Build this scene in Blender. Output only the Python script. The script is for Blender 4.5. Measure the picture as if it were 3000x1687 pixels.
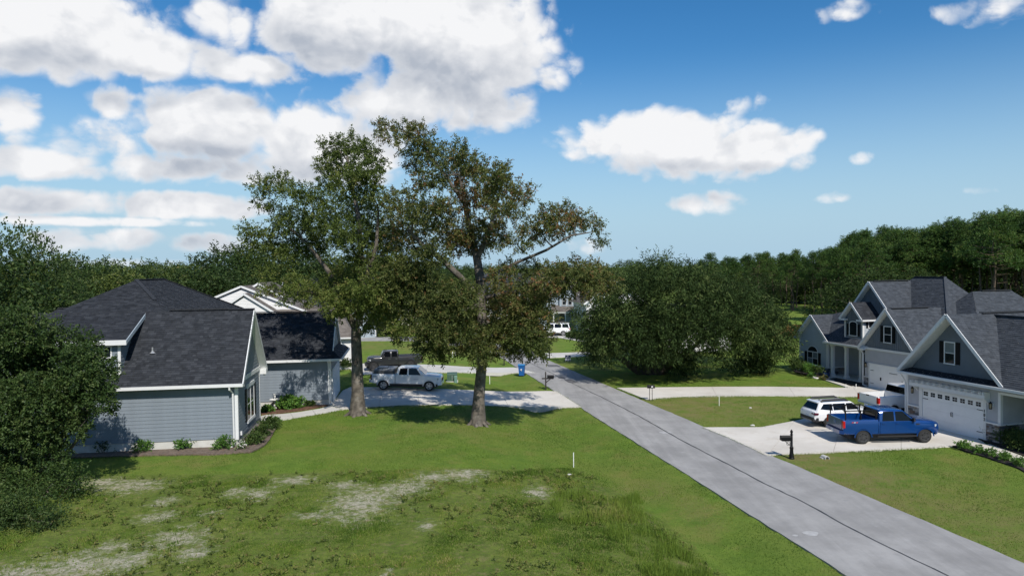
import bpy, bmesh, math, random
import numpy as np
from mathutils import Vector, Matrix

for o in list(bpy.data.objects):
    bpy.data.objects.remove(o)
scene = bpy.context.scene
COL = scene.collection
R = math.radians
rnd = random.Random(7)
rng = np.random.default_rng(11)

# ---------------------------------------------------------------- camera
F_PX, CAM_Z, HORIZON_Y, ROLL = 2050.0, 9.5, 785.0, 0.012
_p = math.atan((843.5 - HORIZON_Y) / F_PX)
_fw = np.array([0, math.cos(_p), -math.sin(_p)])
_up0 = np.array([0, math.sin(_p), math.cos(_p)])
_rt0 = np.array([1.0, 0, 0])
_rt = _rt0 * math.cos(ROLL) - _up0 * math.sin(ROLL)
_up = _up0 * math.cos(ROLL) + _rt0 * math.sin(ROLL)
cam_data = bpy.data.cameras.new('camera')
cam = bpy.data.objects.new('camera', cam_data)
COL.objects.link(cam)
cam_data.sensor_width = 36.0
cam_data.lens = 36.0 * F_PX / 3000.0
cam_data.clip_start = 0.1
cam_data.clip_end = 20000
m = Matrix.Identity(4)
for i in range(3):
    m[i][0], m[i][1], m[i][2] = _rt[i], _up[i], -_fw[i]
m[2][3] = CAM_Z
cam.matrix_world = m
scene.camera = cam
scene.render.resolution_x, scene.render.resolution_y = 1024, 575

# ---------------------------------------------------------------- sun, sky, exposure
SUN_EL, SUN_DIR = 44.5, (0.336, -0.942)          # horizontal direction towards the sun
sun_data = bpy.data.lights.new('sun', 'SUN')
sun_data.energy = 4.2
sun_data.angle = R(0.53)
sun_data.color = (1.0, 0.945, 0.86)
sun = bpy.data.objects.new('sun', sun_data)
COL.objects.link(sun)
_sd = Vector((SUN_DIR[0] * math.cos(R(SUN_EL)), SUN_DIR[1] * math.cos(R(SUN_EL)), math.sin(R(SUN_EL))))
sun.rotation_euler = (-_sd).to_track_quat('-Z', 'Y').to_euler()
sun.location = (10, -30, 40)
vs = scene.view_settings
vs.view_transform = 'Standard'
vs.look = 'None'
vs.exposure = 0.30
vs.gamma = 1.0
vs.use_curve_mapping = False


class NT:
    """tiny helper to wire shader nodes"""
    def __init__(s, tree):
        s.t = tree
    def n(s, typ, **kw):
        nd = s.t.nodes.new(typ)
        for k, v in kw.items():
            setattr(nd, k, v)
        return nd
    def l(s, a, b):
        s.t.links.new(a, b)
    def put(s, sock, v):
        if hasattr(v, 'is_output') or isinstance(v, bpy.types.NodeSocket):
            s.t.links.new(v, sock)
        elif v is not None:
            sock.default_value = v
    def math(s, op, a, b=None, c=None, clamp=False):
        nd = s.n('ShaderNodeMath', operation=op, use_clamp=clamp)
        s.put(nd.inputs[0], a)
        if b is not None: s.put(nd.inputs[1], b)
        if c is not None: s.put(nd.inputs[2], c)
        return nd.outputs[0]
    def vmath(s, op, a, b=None):
        nd = s.n('ShaderNodeVectorMath', operation=op)
        s.put(nd.inputs[0], a)
        if b is not None: s.put(nd.inputs[1], b)
        return nd.outputs[0]
    def mapr(s, v, a, b, c=0.0, d=1.0, smooth=False):
        nd = s.n('ShaderNodeMapRange')
        if smooth: nd.interpolation_type = 'SMOOTHSTEP'
        s.put(nd.inputs['Value'], v)
        for k, x in zip(('From Min', 'From Max', 'To Min', 'To Max'), (a, b, c, d)):
            nd.inputs[k].default_value = x
        return nd.outputs[0]
    def noise(s, vec, scale, detail=3, rough=0.55, dist=0.0, w=None):
        nd = s.n('ShaderNodeTexNoise')
        if vec is not None: s.l(vec, nd.inputs['Vector'])
        nd.inputs['Scale'].default_value = scale
        nd.inputs['Detail'].default_value = detail
        nd.inputs['Roughness'].default_value = rough
        nd.inputs['Distortion'].default_value = dist
        return nd.outputs[0]
    def mix(s, f, a, b):
        nd = s.n('ShaderNodeMix', data_type='RGBA')
        s.put(nd.inputs['Factor'], f)
        s.put(nd.inputs['A'], a if not isinstance(a, tuple) else (*a, 1)[:4])
        s.put(nd.inputs['B'], b if not isinstance(b, tuple) else (*b, 1)[:4])
        # colour sockets are the ones at index 6/7
        return nd.outputs['Result'] if False else nd.outputs[2]
    def attr(s, name):
        nd = s.n('ShaderNodeAttribute')
        nd.attribute_name = name
        return nd


def mixc(nt, f, a, b, blend='MIX'):
    nd = nt.n('ShaderNodeMix', data_type='RGBA', blend_type=blend)
    nt.put(nd.inputs[0], f)
    nt.put(nd.inputs[6], a if not isinstance(a, tuple) else (a[0], a[1], a[2], 1))
    nt.put(nd.inputs[7], b if not isinstance(b, tuple) else (b[0], b[1], b[2], 1))
    return nd.outputs[2]


world = bpy.data.worlds.new('World')
scene.world = world
world.use_nodes = True
wt = world.node_tree
wt.nodes.clear()


def px_dir(x, y):
    d = _fw * F_PX + _rt * (x - 1500) - _up * (y - 843.5)
    return d / np.linalg.norm(d)


def px_azel(x, y):
    d = px_dir(x, y)
    return math.atan2(d[0], d[1]), math.asin(d[2])


def cloud_group():
    """cumulus density as a function of the view direction (azimuth, elevation in radians)"""
    g = bpy.data.node_groups.new('cloud_field', 'ShaderNodeTree')
    g.interface.new_socket('Az', in_out='INPUT', socket_type='NodeSocketFloat')
    g.interface.new_socket('El', in_out='INPUT', socket_type='NodeSocketFloat')
    g.interface.new_socket('Density', in_out='OUTPUT', socket_type='NodeSocketFloat')
    g.interface.new_socket('Field', in_out='OUTPUT', socket_type='NodeSocketFloat')
    nt = NT(g)
    gi, go = nt.n('NodeGroupInput'), nt.n('NodeGroupOutput')
    az, el = gi.outputs['Az'], gi.outputs['El']
    cv = nt.n('ShaderNodeCombineXYZ')
    nt.l(az, cv.inputs[0]); nt.l(nt.math('MULTIPLY', el, 1.25), cv.inputs[1])
    vec = cv.outputs[0]
    # (photo x, y, half width, half height, strength) of each cumulus bank
    CL = [(40, 50, 600, 190, 1.5), (360, 140, 400, 95, 1.35), (640, 50, 130, 110, 1.0), (740, 205, 200, 56, 1.0),
          (1010, 60, 290, 210, 1.5), (1330, 100, 380, 220, 1.5), (1240, 285, 340, 130, 1.3), (1560, 190, 190, 130, 1.0), (1500, 330, 120, 90, .7), (1450, 30, 200, 80, 1.0),
          (45, 345, 105, 105, 1.1), (270, 420, 190, 90, 1.1), (330, 300, 85, 65, .9), (120, 475, 340, 62, 1.15), (640, 375, 280, 135, 1.5),
          (880, 430, 280, 135, 1.4), (1060, 440, 170, 115, 1.0), (600, 495, 560, 55, 1.1), (60, 508, 150, 20, .7),
          (130, 585, 360, 48, 1.15), (560, 605, 280, 50, 1.15), (330, 650, 420, 18, .7), (190, 705, 110, 42, .95), (390, 705, 170, 44, 1.05), (600, 715, 170, 42, 1.0), (420, 768, 360, 18, .6),
          (1740, 420, 205, 80, 1.05), (1960, 420, 280, 122, 1.3), (2180, 430, 195, 98, 1.15), (2010, 360, 95, 72, .8), (1920, 490, 180, 48, .8), (2340, 410, 70, 50, .55),
          (2060, 598, 120, 40, .70), (2110, 612, 90, 28, .6), (2430, 580, 105, 24, .66), (2180, 312, 75, 50, .42), (2520, 464, 40, 22, .45), (2350, 478, 55, 30, .55),
          (2900, 15, 190, 62, .60), (2480, 35, 120, 40, .42), (1720, 725, 90, 32, .6), (2870, 556, 60, 18, .45)]
    best = None
    for (x, y, w, h, s) in CL:
        a0, e0 = px_azel(x, y)
        ax, ex = px_azel(x + w, y)[0] - a0, e0 - px_azel(x, y + h)[1]
        nd = nt.n('ShaderNodeVectorMath', operation='MULTIPLY_ADD')
        nt.l(vec, nd.inputs[0])
        nd.inputs[1].default_value = (1 / ax, 1 / (1.25 * ex), 0)
        nd.inputs[2].default_value = (-a0 / ax, -e0 / ex, 0)
        dt = nt.n('ShaderNodeVectorMath', operation='DOT_PRODUCT')
        nt.l(nd.outputs[0], dt.inputs[0]); nt.l(nd.outputs[0], dt.inputs[1])
        b = nt.math('MULTIPLY_ADD', dt.outputs['Value'], -s, s)
        if best is None: best = b
        else:
            nd = nt.n('ShaderNodeMath', operation='SMOOTH_MAX')
            nt.l(best, nd.inputs[0]); nt.l(b, nd.inputs[1]); nd.inputs[2].default_value = 0.25
            best = nd.outputs[0]
    best = nt.math('MAXIMUM', best, -1.0)
    # the same broken cumulus goes on outside the picture
    far = nt.mapr(nt.math('ABSOLUTE', az), 0.66, 0.95)
    high = nt.mapr(el, 0.42, 0.62)
    out = nt.math('MAXIMUM', far, high)
    wide = nt.mapr(nt.noise(vec, 2.6, 1, .5), 0.44, 0.66, -1.0, 0.9)
    fld = nt.math('ADD', nt.math('MULTIPLY', best, nt.math('SUBTRACT', 1.0, out)), nt.math('MULTIPLY', wide, out))
    nz = nt.n('ShaderNodeTexNoise', noise_dimensions='2D')
    nt.l(vec, nz.inputs['Vector'])
    for k, v in (('Scale', 8.0), ('Detail', 6.0), ('Roughness', 0.58), ('Distortion', 0.2)): nz.inputs[k].default_value = v
    n1 = nt.math('SUBTRACT', nz.outputs[0], 0.5)
    sc = nt.n('ShaderNodeVectorMath', operation='MULTIPLY_ADD')
    nt.l(nz.outputs['Color'], sc.inputs[0]); sc.inputs[1].default_value = (.07, .07, 0); nt.l(vec, sc.inputs[2])
    vor = nt.n('ShaderNodeTexVoronoi', voronoi_dimensions='2D', feature='F1')
    nt.l(sc.outputs[0], vor.inputs['Vector'])
    vor.inputs['Scale'].default_value = 26
    vor.inputs['Detail'].default_value = 1.0
    vor.inputs['Roughness'].default_value = 0.5
    puff = nt.math('SUBTRACT', 0.40, vor.outputs['Distance'])
    den = nt.math('ADD', fld, nt.math('ADD', nt.math('MULTIPLY', n1, 1.9), nt.math('MULTIPLY', puff, 0.60)))
    nt.l(den, go.inputs['Density'])
    nt.l(fld, go.inputs['Field'])
    return g


def build_world():
    nt = NT(wt)
    tc = nt.n('ShaderNodeTexCoord')
    sky = nt.n('ShaderNodeTexSky', sky_type='NISHITA')
    sky.sun_disc = False
    sky.sun_elevation = R(SUN_EL)
    sky.sun_rotation = math.atan2(SUN_DIR[0], SUN_DIR[1])
    sky.air_density = 1.0
    sky.dust_density = 0.0
    sky.ozone_density = 3.0
    nt.l(tc.outputs['Generated'], sky.inputs['Vector'])
    sep = nt.n('ShaderNodeSeparateXYZ')
    nt.l(tc.outputs['Generated'], sep.inputs[0])
    x, y, z = sep.outputs
    az = nt.math('ARCTAN2', x, y)
    el = nt.math('ARCSINE', z)
    g = cloud_group()
    def fieldat(da, de):
        nd = nt.n('ShaderNodeGroup')
        nd.node_tree = g
        nt.l(nt.math('ADD', az, da) if da else az, nd.inputs['Az'])
        nt.l(nt.math('ADD', el, de) if de else el, nd.inputs['El'])
        return nd.outputs[0], nd.outputs[1]
    cvs = nt.n('ShaderNodeCombineXYZ')
    nt.l(az, cvs.inputs[0]); nt.l(nt.math('MULTIPLY', el, 1.7), cvs.inputs[1])
    d0, f0 = fieldat(0, 0)
    dup, fup = fieldat(0.010, 0.046)
    alpha = nt.mapr(d0, -0.02, 0.72, 0, 1, True)
    # broad shade: under each bank's own bulk; fine relief from the noise difference towards the sun
    broad = nt.mapr(nt.math('SUBTRACT', fup, f0), -0.45, 0.40, 0.0, 1.0, True)
    relief = nt.math('SUBTRACT', nt.math('SUBTRACT', dup, fup), nt.math('SUBTRACT', d0, f0))
    mott = nt.mapr(nt.noise(cvs.outputs[0], 6.0, 5, .62), .35, .65, -.16, .26)
    dark = nt.math('ADD', nt.math('MULTIPLY', broad, 0.82), nt.math('ADD', nt.math('MULTIPLY', relief, 0.62), mott))
    body = nt.mapr(d0, 0.25, 1.1, 0.35, 1.0, True)
    shade = nt.math('SUBTRACT', 1.0, nt.math('MULTIPLY', dark, body), clamp=True)
    ccol = mixc(nt, shade, (4.0, 4.4, 5.1), (8.1, 8.15, 8.3))
    # thin cirrus veil low in the sky
    cv = nt.n('ShaderNodeCombineXYZ')
    nt.l(az, cv.inputs[0]); nt.l(nt.math('MULTIPLY', el, 9.0), cv.inputs[1])
    veil = nt.mapr(nt.noise(cv.outputs[0], 3.2, 4, .55), 0.52, 0.78, 0, 0.30)
    veil = nt.math('MULTIPLY', veil, nt.mapr(el, 0.30, 0.05, 0, 1))
    hazeband = nt.mapr(el, 0.30, 0.0, 0.0, 0.97, True)
    hs = nt.n('ShaderNodeHueSaturation')
    hs.inputs['Saturation'].default_value = 1.35
    hs.inputs['Value'].default_value = 1.0
    nt.l(sky.outputs[0], hs.inputs['Color'])
    c1 = mixc(nt, nt.math('MAXIMUM', veil, hazeband), hs.outputs[0], (3.5, 5.2, 6.6))
    cl_low = nt.mapr(el, 0.0, 0.05, 0.6, 1.0)
    col = mixc(nt, nt.math('MULTIPLY', alpha, cl_low), c1, ccol)
    bg = nt.n('ShaderNodeBackground')
    nt.l(col, bg.inputs['Color'])
    bg.inputs['Strength'].default_value = 0.092
    out = nt.n('ShaderNodeOutputWorld')
    nt.l(bg.outputs[0], out.inputs['Surface'])


build_world()
world.cycles.sampling_method = 'MANUAL'
world.cycles.sample_map_resolution = 256

# ---------------------------------------------------------------- helpers: pixels, terrain
def road_left(y):
    return 10.84 - 0.214 * (y - 22.6)


def road_right(y):
    return 17.2 - 0.25 * (y - 23.4)


ZR = -0.70                                     # level of the street and of the lots right of it


def smooth01(t):
    t = np.clip(t, 0, 1)
    return t * t * (3 - 2 * t)


def base_z(x, y):
    """lot grade without the roadside ditch"""
    yy = np.minimum(y, 84.0)
    s = x - (10.84 - 0.214 * (yy - 22.6))
    t = smooth01((-s - 1.5) / 12.0)
    return ZR * (1 - t)


def ground_z(x, y):
    yy = np.minimum(y, 84.0)
    s = x - (10.84 - 0.214 * (yy - 22.6))
    fade = smooth01((76 - y) / 6.0)
    return base_z(x, y) - 0.34 * np.exp(-((s + 3.1) / 1.25) ** 2) * fade


def G(px, py, fn=ground_z):
    """photo pixel -> point on the terrain"""
    d = _fw * F_PX + _rt * (px - 1500) - _up * (py - 843.5)
    z = 0.0
    for _ in range(12):
        t = (z - CAM_Z) / d[2]
        x, y = d[0] * t, d[1] * t
        z = float(fn(x, y))
    return np.array([x, y, z])


def Gz(px, py, z):
    d = _fw * F_PX + _rt * (px - 1500) - _up * (py - 843.5)
    t = (z - CAM_Z) / d[2]
    return np.array([d[0] * t, d[1] * t, z])


def AT(px, py, Y):
    d = _fw * F_PX + _rt * (px - 1500) - _up * (py - 843.5)
    t = Y / d[1]
    return np.array([d[0] * t, Y, CAM_Z + d[2] * t])


# ---------------------------------------------------------------- helpers: materials
MATS = {}


def mat(name, col, rough=0.6, metal=0.0, var=0.12, scale=6.0, bump=0.0, bscale=40.0, spec=0.5, coat=0.0, tone=None, col2=None, dirt=None):
    """procedural principled material: noise-varied colour, optional bump, per-face tone, dirt"""
    if name in MATS: return MATS[name]
    mt = bpy.data.materials.new(name)
    mt.use_nodes = True
    t = mt.node_tree
    nt = NT(t)
    b = t.nodes['Principled BSDF']
    tc = nt.n('ShaderNodeTexCoord')
    ob = tc.outputs['Object']
    n = nt.noise(ob, scale, 5, .6)
    c2 = col2 if col2 else tuple(max(0, c * (1 - var * 1.6)) for c in col)
    c1 = tuple(min(1, c * (1 + var)) for c in col) if not col2 else col
    c = mixc(nt, nt.mapr(n, .3, .7), c2, c1)
    if tone:
        a = nt.attr('tone')
        c = mixc(nt, nt.math('MULTIPLY', a.outputs['Fac'], tone[0]), c, tone[1])
    if dirt:
        dn = nt.mapr(nt.noise(ob, dirt[1], 6, .65), .52, .72)
        c = mixc(nt, nt.math('MULTIPLY', dn, dirt[0]), c, dirt[2])
    nt.l(c, b.inputs['Base Color'])
    b.inputs['Roughness'].default_value = rough
    b.inputs['Metallic'].default_value = metal
    b.inputs['Specular IOR Level'].default_value = spec
    b.inputs['Coat Weight'].default_value = coat
    b.inputs['Coat Roughness'].default_value = 0.06
    if bump:
        bp = nt.n('ShaderNodeBump')
        bp.inputs['Strength'].default_value = bump
        bp.inputs['Distance'].default_value = 0.02
        nt.l(nt.noise(ob, bscale, 4, .6), bp.inputs['Height'])
        nt.l(bp.outputs[0], b.inputs['Normal'])
    MATS[name] = mt
    return mt


def glass_mat(name, col=(0.012, 0.016, 0.02), rough=0.03, spec=0.28):
    return mat(name, col, rough=rough, var=.1, scale=1.5, spec=spec)


def leaf_mat(name, stops, trans=0.30, rough=0.55, spec=0.2, vary=0.0):
    """foliage: colour ramp over the per-leaf attribute 'tone', diffuse + translucent"""
    if name in MATS: return MATS[name]
    mt = bpy.data.materials.new(name)
    mt.use_nodes = True
    t = mt.node_tree
    nt = NT(t)
    b = t.nodes['Principled BSDF']
    a = nt.attr('tone')
    rp = nt.n('ShaderNodeValToRGB')
    el = rp.color_ramp.elements
    for i, (p, c) in enumerate(stops):
        e = el[i] if i < 2 else el.new(p)
        e.position = p
        e.color = (*c, 1)
    oi = nt.n('ShaderNodeObjectInfo')
    nt.l(nt.math('ADD', a.outputs['Fac'], nt.math('MULTIPLY', nt.math('SUBTRACT', oi.outputs['Random'], .5), vary)), rp.inputs[0])
    nt.l(rp.outputs[0], b.inputs['Base Color'])
    b.inputs['Roughness'].default_value = rough
    b.inputs['Specular IOR Level'].default_value = spec
    tr = nt.n('ShaderNodeBsdfTranslucent')
    br = mixc(nt, 0.35, rp.outputs[0], (0.16, 0.22, 0.03))
    nt.l(br, tr.inputs['Color'])
    ms = nt.n('ShaderNodeMixShader')
    ms.inputs[0].default_value = trans
    nt.l(b.outputs[0], ms.inputs[1])
    nt.l(tr.outputs[0], ms.inputs[2])
    nt.l(ms.outputs[0], t.nodes['Material Output'].inputs['Surface'])
    MATS[name] = mt
    return mt


# ---------------------------------------------------------------- helpers: objects
def tag(o, label=None, cat=None, group=None, kind=None):
    if label: o['label'] = label
    if cat: o['category'] = cat
    if group: o['group'] = group
    if kind: o['kind'] = kind
    return o


def thing(name, label, cat, loc=(0, 0, 0), rz=0.0, group=None, scale=1.0):
    o = bpy.data.objects.new(name, None)
    COL.objects.link(o)
    o.empty_display_size = 0.2
    o.location = loc
    o.rotation_euler = (0, 0, rz)
    o.scale = (scale,) * 3
    return tag(o, label, cat, group)


def link(name, me, parent=None, loc=None, rot=None, scale=None):
    o = bpy.data.objects.new(name, me)
    COL.objects.link(o)
    if parent is not None: o.parent = parent
    if loc is not None: o.location = loc
    if rot is not None: o.rotation_euler = rot
    if scale is not None: o.scale = scale if hasattr(scale, '__len__') else (scale,) * 3
    return o


def copy_tree(o, parent=None):
    c = o.copy()
    COL.objects.link(c)
    c.parent = parent
    for ch in o.children: copy_tree(ch, c)
    return c


def np_mesh(name, V, Fc, material=None, tone=None, smooth=False, extra=None):
    """mesh from numpy arrays; Fc is (n,3) or (n,4)"""
    me = bpy.data.meshes.new(name)
    V = np.ascontiguousarray(V, dtype=np.float32)
    Fc = np.ascontiguousarray(Fc, dtype=np.int32)
    k = Fc.shape[1]
    me.vertices.add(len(V)); me.vertices.foreach_set('co', V.ravel())
    me.loops.add(Fc.size); me.loops.foreach_set('vertex_index', Fc.ravel())
    me.polygons.add(len(Fc))
    me.polygons.foreach_set('loop_start', np.arange(0, Fc.size, k, dtype=np.int32))
    me.polygons.foreach_set('loop_total', np.full(len(Fc), k, dtype=np.int32))
    if smooth: me.polygons.foreach_set('use_smooth', np.ones(len(Fc), dtype=bool))
    if tone is not None:
        at = me.attributes.new('tone', 'FLOAT', 'FACE')
        at.data.foreach_set('value', np.ascontiguousarray(tone, dtype=np.float32))
    if extra:
        for nm, arr in extra.items():
            at = me.attributes.new(nm, 'FLOAT', 'POINT')
            at.data.foreach_set('value', np.ascontiguousarray(arr, dtype=np.float32))
    me.update(calc_edges=True)
    me.validate()
    if material: me.materials.append(material)
    return me


class MB:
    """collects shapes into one mesh"""
    def __init__(s):
        s.v, s.f, s.t = [], [], []
    def poly(s, pts, tone=0.0):
        i = len(s.v)
        s.v += [tuple(map(float, p)) for p in pts]
        s.f.append(tuple(range(i, i + len(pts)))); s.t.append(tone)
    def box(s, c, d, M=None, tone=0.0, taper=1.0):
        x, y, z = [k / 2 for k in d]
        P = [(-x, -y, -z), (x, -y, -z), (x, y, -z), (-x, y, -z)] + [(a * taper, b * taper, z) for a, b in ((-x, -y), (x, -y), (x, y), (-x, y))]
        P = [Vector(p) for p in P]
        if M is not None: P = [M @ p for p in P]
        i = len(s.v)
        s.v += [tuple(p + Vector(c)) for p in P]
        for q in ((0, 3, 2, 1), (4, 5, 6, 7), (0, 1, 5, 4), (1, 2, 6, 5), (2, 3, 7, 6), (3, 0, 4, 7)):
            s.f.append(tuple(i + k for k in q)); s.t.append(tone)
        return s
    def bx(s, a, b, tone=0.0):
        return s.box([(p + q) / 2 for p, q in zip(a, b)], [abs(q - p) for p, q in zip(a, b)], None, tone)
    def prism(s, pts, ext, tone=0.0):
        """planar polygon pts extruded by vector ext"""
        n = len(pts); i = len(s.v); e = Vector(ext)
        pts = [Vector(p) for p in pts]
        nrm = Vector((0, 0, 0))
        for k in range(n):
            a, b = pts[k], pts[(k + 1) % n]
            nrm += a.cross(b)
        if nrm.dot(e) > 0: pts = pts[::-1]
        s.v += [tuple(p) for p in pts] + [tuple(p + e) for p in pts]
        s.f.append(tuple(range(i, i + n))); s.t.append(tone)
        s.f.append(tuple(reversed(range(i + n, i + 2 * n)))); s.t.append(tone)
        for k in range(n):
            a, b = i + k, i + (k + 1) % n
            s.f.append((b, a, a + n, b + n)); s.t.append(tone)
        return s
    def bar(s, a, b, w, h=None, tone=0.0, upv=(0, 0, 1)):
        """square bar from a to b"""
        h = w if h is None else h
        a, b = Vector(a), Vector(b)
        d = (b - a); L = d.length
        d.normalize()
        u = Vector(upv)
        if abs(d.dot(u)) > .98: u = Vector((0, 1, 0))
        r = d.cross(u).normalized(); u = r.cross(d)
        M = Matrix((r, d, u)).transposed()
        return s.box((a + b) / 2, (w, L, h), M, tone)
    def tube(s, pts, rad, n=8, cap=True, tone=0.0):
        pts = [Vector(p) for p in pts]
        if not hasattr(rad, '__len__'): rad = [rad] * len(pts)
        i0 = len(s.v); prev = None
        for k, p in enumerate(pts):
            d = (pts[min(k + 1, len(pts) - 1)] - pts[max(k - 1, 0)])
            if d.length < 1e-9: d = Vector((0, 0, 1))
            d.normalize()
            if prev is None:
                u = Vector((1, 0, 0)) if abs(d.x) < .9 else Vector((0, 1, 0))
            else: u = prev
            r = (u - d * u.dot(d)).normalized(); prev = r
            q = d.cross(r)
            for j in range(n):
                a = 2 * math.pi * j / n
                s.v.append(tuple(p + (r * math.cos(a) + q * math.sin(a)) * rad[k]))
        for k in range(len(pts) - 1):
            for j in range(n):
                a, b = i0 + k * n + j, i0 + k * n + (j + 1) % n
                s.f.append((a, b, b + n, a + n)); s.t.append(tone)
        if cap:
            s.f.append(tuple(reversed(range(i0, i0 + n)))); s.t.append(tone)
            e = i0 + (len(pts) - 1) * n
            s.f.append(tuple(range(e, e + n))); s.t.append(tone)
        return s
    def lathe(s, prof, c=(0, 0, 0), n=16, axis='z', tone=0.0, cap=True):
        i0 = len(s.v)
        for (r, h) in prof:
            for j in range(n):
                a = 2 * math.pi * j / n
                p = (r * math.cos(a), r * math.sin(a), h)
                if axis == 'y': p = (p[0], p[2], p[1])
                if axis == 'x': p = (p[2], p[0], p[1])
                s.v.append((p[0] + c[0], p[1] + c[1], p[2] + c[2]))
        fl = axis == 'y'
        for k in range(len(prof) - 1):
            for j in range(n):
                a, b = i0 + k * n + j, i0 + k * n + (j + 1) % n
                q = (a, b, b + n, a + n)
                s.f.append(q[::-1] if fl else q); s.t.append(tone)
        lo = tuple(reversed(range(i0, i0 + n))); e = i0 + (len(prof) - 1) * n; hi = tuple(range(e, e + n))
        for q in ((lo, hi) if cap else ()):
            s.f.append(q[::-1] if fl else q); s.t.append(tone)
        return s
    def mesh(s, name, material=None, smooth=None):
        me = bpy.data.meshes.new(name)
        me.from_pydata(s.v, [], s.f)
        if any(s.t):
            at = me.attributes.new('tone', 'FLOAT', 'FACE')
            at.data.foreach_set('value', np.array(s.t, dtype=np.float32))
        if smooth is not None:
            me.polygons.foreach_set('use_smooth', np.ones(len(me.polygons), dtype=bool))
            me.set_sharp_from_angle(angle=R(smooth))
        if material: me.materials.append(material)
        me.update()
        return me
    def build(s, name, material=None, parent=None, smooth=None, loc=None, rot=None):
        return link(name, s.mesh(name, material, smooth), parent, loc, rot)


def clip_poly(poly, nx, ny, d):
    """keep the part of a 2-D polygon where nx*x+ny*y<=d"""
    out = []
    for i in range(len(poly)):
        a, b = poly[i], poly[(i + 1) % len(poly)]
        fa, fb = nx * a[0] + ny * a[1] - d, nx * b[0] + ny * b[1] - d
        if fa <= 0: out.append(a)
        if (fa < 0 < fb) or (fb < 0 < fa):
            t = fa / (fa - fb)
            out.append((a[0] + (b[0] - a[0]) * t, a[1] + (b[1] - a[1]) * t))
    return out


def drape(poly, zfn, cell=1.0, skirt=0.25):
    """sheet over a 2-D polygon following zfn, with a skirt down its rim"""
    poly = [(float(p[0]), float(p[1])) for p in poly]
    ar = sum(poly[i][0] * poly[(i + 1) % len(poly)][1] - poly[(i + 1) % len(poly)][0] * poly[i][1] for i in range(len(poly)))
    if ar < 0: poly = poly[::-1]
    b = MB()
    xs = [p[0] for p in poly]; ys = [p[1] for p in poly]
    x0, y0 = math.floor(min(xs) / cell) * cell, math.floor(min(ys) / cell) * cell
    y = y0
    while y < max(ys):
        row = clip_poly(clip_poly(poly, 0, -1, -y), 0, 1, y + cell)
        if len(row) > 2:
            x = x0
            while x < max(xs):
                c = clip_poly(clip_poly(row, -1, 0, -x), 1, 0, x + cell)
                if len(c) > 2: b.poly([(p[0], p[1], float(zfn(p[0], p[1]))) for p in c])
                x += cell
        y += cell
    if skirt:
        n = len(poly)
        for i in range(n):
            a, c = poly[i], poly[(i + 1) % n]
            L = math.hypot(c[0] - a[0], c[1] - a[1]); k = max(1, int(L / cell))
            for j in range(k):
                p = [(a[0] + (c[0] - a[0]) * t, a[1] + (c[1] - a[1]) * t) for t in (j / k, (j + 1) / k)]
                z = [float(zfn(*q)) for q in p]
                b.poly([(*p[0], z[0]), (*p[0], z[0] - skirt), (*p[1], z[1] - skirt), (*p[1], z[1])])
    return b


def in_poly(P, poly):
    """vectorised point-in-polygon"""
    x, y = P[:, 0], P[:, 1]
    r = np.zeros(len(P), bool)
    n = len(poly)
    for i in range(n):
        x1, y1 = poly[i][:2]; x2, y2 = poly[(i + 1) % n][:2]
        if y1 == y2: continue
        c = ((y1 > y) != (y2 > y)) & (x < (x2 - x1) * (y - y1) / (y2 - y1) + x1)
        r ^= c
    return r


def pxpoly(pts, fn=ground_z):
    return [tuple(G(x, y, fn)[:2]) for x, y in pts]


def smooth_noise(P, scale, seed):
    """cheap value noise for masks"""
    q = P * scale
    i = np.floor(q).astype(int); f = q - i; f = f * f * (3 - 2 * f)
    def h(a, b):
        n = (a * 374761393 + b * 668265263 + seed * 1274126177) & 0x7fffffff
        n = ((n ^ (n >> 13)) * 1274126177) & 0x7fffffff
        return ((n ^ (n >> 16)) & 0xffff) / 65535.0
    return (h(i[:, 0], i[:, 1]) * (1 - f[:, 0]) + h(i[:, 0] + 1, i[:, 1]) * f[:, 0]) * (1 - f[:, 1]) + \
           (h(i[:, 0], i[:, 1] + 1) * (1 - f[:, 0]) + h(i[:, 0] + 1, i[:, 1] + 1) * f[:, 0]) * f[:, 1]


def fbm(P, scale, seed, n=4):
    r = 0; a = .5
    for k in range(n):
        r = r + a * smooth_noise(P, scale * 2 ** k, seed + k); a *= .5
    return r / (1 - .5 ** n)


# ---------------------------------------------------------------- plan of the street, traced on the ground
PL = {}
bz = base_z
# left driveway, its walk, the neighbour's drive, right drives (photo pixels -> ground)
PL['left_drive'] = pxpoly([(1000, 1201), (1090, 1193), (1240, 1187), (1400, 1188), (1552, 1192), (1704, 1194), (1630, 1147), (1600, 1146), (1386, 1144), (1230, 1139), (1027, 1134.6), (1003, 1145), (998, 1152), (966, 1190)], bz)
PL['left_walk'] = pxpoly([(1000, 1201), (966, 1190), (935, 1199), (880, 1208), (830, 1214), (780, 1217), (762, 1221), (762, 1236), (800, 1232), (860, 1226), (920, 1216)], bz)
PL['far_drive'] = pxpoly([(1035, 1099), (1180, 1094), (1300, 1092), (1400, 1092), (1520, 1093), (1570, 1093), (1520, 1079), (1505, 1077), (1300, 1071), (1180, 1067), (1055, 1065.6), (1028, 1066), (1028, 1085)], bz)
PL['drive_a'] = pxpoly([(2059, 1253), (2230, 1252.5), (2328, 1234), (2420, 1214), (2560, 1180), (2720, 1165), (2744, 1252), (2864, 1286), (2900, 1310), (2797, 1309), (2640, 1316), (2400, 1328), (2275, 1333), (2247, 1337), (2200, 1314), (2130, 1282)])
PL['drive_b'] = pxpoly([(1806, 1137), (1900, 1136), (2100, 1134), (2250, 1133.7), (2490, 1137), (2500, 1130), (2590, 1120), (2690, 1140), (2640, 1172), (2509, 1163), (2300, 1161), (2100, 1160.5), (1990, 1163), (1930, 1167), (1895, 1172)])
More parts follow.
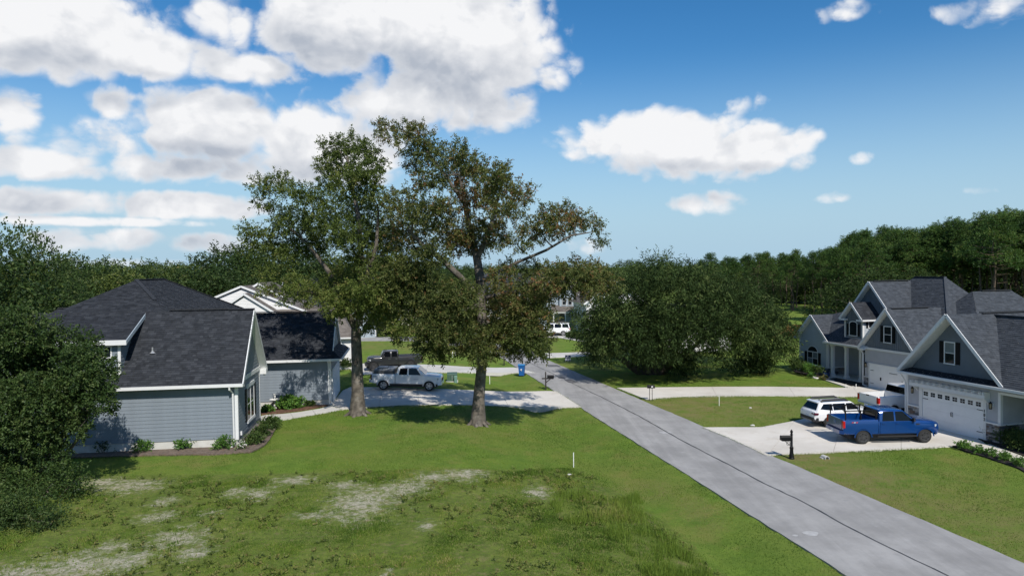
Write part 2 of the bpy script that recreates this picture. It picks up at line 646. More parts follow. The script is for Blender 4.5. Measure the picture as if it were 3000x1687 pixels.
PL['walk_a'] = pxpoly([(2836, 1306), (2900, 1303), (3000, 1340), (3060, 1360), (3060, 1395), (3000, 1365), (2900, 1330)])
PL['walk_b'] = pxpoly([(2405, 1108), (2425, 1104), (2470, 1106), (2500, 1111), (2440, 1116), (2505, 1136), (2488, 1137.5), (2420, 1115)])
PL['sign_drive'] = pxpoly([(1578, 1036), (1650, 1034), (1760, 1031), (1860, 1029), (1860, 1040), (1800, 1040), (1700, 1045), (1603, 1049)])
PL['far_house_drive'] = pxpoly([(1380, 984), (1480, 986), (1560, 988), (1640, 990), (1690, 999), (1760, 1006), (1800, 1004), (1720, 991), (1700, 982), (1560, 980), (1380, 976)])
y_far = 79.0
PL['road'] = [(road_left(-8), -8), (road_right(-8), -8), (road_right(y_far), y_far), (2.6, 84), (1.0, 90), (-3, 95.5), (-12, 98), (-90, 101), (-90, 96), (-14, 93), (-7, 90.5), (-3.6, 87), (-2.2, 83), (road_left(y_far), y_far)]
PL['bed_left'] = pxpoly([(150, 1318), (300, 1316), (690, 1306), (712, 1290), (762, 1240), (800, 1236), (812, 1246), (806, 1262), (790, 1290), (770, 1310), (735, 1327), (640, 1333), (450, 1336), (250, 1342), (150, 1345)], bz)
PL['bed_entry'] = pxpoly([(766, 1216), (830, 1211), (880, 1204), (935, 1195), (962, 1190), (958, 1182), (870, 1180), (770, 1182)], bz)
PL['bed_a'] = pxpoly([(2790, 1309), (2838, 1306), (2900, 1331), (3000, 1366), (3060, 1392), (3060, 1420), (2985, 1375), (2900, 1345), (2830, 1325)])
PL['bed_a_wall'] = pxpoly([(2866, 1288), (2905, 1262), (3080, 1290), (3080, 1350), (3000, 1338), (2900, 1302)])
PL['bed_b'] = pxpoly([(2428, 1111), (2505, 1134), (2550, 1134), (2520, 1112), (2470, 1108)])
PL['bed_b_wall'] = pxpoly([(2322, 1085), (2345, 1080), (2430, 1095), (2428, 1108), (2380, 1104), (2330, 1092)])
PL['rough'] = pxpoly([(-300, 1392), (300, 1396), (900, 1388), (1400, 1376), (1660, 1374), (1740, 1400), (1820, 1450), (1950, 1530), (2060, 1640), (2130, 1720), (2200, 1800), (-900, 1800), (-900, 1500)])

# ---------------------------------------------------------------- ground sheet
def graded(lo, hi, near0, near1, fine, grow=1.22):
    c = list(np.arange(near0, near1 + 1e-6, fine))
    st = fine
    while c[-1] < hi: st *= grow; c.append(c[-1] + st)
    st = fine
    while c[0] > lo: st *= grow; c.insert(0, c[0] - st)
    return np.array(c)


gx = graded(-9000, 9000, -24, 30, 0.4)
gy = graded(-3000, 12000, 18, 62, 0.4)
GX, GY = np.meshgrid(gx, gy)
P2 = np.stack([GX.ravel(), GY.ravel()], 1)
GZ = ground_z(P2[:, 0], P2[:, 1])
near = ((P2[:, 0] > -40) & (P2[:, 0] < 60) & (P2[:, 1] < 110))
GZ = GZ + np.where(near, (fbm(P2, .35, 3) - .5) * .06, 0)
rough_v = in_poly(P2, PL['rough']).astype(float)
jit = (fbm(P2, .5, 9) - .5) * 3.0
rough_v = np.maximum(rough_v, in_poly(P2 + np.stack([jit, jit * .4], 1), PL['rough']))
GZ = GZ + rough_v * (fbm(P2, .9, 21) - .5) * .12
# keep the ground under paved sheets a little low
for k in ('left_drive', 'left_walk', 'far_drive', 'drive_a', 'drive_b', 'walk_a', 'road', 'walk_b'):
    GZ = GZ - in_poly(P2, PL[k]) * .05
SAND = [(1060, 1470, 110, 40), (1180, 1430, 90, 22), (1360, 1388, 70, 16), (1270, 1396, 70, 12), (1010, 1420, 60, 10), (380, 1424, 110, 16), (300, 1412, 90, 10), (520, 1575, 90, 26), (560, 1620, 60, 20),
        (230, 1660, 190, 40), (60, 1680, 120, 34), (380, 1640, 90, 24), (860, 1408, 70, 10), (480, 1470, 40, 12), (460, 1515, 60, 14), (760, 1445, 50, 14), (690, 1440, 40, 12), (1580, 1440, 40, 14), (1250, 1540, 30, 12), (920, 1510, 70, 8), (330, 1600, 60, 14), (1130, 1680, 30, 12), (620, 1500, 40, 8)]
sand = np.full(len(P2), -1.0)
for (x, y, w, h) in SAND:
    c = G(x, y); a = abs(G(x + w, y)[0] - c[0]); b_ = abs(G(x, y - h)[1] - c[1])
    sand = np.maximum(sand, 1 - np.hypot((P2[:, 0] - c[0]) / (a * 1.25), (P2[:, 1] - c[1]) / (b_ * 1.7)))
dry = np.zeros(len(P2))
for (x, y, w, h, s_) in [(2080, 1195, 260, 40, .9), (2380, 1350, 180, 40, .9), (2500, 1420, 260, 90, .8), (2850, 1550, 400, 160, .55), (2350, 1340, 90, 22, 1.0), (1350, 1265, 200, 15, .3), (2750, 1400, 160, 40, .35), (1250, 1020, 300, 15, .5), (1900, 1440, 110, 40, .5), (2050, 1500, 60, 50, .5)]:
    c = G(x, y); a = abs(G(x + w, y)[0] - c[0]); b_ = abs(G(x, y - h)[1] - c[1])
    dry = np.maximum(dry, s_ * np.clip(1.4 - np.hypot((P2[:, 0] - c[0]) / a, (P2[:, 1] - c[1]) / b_), 0, 1))
nx_, ny_ = len(gx), len(gy)
idx = np.arange(nx_ * ny_).reshape(ny_, nx_)
GF = np.stack([idx[:-1, :-1], idx[:-1, 1:], idx[1:, 1:], idx[1:, :-1]], -1).reshape(-1, 4)


def ground_material():
    mt = bpy.data.materials.new('lawn_soil'); mt.use_nodes = True
    t = mt.node_tree; nt = NT(t); b = t.nodes['Principled BSDF']
    ob = nt.n('ShaderNodeTexCoord').outputs['Object']
    big = nt.noise(ob, .16, 4, .6); mid = nt.noise(ob, .9, 5, .65); fine = nt.noise(ob, 9.0, 5, .7); vf = nt.noise(ob, 34.0, 3, .7)
    lawn = mixc(nt, nt.mapr(mid, .35, .65), (.095, .168, .022), (.145, .225, .032))
    lawn = mixc(nt, nt.mapr(big, .42, .66, 0, .6), lawn, (.165, .195, .040))
    lawn = mixc(nt, nt.mapr(fine, .45, .75, 0, .65), lawn, (.060, .105, .016))
    lawn = mixc(nt, nt.mapr(vf, .55, .8, 0, .5), lawn, (.20, .22, .06))
    lawn = mixc(nt, nt.mapr(nt.noise(ob, .42, 5, .7), .50, .70, 0, .75), lawn, (.20, .19, .055))
    rg = mixc(nt, nt.mapr(mid, .34, .66), (.095, .148, .022), (.165, .205, .042))
    rg = mixc(nt, nt.mapr(nt.noise(ob, 4.5, 6, .75), .44, .62, 0, .8), rg, (.050, .080, .016))
    rg = mixc(nt, nt.mapr(fine, .50, .72, 0, .7), rg, (.21, .20, .07))
    rg = mixc(nt, nt.mapr(nt.noise(ob, 2.4, 4, .6), .56, .74, 0, .7), rg, (.24, .19, .10))
    c = mixc(nt, nt.attr('rough').outputs['Fac'], lawn, rg)
    dr = nt.math('MULTIPLY', nt.attr('dry').outputs['Fac'], nt.mapr(nt.math('ADD', nt.math('MULTIPLY', mid, .6), nt.math('MULTIPLY', fine, .4)), .40, .60), clamp=True)
    c = mixc(nt, dr, c, (.20, .155, .075))
    sn = nt.math('ADD', nt.attr('sand').outputs['Fac'], nt.math('MULTIPLY', nt.math('SUBTRACT', nt.noise(ob, 2.6, 8, .80), .5), 4.8))
    sm = nt.mapr(sn, .05, 1.2, 0, .9, True)
    sandc = mixc(nt, nt.mapr(mid, .3, .75), (.54, .49, .42), (.42, .37, .30))
    sm = nt.math('MULTIPLY', sm, nt.mapr(fine, .68, .42, .15, 1))
    c = mixc(nt, sm, c, sandc)
    nt.l(c, b.inputs['Base Color'])
    b.inputs['Roughness'].default_value = .9
    b.inputs['Specular IOR Level'].default_value = .15
    bp = nt.n('ShaderNodeBump'); bp.inputs['Strength'].default_value = .9; bp.inputs['Distance'].default_value = .06
    nt.l(nt.math('ADD', fine, nt.math('MULTIPLY', vf, .6)), bp.inputs['Height'])
    nt.l(bp.outputs[0], b.inputs['Normal'])
    return mt


ground_me = np_mesh('ground', np.column_stack([P2, GZ]), GF, ground_material(), smooth=True, extra={'rough': rough_v, 'sand': np.where(rough_v > 0, sand, -1), 'dry': dry})
tag(link('ground', ground_me), 'mown lawns and weedy sandy lot around the houses', kind='structure')

# ---------------------------------------------------------------- paving
def asphalt():
    mt = bpy.data.materials.new('asphalt'); mt.use_nodes = True
    t = mt.node_tree; nt = NT(t); b = t.nodes['Principled BSDF']
    ob = nt.n('ShaderNodeTexCoord').outputs['Object']
    big = nt.noise(ob, .5, 6, .65); fine = nt.noise(ob, 60, 2, .7); st = nt.noise(ob, 2.3, 7, .75)
    c = mixc(nt, nt.mapr(big, .35, .65), (.245, .242, .238), (.340, .336, .330))
    c = mixc(nt, nt.mapr(st, .56, .74, 0, .6), c, (.215, .217, .225))
    c = mixc(nt, nt.mapr(st, .30, .42, .5, 0), c, (.36, .36, .365))
    mp = nt.n('ShaderNodeMapping')
    mp.inputs['Rotation'].default_value = (0, 0, R(-13)); mp.inputs['Scale'].default_value = (1.5, .05, 1)
    nt.l(ob, mp.inputs['Vector'])
    streak = nt.noise(mp.outputs[0], 1.0, 5, .7)
    c = mixc(nt, nt.mapr(streak, .50, .70, 0, .45), c, (.19, .188, .185))
    c = mixc(nt, nt.mapr(streak, .46, .30, 0, .40), c, (.40, .395, .385))
    c = mixc(nt, nt.mapr(fine, .5, .8, 0, .35), c, (.14, .14, .145))
    nt.l(c, b.inputs['Base Color']); b.inputs['Roughness'].default_value = .85; b.inputs['Specular IOR Level'].default_value = .3
    bp = nt.n('ShaderNodeBump'); bp.inputs['Strength'].default_value = .4; bp.inputs['Distance'].default_value = .01
    nt.l(fine, bp.inputs['Height']); nt.l(bp.outputs[0], b.inputs['Normal'])
    return mt


def concrete(name, lo, hi, stain):
    mt = bpy.data.materials.new(name); mt.use_nodes = True
    t = mt.node_tree; nt = NT(t); b = t.nodes['Principled BSDF']
    ob = nt.n('ShaderNodeTexCoord').outputs['Object']
    big = nt.noise(ob, .3, 5, .6); st = nt.noise(ob, 1.1, 6, .7); fine = nt.noise(ob, 26, 4, .7)
    c = mixc(nt, nt.mapr(big, .35, .65), lo, hi)
    c = mixc(nt, nt.mapr(st, .55, .75, 0, .55), c, stain)
    c = mixc(nt, nt.mapr(fine, .55, .8, 0, .3), c, tuple(k * .7 for k in lo))
    nt.l(c, b.inputs['Base Color']); b.inputs['Roughness'].default_value = .8; b.inputs['Specular IOR Level'].default_value = .3
    return mt


M_ASPH = asphalt()
M_CONC = concrete('concrete_drive', (.52, .49, .44), (.62, .59, .54), (.40, .34, .27))
M_CONC_OLD = concrete('concrete_walk', (.46, .45, .42), (.55, .54, .51), (.33, .31, .28))
M_SEAL = mat('crack_sealant', (.03, .03, .033), .6, var=.3, scale=3)
M_PATCH = mat('asphalt_patch', (.115, .115, .12), .85, var=.25, scale=5, bump=.4, bscale=60)


def jag_poly(poly, step=.7, amp=.035, seed=1):
    """break the long straight edges of the traced outline like real pavement edges"""
    r = random.Random(seed); out = []
    n = len(poly)
    for i in range(n):
        a, b = poly[i], poly[(i + 1) % n]
        L = math.hypot(b[0] - a[0], b[1] - a[1])
        if L > 200: out.append(a); continue
        k = max(1, int(L / step))
        nx, ny = -(b[1] - a[1]) / max(L, 1e-6), (b[0] - a[0]) / max(L, 1e-6)
        for j in range(k):
            o = r.uniform(-amp, amp) if j else 0
            out.append((a[0] + (b[0] - a[0]) * j / k + nx * o, a[1] + (b[1] - a[1]) * j / k + ny * o))
    return out


road = drape(jag_poly(PL['road']), lambda x, y: base_z(x, y) + .030 if y < 82 else max(float(base_z(x, y)), float(ground_z(x, y))) + .03, 2.0, .12).build('road', M_ASPH)
tag(road, 'grey asphalt street running away between the lots and bending left', kind='structure')
# sealed crack down the middle, patches
seal_px = [(3080, 1850), (2783, 1690), (2640, 1622), (2500, 1553), (2350, 1470), (2241, 1418), (2133, 1361), (1997, 1291), (1925, 1250), (1871, 1219), (1824, 1195), (1762, 1164), (1715, 1142), (1678, 1124), (1659, 1115), (1653, 1110), (1635, 1104), (1622, 1096), (1591, 1082), (1560, 1067), (1520, 1051)]
sp = [Gz(x, y, ZR) for x, y in seal_px]
pts = []
for a, b in zip(sp[:-1], sp[1:]):
    k = max(1, int(np.linalg.norm(b - a) / .5))
    for j in range(k): pts.append(a + (b - a) * j / k + np.array([rnd.uniform(-.025, .025), 0, 0]))
b = MB()
for a, c in zip(pts[:-1], pts[1:]):
    w0, w1 = rnd.uniform(.028, .05), rnd.uniform(.028, .05)
    z = ZR + .036
    b.poly([(a[0] - w0, a[1], z), (a[0] + w0, a[1], z), (c[0] + w1, c[1], z), (c[0] - w1, c[1], z)])
b.build('crack_seal', M_SEAL, road)
for k, poly in enumerate([[(1633, 1103), (1645, 1103), (1658, 1108), (1646, 1110), (1638, 1109)], [(1654, 1113), (1672, 1112), (1697, 1122), (1677, 1123), (1664, 1121)], [(1598, 1069), (1632, 1069), (1645, 1074.5), (1608, 1075)]]):
    b = MB(); b.poly([(p[0], p[1], ZR + .034) for p in [Gz(x, y, ZR) for x, y in poly]][::-1])
    b.build('asphalt_patch', M_PATCH, road)
for (x, y, r_) in [(2376, 1564, .28), (2330, 1570, .1), (1950, 1268, .35)]:
    c = Gz(x, y, ZR); b = MB()
    b.poly([(c[0] + r_ * (1 + .2 * math.sin(3 * a)) * math.cos(a), c[1] + r_ * .9 * math.sin(a), ZR + .034) for a in [k * math.tau / 14 for k in range(14)]])
    b.build('pale_spot', mat('pale_road_spot', (.38, .38, .38), .85), road)


def slabs(name, poly, cuts, zfn, m, label):
    """concrete flatwork split into panels at its control joints (gaps of 15 mm)"""
    root = tag(thing(name, label, None), kind='structure')
    pieces = [jag_poly(poly, 1.5, .02, 5)]
    for (a, c) in cuts:                         # cut along the line through ground points a, c
        nx, ny = -(c[1] - a[1]), (c[0] - a[0])
        L = math.hypot(nx, ny); nx /= L; ny /= L
        d = nx * a[0] + ny * a[1]
        nw = []
        for p in pieces:
            for q in (clip_poly(p, nx, ny, d - .008), clip_poly(p, -nx, -ny, -d - .008)):
                if len(q) > 2: nw.append(q)
        pieces = nw
    for p in pieces:
        drape(p, zfn, 1.5, .30).build('slab', m, root)
    return root


def gp(*l):
    return [tuple(G(x, y, bz)[:2]) for x, y in l]


cv = lambda dz: (lambda x, y: float(base_z(x, y)) + dz)
slabs('driveway', PL['left_drive'], [gp((1228, 1187), (1222, 1139)), gp((1352, 1188), (1332, 1143)), gp((1110, 1192), (1120, 1137)), gp((1490, 1191), (1465, 1146)), gp((985, 1165), (1700, 1168))], cv(.045), M_CONC, 'pale concrete driveway under the white pickup in front of the blue house garage')
slabs('front_walk', PL['left_walk'], [gp((800, 1232), (792, 1215)), gp((860, 1226), (850, 1211)), gp((925, 1216), (915, 1202))], cv(.055), M_CONC_OLD, 'narrow concrete walk curving from the driveway to the blue house')
slabs('driveway', PL['far_drive'], [gp((1180, 1094), (1180, 1067)), gp((1390, 1092), (1385, 1073))], cv(.05), M_CONC_OLD, 'concrete driveway under the dark grey pickup')
dA = PL['drive_a']
slabs('driveway', dA, [gp((2247, 1337), (2330, 1232)), gp((2440, 1330), (2480, 1190)), gp((2640, 1318), (2640, 1170)), gp((2250, 1290), (2760, 1262))], cv(.05), M_CONC, 'broad pale concrete driveway under the blue pickup')
slabs('driveway', PL['drive_b'], [gp((2100, 1162), (2085, 1134)), gp((2330, 1163), (2310, 1134)), gp((2520, 1165), (2500, 1136))], cv(.05), M_CONC, 'long pale concrete driveway curving to the far grey house')
slabs('front_walk', PL['walk_a'], [gp((2900, 1300), (2890, 1330)), gp((2960, 1325), (2950, 1350))], cv(.055), M_CONC, 'concrete walk between the low shrubs and the near grey house')
slabs('front_walk', PL['walk_b'], [], cv(.055), M_CONC, 'angled concrete walk to the porch of the far grey house')
slabs('driveway', PL['sign_drive'], [], cv(.05), M_CONC_OLD, 'pale driveway apron behind the yard sign')
slabs('driveway', PL['far_house_drive'], [], cv(.05), M_CONC_OLD, 'driveway under the distant white car')

# headwall of the culvert under the left driveway
hw = [G(x, y, bz) for x, y in ((1508, 1190), (1535, 1191), (1600, 1193), (1628, 1192.6))]
b = MB()
for a, c in zip(hw[:-1], hw[1:]):
    b.poly([(a[0], a[1], base_z(*a[:2]) + .05), (a[0], a[1], -1.4), (c[0], c[1], -1.4), (c[0], c[1], base_z(*c[:2]) + .05)])
    b.poly([(a[0], a[1] - .14, base_z(*a[:2]) + .03), (a[0], a[1] - .14, -1.4), (c[0], c[1] - .14, -1.4), (c[0], c[1] - .14, base_z(*c[:2]) + .03)])
    b.poly([(a[0], a[1] - .14, base_z(*a[:2]) + .03), (c[0], c[1] - .14, base_z(*c[:2]) + .03), (c[0], c[1], base_z(*c[:2]) + .03), (a[0], a[1], base_z(*a[:2]) + .03)])
tag(b.build('culvert_headwall', concrete('concrete_headwall', (.36, .36, .34), (.44, .44, .42), (.22, .21, .19))), 'weathered concrete culvert headwall at the edge of the left driveway', 'headwall')

# mulch beds
M_MULCH = mat('pine_straw_mulch', (.115, .055, .032), .95, var=.4, scale=9, bump=1.0, bscale=35, dirt=(.7, 5, (.19, .13, .09)))
M_MULCH_G = mat('grey_mulch', (.15, .115, .09), .95, var=.35, scale=8, bump=1.0, bscale=35, dirt=(.6, 4, (.11, .055, .035)))
M_MULCH_K = mat('black_mulch', (.022, .018, .016), .95, var=.4, scale=9, bump=1.0, bscale=35)
for key, mm, lab in (('bed_left', M_MULCH_G, 'mulch bed along the walls of the blue house'), ('bed_entry', M_MULCH, 'reddish mulch bed by the garage wall with the bird bath'), ('bed_a', M_MULCH_K, 'dark mulch strip with low shrubs beside the right walk'),
                     ('bed_a_wall', M_MULCH_K, 'dark mulch bed under the hedge of the near grey house'), ('bed_b', M_MULCH_K, 'black mulch bed by the porch walk'), ('bed_b_wall', M_MULCH_K, 'planting bed under the arched window')):
    poly = jag_poly(PL[key], .5, .06, 8)
    b = drape(poly, lambda x, y: float(base_z(x, y)) + .06 + .05 * float(fbm(np.array([[x, y]]), 1.5, 4)[0]), .5, .2)
    tag(b.build('mulch_bed', mm), lab, kind='structure')

# ---------------------------------------------------------------- vegetation helpers
def unit(a):
    return a / np.maximum(np.linalg.norm(a, axis=1, keepdims=True), 1e-9)


def leaves(cl, per, leaf=(.14, .07), twig=.3, m=7, droop=.0, shell=.5, tone=None, tjit=.16, flat=.8, rg=None, tw_out=.7):
    """leaf quads for clumps cl=(x,y,z,r); per = twigs per r^2; m leaves on every twig"""
    rg = rg or rng
    VV, TT = [], []
    for i, (x, y, z, r) in enumerate(cl):
        n = max(4, int(per * r * r))
        d = unit(rg.normal(size=(n, 3)))
        c = d * (r * rg.random((n, 1)) ** shell)
        c[:, 2] *= flat
        c += np.array([x, y, z])
        ax = unit(d * tw_out + rg.normal(size=(n, 3)) * .45 + np.array([0, 0, -droop]))
        tl = twig * rg.uniform(.6, 1.3, (n, 1))
        t0 = (tone[i] if tone is not None else .45) + rg.normal(size=n) * tjit * .6
        k = np.linspace(.05, 1, m)
        pos = c[:, None, :] + ax[:, None, :] * tl[:, None, :] * k[None, :, None] + rg.normal(size=(n, m, 3)) * twig * .12
        dr = unit((ax[:, None, :] * .7 + rg.normal(size=(n, m, 3)) * .6 + np.array([0, 0, -droop * .6])).reshape(-1, 3))
        pos = pos.reshape(-1, 3)
        N = len(pos)
        side = unit(np.cross(dr, rg.normal(size=(N, 3))))
        nr = np.cross(dr, side)
        L = leaf[0] * rg.uniform(.65, 1.3, (N, 1)); W = leaf[1] * rg.uniform(.7, 1.3, (N, 1))
        v = np.stack([pos, pos + dr * L * .5 + side * W * .5 + nr * W * .12, pos + dr * L, pos + dr * L * .5 - side * W * .5 + nr * W * .12], 1)
        VV.append(v.reshape(-1, 3))
        TT.append(np.clip(np.repeat(t0, m) + np.tile((k - .55) * .30, n) + rg.normal(size=N) * tjit * .5, 0, 1))
    V = np.concatenate(VV); T = np.concatenate(TT)
    Fc = np.arange(len(V)).reshape(-1, 4)
    return V, Fc, T


def curve_pts(a, b, bend=.15, n=5, sag=0.0, r=None):
    r = r or rnd
    a, b = np.array(a, float), np.array(b, float)
    L = np.linalg.norm(b - a)
    off = np.array([r.uniform(-1, 1), r.uniform(-1, 1), r.uniform(-.6, .9)]) * L * bend
    out = []
    for k in range(n + 1):
        t = k / n
        p = a + (b - a) * t + off * math.sin(math.pi * t) + np.array([0, 0, -sag * L * math.sin(math.pi * t)])
        if 0 < k < n: p = p + np.array([r.uniform(-1, 1) for _ in range(3)]) * L * .02
        out.append(p)
    return out


def grow(limbs, clumps, mb, r=None, twigs=3, rad=.035):
    """limbs: [(points, radii)]; every clump is joined to the nearest lower point of the skeleton"""
    r = r or rnd
    nodes = []
    for pts, rr in limbs:
        mb.tube(pts, rr, 9)
        for a, b, ra, rb in zip(pts[:-1], pts[1:], rr[:-1], rr[1:]):
            for k in range(4):
                t = k / 4
                nodes.append((np.array(a) + (np.array(b) - np.array(a)) * t, ra + (rb - ra) * t))
    base = nodes[0][0]
    for (x, y, z, rr) in sorted(clumps, key=lambda c: np.linalg.norm(np.array(c[:3]) - base)):
        c = np.array([x, y, z])
        best, bd = None, 1e9
        for p, q in nodes:
            d = np.linalg.norm(c - p) + max(0, p[2] - c[2] + .2) * .9
            if d < bd: best, bd = (p, q), d
        r0 = min(best[1] * .75, rad + .022 * np.linalg.norm(c - best[0]))
        pts = curve_pts(best[0], c, .12, 4, 0, r)
        rs = [r0 * (1 - .65 * k / 4) for k in range(5)]
        mb.tube(pts, rs, 6)
        for p, q in zip(pts[1:], rs[1:]): nodes.append((p, q))
        for _ in range(twigs):
            e = c + np.array([r.gauss(0, 1), r.gauss(0, 1), r.gauss(.1, .8)]) * rr * .55
            mb.tube(curve_pts(pts[-2], e, .15, 3, 0, r), [rs[-1] * .8, rs[-1] * .6, rs[-1] * .4, rs[-1] * .2], 4, cap=False)


M_BARK = mat('oak_bark', (.115, .098, .080), .9, var=.45, scale=3.0, bump=1.0, bscale=16, dirt=(.6, 2.0, (.30, .28, .25)))
M_BARK_P = mat('pine_bark', (.120, .085, .062), .9, var=.4, scale=3, bump=.9, bscale=14)
M_BARK_D = mat('dark_bark', (.075, .062, .05), .9, var=.4, scale=3, bump=.8, bscale=14)
L_GREEN = leaf_mat('oak_leaves_green', [(0, (.030, .048, .012)), (.45, (.088, .124, .026)), (.75, (.15, .185, .044)), (1, (.19, .17, .06))])
L_RUST = leaf_mat('oak_leaves_turning', [(0, (.032, .048, .014)), (.35, (.092, .116, .030)), (.62, (.138, .140, .046)), (.82, (.165, .098, .042)), (1, (.23, .098, .044))])
L_LIVE = leaf_mat('live_oak_leaves', [(0, (.014, .032, .009)), (.5, (.038, .070, .018)), (.8, (.068, .105, .028)), (1, (.100, .125, .045))], .2, vary=.22)
L_PINE = leaf_mat('pine_needles', [(0, (0.018, 0.042, 0.013)), (.5, (0.047, 0.099, 0.021)), (.8, (0.078, 0.143, 0.029)), (1, (0.130, 0.163, 0.039))], .2, vary=.22)
L_CEDAR = leaf_mat('cedar_sprays', [(0, (.012, .022, .007)), (.5, (.030, .054, .016)), (.75, (.056, .088, .026)), (1, (.105, .135, .045))], .15, .65, .08, vary=.22)
L_SHRUB = leaf_mat('shrub_leaves', [(0, (0.033, 0.078, 0.016)), (.5, (0.078, 0.182, 0.031)), (1, (0.169, 0.286, 0.052))], .3)
L_DKSHRUB = leaf_mat('dark_shrub_leaves', [(0, (0.016, 0.036, 0.010)), (.5, (0.042, 0.078, 0.018)), (1, (0.091, 0.130, 0.033))], .2)
L_GRASS = leaf_mat('grass_blades', [(0, (0.047, 0.091, 0.013)), (.4, (0.098, 0.172, 0.023)), (.7, (0.169, 0.240, 0.034)), (.88, (0.260, 0.260, 0.065)), (1, (0.351, 0.299, 0.130))], .35, .6, .2)

# ---------------------------------------------------------------- the two tall oaks
cr = lambda x, y: (650 + x / 1.525, 300 + y / 1.525)
LEFT_OAK = [(180, 370, 55), (250, 355, 60), (310, 390, 48), (185, 450, 45), (270, 480, 55), (360, 400, 48), (500, 195, 66), (580, 185, 74), (650, 220, 62), (460, 270, 56), (540, 280, 78), (640, 300, 74), (690, 270, 46),
            (470, 350, 68), (560, 360, 86), (650, 380, 74), (430, 430, 66), (330, 540, 74), (420, 520, 84), (520, 480, 92), (620, 480, 84), (700, 440, 72), (230, 560, 56), (140, 590, 46), (105, 565, 34), (180, 620, 46), (250, 640, 62), (320, 650, 62),
            (400, 620, 84), (480, 590, 84), (560, 580, 84), (640, 580, 84), (700, 560, 74), (740, 620, 74), (600, 680, 66), (680, 690, 84), (760, 690, 74), (200, 760, 40), (350, 830, 56), (420, 850, 66), (500, 810, 72), (560, 780, 72),
            (600, 830, 80), (660, 820, 80), (520, 880, 66), (600, 905, 72), (680, 880, 74), (740, 860, 66), (650, 990, 40), (780, 1040, 34), (720, 960, 62), (720, 920, 72), (190, 830, 34), (280, 850, 40), (320, 800, 34), (800, 1000, 44), (510, 940, 44)]
RIGHT_OAK = [(710, 112, 42), (760, 150, 44), (810, 118, 52), (870, 128, 54), (905, 170, 54), (830, 200, 50), (920, 230, 62), (960, 200, 46), (860, 280, 50), (1060, 178, 34), (1060, 230, 54), (1000, 262, 62), (1100, 270, 62), (1150, 300, 62),
             (960, 330, 62), (1060, 340, 74), (1200, 330, 64), (1250, 312, 56), (1262, 370, 64), (1180, 400, 74), (1100, 430, 74), (1340, 390, 46), (1350, 430, 44), (1000, 450, 54), (900, 350, 52), (820, 430, 78), (900, 480, 82), (780, 500, 70), (960, 500, 72),
             (860, 560, 72), (800, 600, 70), (1240, 450, 62), (1300, 480, 52), (1200, 530, 74), (1100, 560, 84), (1000, 580, 84), (1060, 620, 80), (1150, 620, 80), (1230, 600, 62), (1450, 490, 44), (1500, 500, 54), (1560, 520, 46), (1610, 512, 44),
             (1660, 550, 44), (1680, 600, 26), (1690, 622, 22), (1430, 570, 54), (1500, 570, 54), (1380, 600, 50), (1340, 540, 44), (1320, 620, 44), (900, 640, 70), (960, 680, 66), (880, 720, 80), (820, 760, 80), (760, 780, 70), (900, 840, 92), (980, 860, 92),
             (840, 860, 82), (1060, 880, 92), (1000, 930, 92), (900, 930, 92), (940, 1000, 84), (1020, 1010, 92), (1100, 960, 92), (930, 1080, 62), (1000, 1090, 62), (880, 1040, 44), (1180, 880, 92), (1260, 860, 84), (1250, 780, 52), (1290, 740, 50),
             (1380, 740, 44), (1380, 800, 52), (1320, 900, 92), (1400, 900, 74), (1250, 950, 92), (1340, 980, 92), (1420, 970, 62), (1280, 1050, 82), (1380, 1060, 72), (1200, 1040, 82), (1120, 1060, 74), (1150, 1130, 52), (1410, 1110, 44), (1330, 1110, 44),
             (1440, 1050, 34), (1480, 745, 50), (1560, 725, 50), (1520, 785, 60), (1600, 775, 60), (1660, 755, 58), (1700, 800, 50), (1640, 825, 54), (1560, 830, 54), (1460, 805, 54), (1200, 1090, 50), (1420, 840, 60), (1740, 810, 36), (1580, 560, 40), (1540, 480, 40), (1440, 530, 44)]


def oak(name, label, base_px, clist, limbs_px, trunk_px, tr, leafm, tone_fn, seed, Rmax, flare):
    r = random.Random(seed); rg = np.random.default_rng(seed)
    base = G(*base_px)
    Y = base[1]
    t = thing(name, label, 'tree', (0, 0, 0))
    cl, tn = [], []
    tx = AT(*trunk_px[-1], Y)[0]
    for (x, y, rad) in clist:
        px, py = cr(x, y)
        p = AT(px, py, Y)
        rr = rad / 1.525 * Y / F_PX
        dep = math.sqrt(max(.4, Rmax ** 2 - (p[0] - tx) ** 2)) * .8
        dy = r.uniform(-1, 1) * dep
        if y > 740 and r.random() < .78: dy = -r.uniform(.5, 4.8)
        p = AT(px, py, Y + dy)
        cl.append((p[0], p[1], p[2], rr * (1.16 if y > 740 else 1.02))); tn.append(tone_fn(x, y, r))
    limbs = []
    pts = [np.array([base[0], base[1], base[2] - .3])] + [AT(*q, Y) for q in trunk_px]
    limbs.append((pts, [flare] + tr))
    for (lp, ys, rr) in limbs_px:
        limbs.append(([AT(*cr(*q), Y + dy) for q, dy in zip(lp, ys)], rr))
    mb = MB()
    # root flare
    for k in range(6):
        a = k * math.tau / 6 + .4
        mb.tube([(base[0] + math.cos(a) * flare * 1.5, base[1] + math.sin(a) * flare * 1.5, base[2] - .12), (base[0] + math.cos(a) * flare * .75, base[1] + math.sin(a) * flare * .75, base[2] + .18), (base[0] + math.cos(a) * flare * .3, base[1] + math.sin(a) * flare * .3, base[2] + .9)], [.10, .14, .12], 6)
    grow(limbs, cl, mb, r)
    mb.build('trunk', M_BARK, t, smooth=60)
    V, Fc, T = leaves([(a, b, c, d * .93) for a, b, c, d in cl], 112, (.14, .064), .44, 22, .3, .5, tn, .24, .78, rg)
    link('crown', np_mesh('crown', V, Fc, leafm, T), t)
    return t


